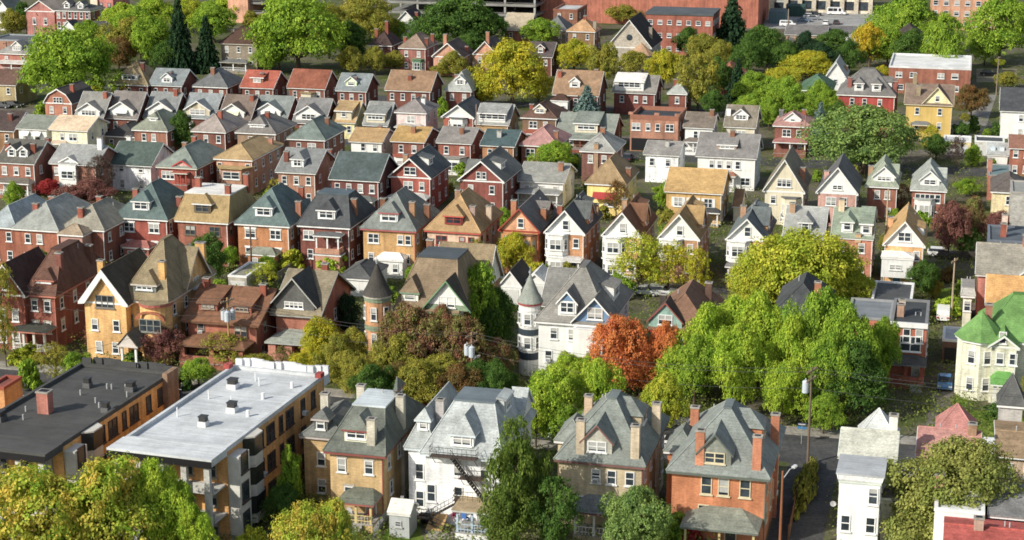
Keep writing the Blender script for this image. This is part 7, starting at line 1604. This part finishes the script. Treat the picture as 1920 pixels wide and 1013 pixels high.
wires('overhead wires between the two transformer pole and the lane mouth pole', TOPS['b'], TOPS['c'], o3, 1.4)
wires('overhead wires running from the lane mouth pole past the green house', TOPS['c'], far_r, o3, .9)
wires('single pale wire slanting down from the three transformer pole to the flats', TOPS['a'] - Vector((0, 0, .6)), at('D', 190, 790, 6.0), [Vector((0, 0, 0))], .8)
wires('wire slanting from the short pole among yellow foliage to the flats corner', TOPS['d'] - Vector((0, 0, .3)), at('G', 1060, 780, 4.5), [Vector((0, 0, 0)), Vector((0, 0, -1.2))], .5)
# street sign at the lane mouth
P = at('I', 525, 372); s = empty('street_sign', P, -YAW, 'small dark blue street sign board with white lettering beside the lane mouth pole', 'street sign')
m = MB(); m.tube((0, 0, 0), (0, 0, 2.2), .05, .05, 6); m.build('post', m_metal((.3, .3, .3), .5), s)
m = MB(); m.box(-.5, .5, -.04, .04, 2.2, 2.55, 0); m.box(-.5, .5, -.04, .04, 1.8, 2.08, 1); bd = m.build('board', [m_paint((.02, .03, .07)), m_paint((.05, .2, .4))], s)
m = MB()
for k in range(5): m.box(-.38 + k * .16, -.29 + k * .16, -.052, -.043, 2.3, 2.45)
m.build('lettering', WHITE, bd)
P = at('C', 538, 690); s = empty('warning_sign', P + V * -0.4, -YAW, 'yellow diamond road sign with black bent arrow before the dusty pink roof', 'road sign')
m = MB(); m.tube((0, 0, 0), (0, 0, 3.2), .05, .05, 6); m.build('post', m_metal((.4, .4, .4), .5), s)
m = MB(); a = .75; m.f = []; pts = [(0, -.07, 2.0), (a, -.07, 2.75), (0, -.07, 3.5), (-a, -.07, 2.75)]; m.face(pts); m.face([(p[0], -.05, p[2]) for p in reversed(pts)]); bd = m.build('sign_plate', m_paint((.75, .42, .02)), s)
m = MB(); m.box(.05, .2, -.085, -.073, 2.4, 2.85); m.box(-.15, .05, -.085, -.073, 2.7, 2.85); m.face([(-.15, -.08, 2.6), (-.15, -.08, 2.95), (-.38, -.08, 2.775)]); m.build('arrow', DARK, bd)
m = MB(); m.box(-.4, .4, -.07, -.05, 1.3, 1.8); m.build('plate', m_paint((.75, .5, .03)), s)

# ================================================================== things in the near yards
# iron fire escape on the white house
LF = Matrix.Rotation(YAW, 4, 'Z') @ Matrix.Translation(-wb.root.location)
IRON = m_metal((.025, .022, .02), .6); fe = empty('fire_escape', wb.root.location, -YAW, 'black iron fire escape with zigzag stairs on the white brick house', 'fire escape')
y0 = wb.y0 - .7; xa, xb = -.42 * wb.w / 2 - 1.4, -.42 * wb.w / 2 + 3.4
def rail(m, a, b, h=1.0):
    a, b = Vector(a), Vector(b)
    for z in (h * .5, h): m.tube(a + Vector((0, 0, z)), b + Vector((0, 0, z)), .03, .03, 4)
    n = max(2, int((b - a).length / .45))
    for i in range(n + 1): p = a.lerp(b, i / n); m.tube(p, p + Vector((0, 0, h)), .02, .02, 4)
def landing(x0, x1, z):
    m = MB(); m.box(x0, x1, y0 - .6, y0 + .5, z - .08, z); m.build('landing', m_metal((.07, .045, .035), .7), fe)
    m = MB(); rail(m, (x0, y0 - .6, z), (x1, y0 - .6, z)); rail(m, (x0, y0 - .6, z), (x0, y0 + .5, z)); rail(m, (x1, y0 - .6, z), (x1, y0 + .5, z)); m.build('railing', IRON, fe)
    m = MB()
    for x in (x0 + .2, x1 - .2): m.tube((x, y0 - .5, z - .08), (x, y0 + .68, z - 1.1), .035, .035, 4)
    m.build('bracket', IRON, fe)
def flight(x0, z0, x1, z1, y=-.35):
    m = MB(); a, b = Vector((x0, y0 + y, z0)), Vector((x1, y0 + y, z1))
    for o in (-.35, .35): m.tube(a + Vector((0, o, 0)), b + Vector((0, o, 0)), .06, .06, 4)
    n = int(abs(z0 - z1) / .24)
    for i in range(n): p = a.lerp(b, (i + .5) / n); m.box(p.x - .13, p.x + .13, p.y - .35, p.y + .35, p.z - .02, p.z + .02)
    m.build('stair_flight', IRON, fe); m = MB(); rail(m, a + Vector((0, -.35, 0)), b + Vector((0, -.35, 0)), .9); m.build('railing', IRON, fe)
landing(xa, xb, 7.75); landing(xb - 1.8, xb + .6, 5.6); landing(xb - 2.4, xb + 1.2, 3.25)
flight(xa + 2.2, 7.75, xb + .9, 3.25); flight(xb - 1.6, 3.25, xa - .4, .9, -.5); landing(xa - 1.5, xa + .2, .95); flight(xa + .0, .95, xa + 2.4, -.0, -1.2)
# shed
b = house('garden_shed', 'small pale grey wooden shed with white roof between the buff and white houses', 'H', 203, 678, 304, 2.6, 2.6, 'gs', 618, (.46, .48, .48), (.5, .5, .48), rise=None, group=g8, cat='shed', fw=[[]], rw=[[]], oh=.15, ds=False, near=True, wmat=m_siding((.46, .48, .48)))
put_window(b.root, (-.1, b.y0 - .005, 1.2), 0, .7, .6, 's', (.5, .5, .5), True)
# cellar doors, bins, porch clutter, fence
P = at('H', 425, 745); c = empty('cellar_door', P, -YAW, 'slanted tan wooden cellar doors beside the blue columned porch', 'cellar door')
for s in (-1, 1): m = MB(); x0, x1 = sorted((s * .03, s * .85)); m.sheet([(x0, -1.3, .35), (x1, -1.3, .35), (x1, 1.0, 1.2), (x0, 1.0, 1.2)], .06); m.build('door_leaf', m_wood((.52, .33, .16)), c)
m = MB(); m.box(-.9, .9, -1.3, 1.1, 0, .25); m.build('frame', m_stone((.35, .33, .3)), c)
def bin_(label, t, x, y, col):
    P = at(t, x, y); r = empty('wheelie_bin', P, -YAW, label, 'bin', 'bins in the yard'); m = MB(); m.frustum(0, 0, .05, .95, .27, .36, 4, cap=True); m.build('body', m_paint(col), r); m = MB(); m.box(-.34, .34, -.36, .32, .952, 1.04); m.build('lid', m_paint(tuple(q * .7 for q in col)), r)
bin_('black bin standing in shade beside the shed', 'H', 362, 722, (.02, .02, .022)); bin_('dark bin next to the black bin by the cellar doors', 'H', 385, 725, (.03, .03, .035))
def chair_(label, P, col, rz):
    r = empty('porch_chair', P, rz, label, 'chair', 'chairs on the porches'); m = MB(); m.box(-.28, .28, -.28, .28, .4, .46); m.build('seat', m_paint(col), r); m = MB(); m.box(-.28, .28, .24, .3, .462, 1.0); m.build('backrest', m_paint(col), r)
    for sx in (-.25, .25):
        for sy in (-.25, .25): m = MB(); m.box(sx - .025, sx + .025, sy - .025, sy + .025, 0, .398); m.build('leg', m_paint(col), r)
chair_('blue chair on the porch beneath the fire escape', at('H', 548, 715, .8), (.06, .15, .4), R(150)); chair_('pink chair on the porch beneath the fire escape', at('H', 500, 705, .8), (.4, .05, .12), R(200))
chair_('white chair on the buff house porch', at('H', 40, 690, .9), (.6, .6, .6), R(170)); chair_('red and white seat by the buff house porch door', at('H', 128, 700, .9), (.5, .08, .06), R(200))
m = MB(); A, B2 = at('H', 145, 790), at('H', 215, 690); n = 9
for i in range(n + 1): p = A.lerp(B2, i / n); m.tube(p, p + Vector((0, 0, 1.2)), .035, .035, 5)
for z in (.15, .65, 1.18): m.tube(A + Vector((0, 0, z)), B2 + Vector((0, 0, z)), .02, .02, 4)
for i in range(60): p = A.lerp(B2, i / 60); q = A.lerp(B2, min(1, (i + 1.2) / 60)); m.tube(p + Vector((0, 0, .15)), q + Vector((0, 0, 1.18)), .009, .009, 3); m.tube(q + Vector((0, 0, .15)), p + Vector((0, 0, 1.18)), .009, .009, 3)
tag(m.build('wire_fence', m_metal((.35, .36, .36), .5)), 'grey chain link fence between lawn and the buff house yard', 'fence')
def board_fence(label, a, b, h, col):
    r = empty('board_fence', a, 0, label, 'fence', 'board fences'); d = b - a; L = d.length; r.rotation_euler = (0, 0, math.atan2(d.y, d.x)); m = MB(); n = int(L / .18)
    for i in range(n): m.box(i * .18, i * .18 + .16, 0, .03, .05, h - .06 * (i % 2))
    m.build('boards', m_wood(col), r)
    for i in range(int(L / 2.4) + 1): q = MB(); q.box(i * 2.4 - .06, i * 2.4 + .06, .032, .14, 0, h); q.build('post', m_wood(col), r)
board_fence('brown board fence along the lane beside the hedge', at('I', 470, 800), at('I', 510, 610), 1.7, (.18, .09, .05)); board_fence('dark board fence behind the garden below the purple trees', at('F', 1130, 352), at('F', 1300, 360), 1.6, (.06, .05, .045)); board_fence('old grey fence beside the mossy flat garage', at('D', 1050, 470), at('D', 1110, 462), 1.6, (.2, .2, .19))
board_fence('bright white long board fence behind the yellow mansion', at('D', 400, 385), at('D', 520, 335), 1.5, (.6, .6, .58))
for key, nm in (('red brick house with steep dark teal', 'steep dark teal roofed'), ('brick house with tan mansard', 'tan mansard roofed'), ('orange brown brick house with dark teal', 'orange brown brick'), ('dark red brick house with charcoal mansard', 'charcoal mansard roofed'), ('yellow brick house with grey hipped', 'yellow brick'), ('pale pinkish brick', 'pale pinkish brick'), ('orange brown brick house with dark teal roof and white side', 'teal side gabled')):
    k = next(f for f in FOOT if f[1].startswith(key)); C, w_, d_ = k[2], k[3], k[4]
    a = C - U * (w_ / 2 + .7) - V * (d_ / 2 - 1); board_fence('weathered grey board fence beside the yard of the ' + nm + ' house', a, a - V * 9.5, 1.6, (.22, .2, .17))
# hedge along the lane
pts, lb = crown_points(91, 26, 40, .05, 'wide'); me = leafmesh(pts, 'hedge', m_leaf(*TONES['olive'])); P = at('I', 540, 590); o = link('hedge', me, None, P, -YAW); o.scale = (1.3, 8.5, 2.2); tag(o, 'long yellow green hedge along the edge of the lane', 'hedge')
# satellite dish on the white house corner
P = wl.PL; dsh = empty('satellite_dish', at('I', 690, 640, 4.6), -YAW, 'grey satellite dish bracketed on the white house corner by the lane', 'satellite dish')
m = MB(); n = 14
for k in range(n):
    a0, a1 = 2 * math.pi * k / n, 2 * math.pi * (k + 1) / n; m.face([(-.5, -.35, .2), (-.5 + .3 * math.cos(a0), -.45, .2 + .3 * math.sin(a0)), (-.5 + .3 * math.cos(a1), -.45, .2 + .3 * math.sin(a1))])
m.build('reflector', m_metal((.4, .4, .4), .5), dsh); m = MB(); m.tube((.1, .1, -.1), (-.5, -.32, .2), .035, .035, 6); m.tube((-.5, -.35, .2), (-.6, -.85, .05), .02, .02, 5); m.build('arm', m_metal((.2, .2, .2), .5), dsh)
# lane mouth steps and retaining wall
# weeds and low shrubs growing in the yards between the houses
rn = random.Random(21); uv = []
cs, sn = math.cos(YAW), math.sin(YAW)
def blocked(p):
    u, v = to_grid(p)
    if S0 - 3 < v < S1 + 3 or (abs(u - u_c) < 4 and v < S1): return True
    for k, l, C, w, d, y, h, r in FOOT:
        a, b = to_grid(p - C)
        if abs(a) < w / 2 + .9 and abs(b) < d / 2 + .9: return True
    return False
verts, faces = [], []
while len(faces) < 170000:
    px_, py_ = rn.uniform(-60, 1980), 1013 * rn.random() ** .8
    p = ground((px_, py_ + 60))
    if p.y > 620 or blocked(p): continue
    big = rn.random(); rad = .5 + 1.7 * big * big; hgt = rad * rn.uniform(.6, 1.3)
    for _ in range(int(14 + 50 * big * big)):
        d = rdir(rn); q = p + Vector((d.x * rad, d.y * rad, abs(d.z) * hgt)); n = (d + Vector((0, 0, .8)) + rdir(rn) * .6).normalized()
        e = n.orthogonal().normalized(); f = n.cross(e); a = rn.uniform(0, 6.28); e, f = e * math.cos(a) + f * math.sin(a), f * math.cos(a) - e * math.sin(a)
        s_ = rn.uniform(.08, .19); i = len(verts); verts += [tuple(q - e * s_), tuple(q + f * s_ * .65), tuple(q + e * s_), tuple(q - f * s_ * .65)]; faces.append((i, i + 1, i + 2, i + 3))
me = bpy.data.meshes.new('undergrowth'); me.from_pydata(verts, [], faces); me.materials.append(m_leaf((.10, .15, .03), (.17, .19, .045))); me.update()
tag(link('undergrowth', me), 'weeds and low shrubs growing in the yards between the houses', kind='stuff')
# ================================================================== light
SUN_EL, SUN_AZ = R(33), math.atan2(-.57, -.82)       # the sun stands behind the viewer's shoulder
sd = Vector((math.cos(SUN_AZ) * math.cos(SUN_EL), math.sin(SUN_AZ) * math.cos(SUN_EL), math.sin(SUN_EL)))
L = bpy.data.lights.new('sun', 'SUN'); L.energy = 5.0; L.angle = R(.5); L.color = (1.0, .945, .83)
lo = bpy.data.objects.new('sun', L); COL.objects.link(lo); lo.rotation_euler = sd.to_track_quat('Z', 'Y').to_euler(); lo.location = (0, 0, 200)
w = bpy.data.worlds.new('World'); scene.world = w; w.use_nodes = True
nt = w.node_tree; bg = nt.nodes['Background']; sk = nt.nodes.new('ShaderNodeTexSky'); sk.sky_type = 'NISHITA'; sk.sun_disc = False
sk.sun_elevation = SUN_EL; sk.sun_rotation = math.pi / 2 - SUN_AZ; sk.air_density = 1.2; sk.dust_density = 1.5
hs = nt.nodes.new('ShaderNodeHueSaturation'); hs.inputs['Saturation'].default_value = .7
nt.links.new(sk.outputs[0], hs.inputs['Color']); nt.links.new(hs.outputs[0], bg.inputs['Color']); bg.inputs['Strength'].default_value = .15
scene.view_settings.view_transform = 'Standard'; scene.view_settings.look = 'None'; scene.view_settings.exposure = 0; scene.view_settings.gamma = 1
scene.cycles.filter_width = 1.7; scene.cycles.max_bounces = 6; scene.cycles.diffuse_bounces = 4; scene.cycles.glossy_bounces = 2; scene.cycles.transmission_bounces = 2; scene.cycles.transparent_max_bounces = 4
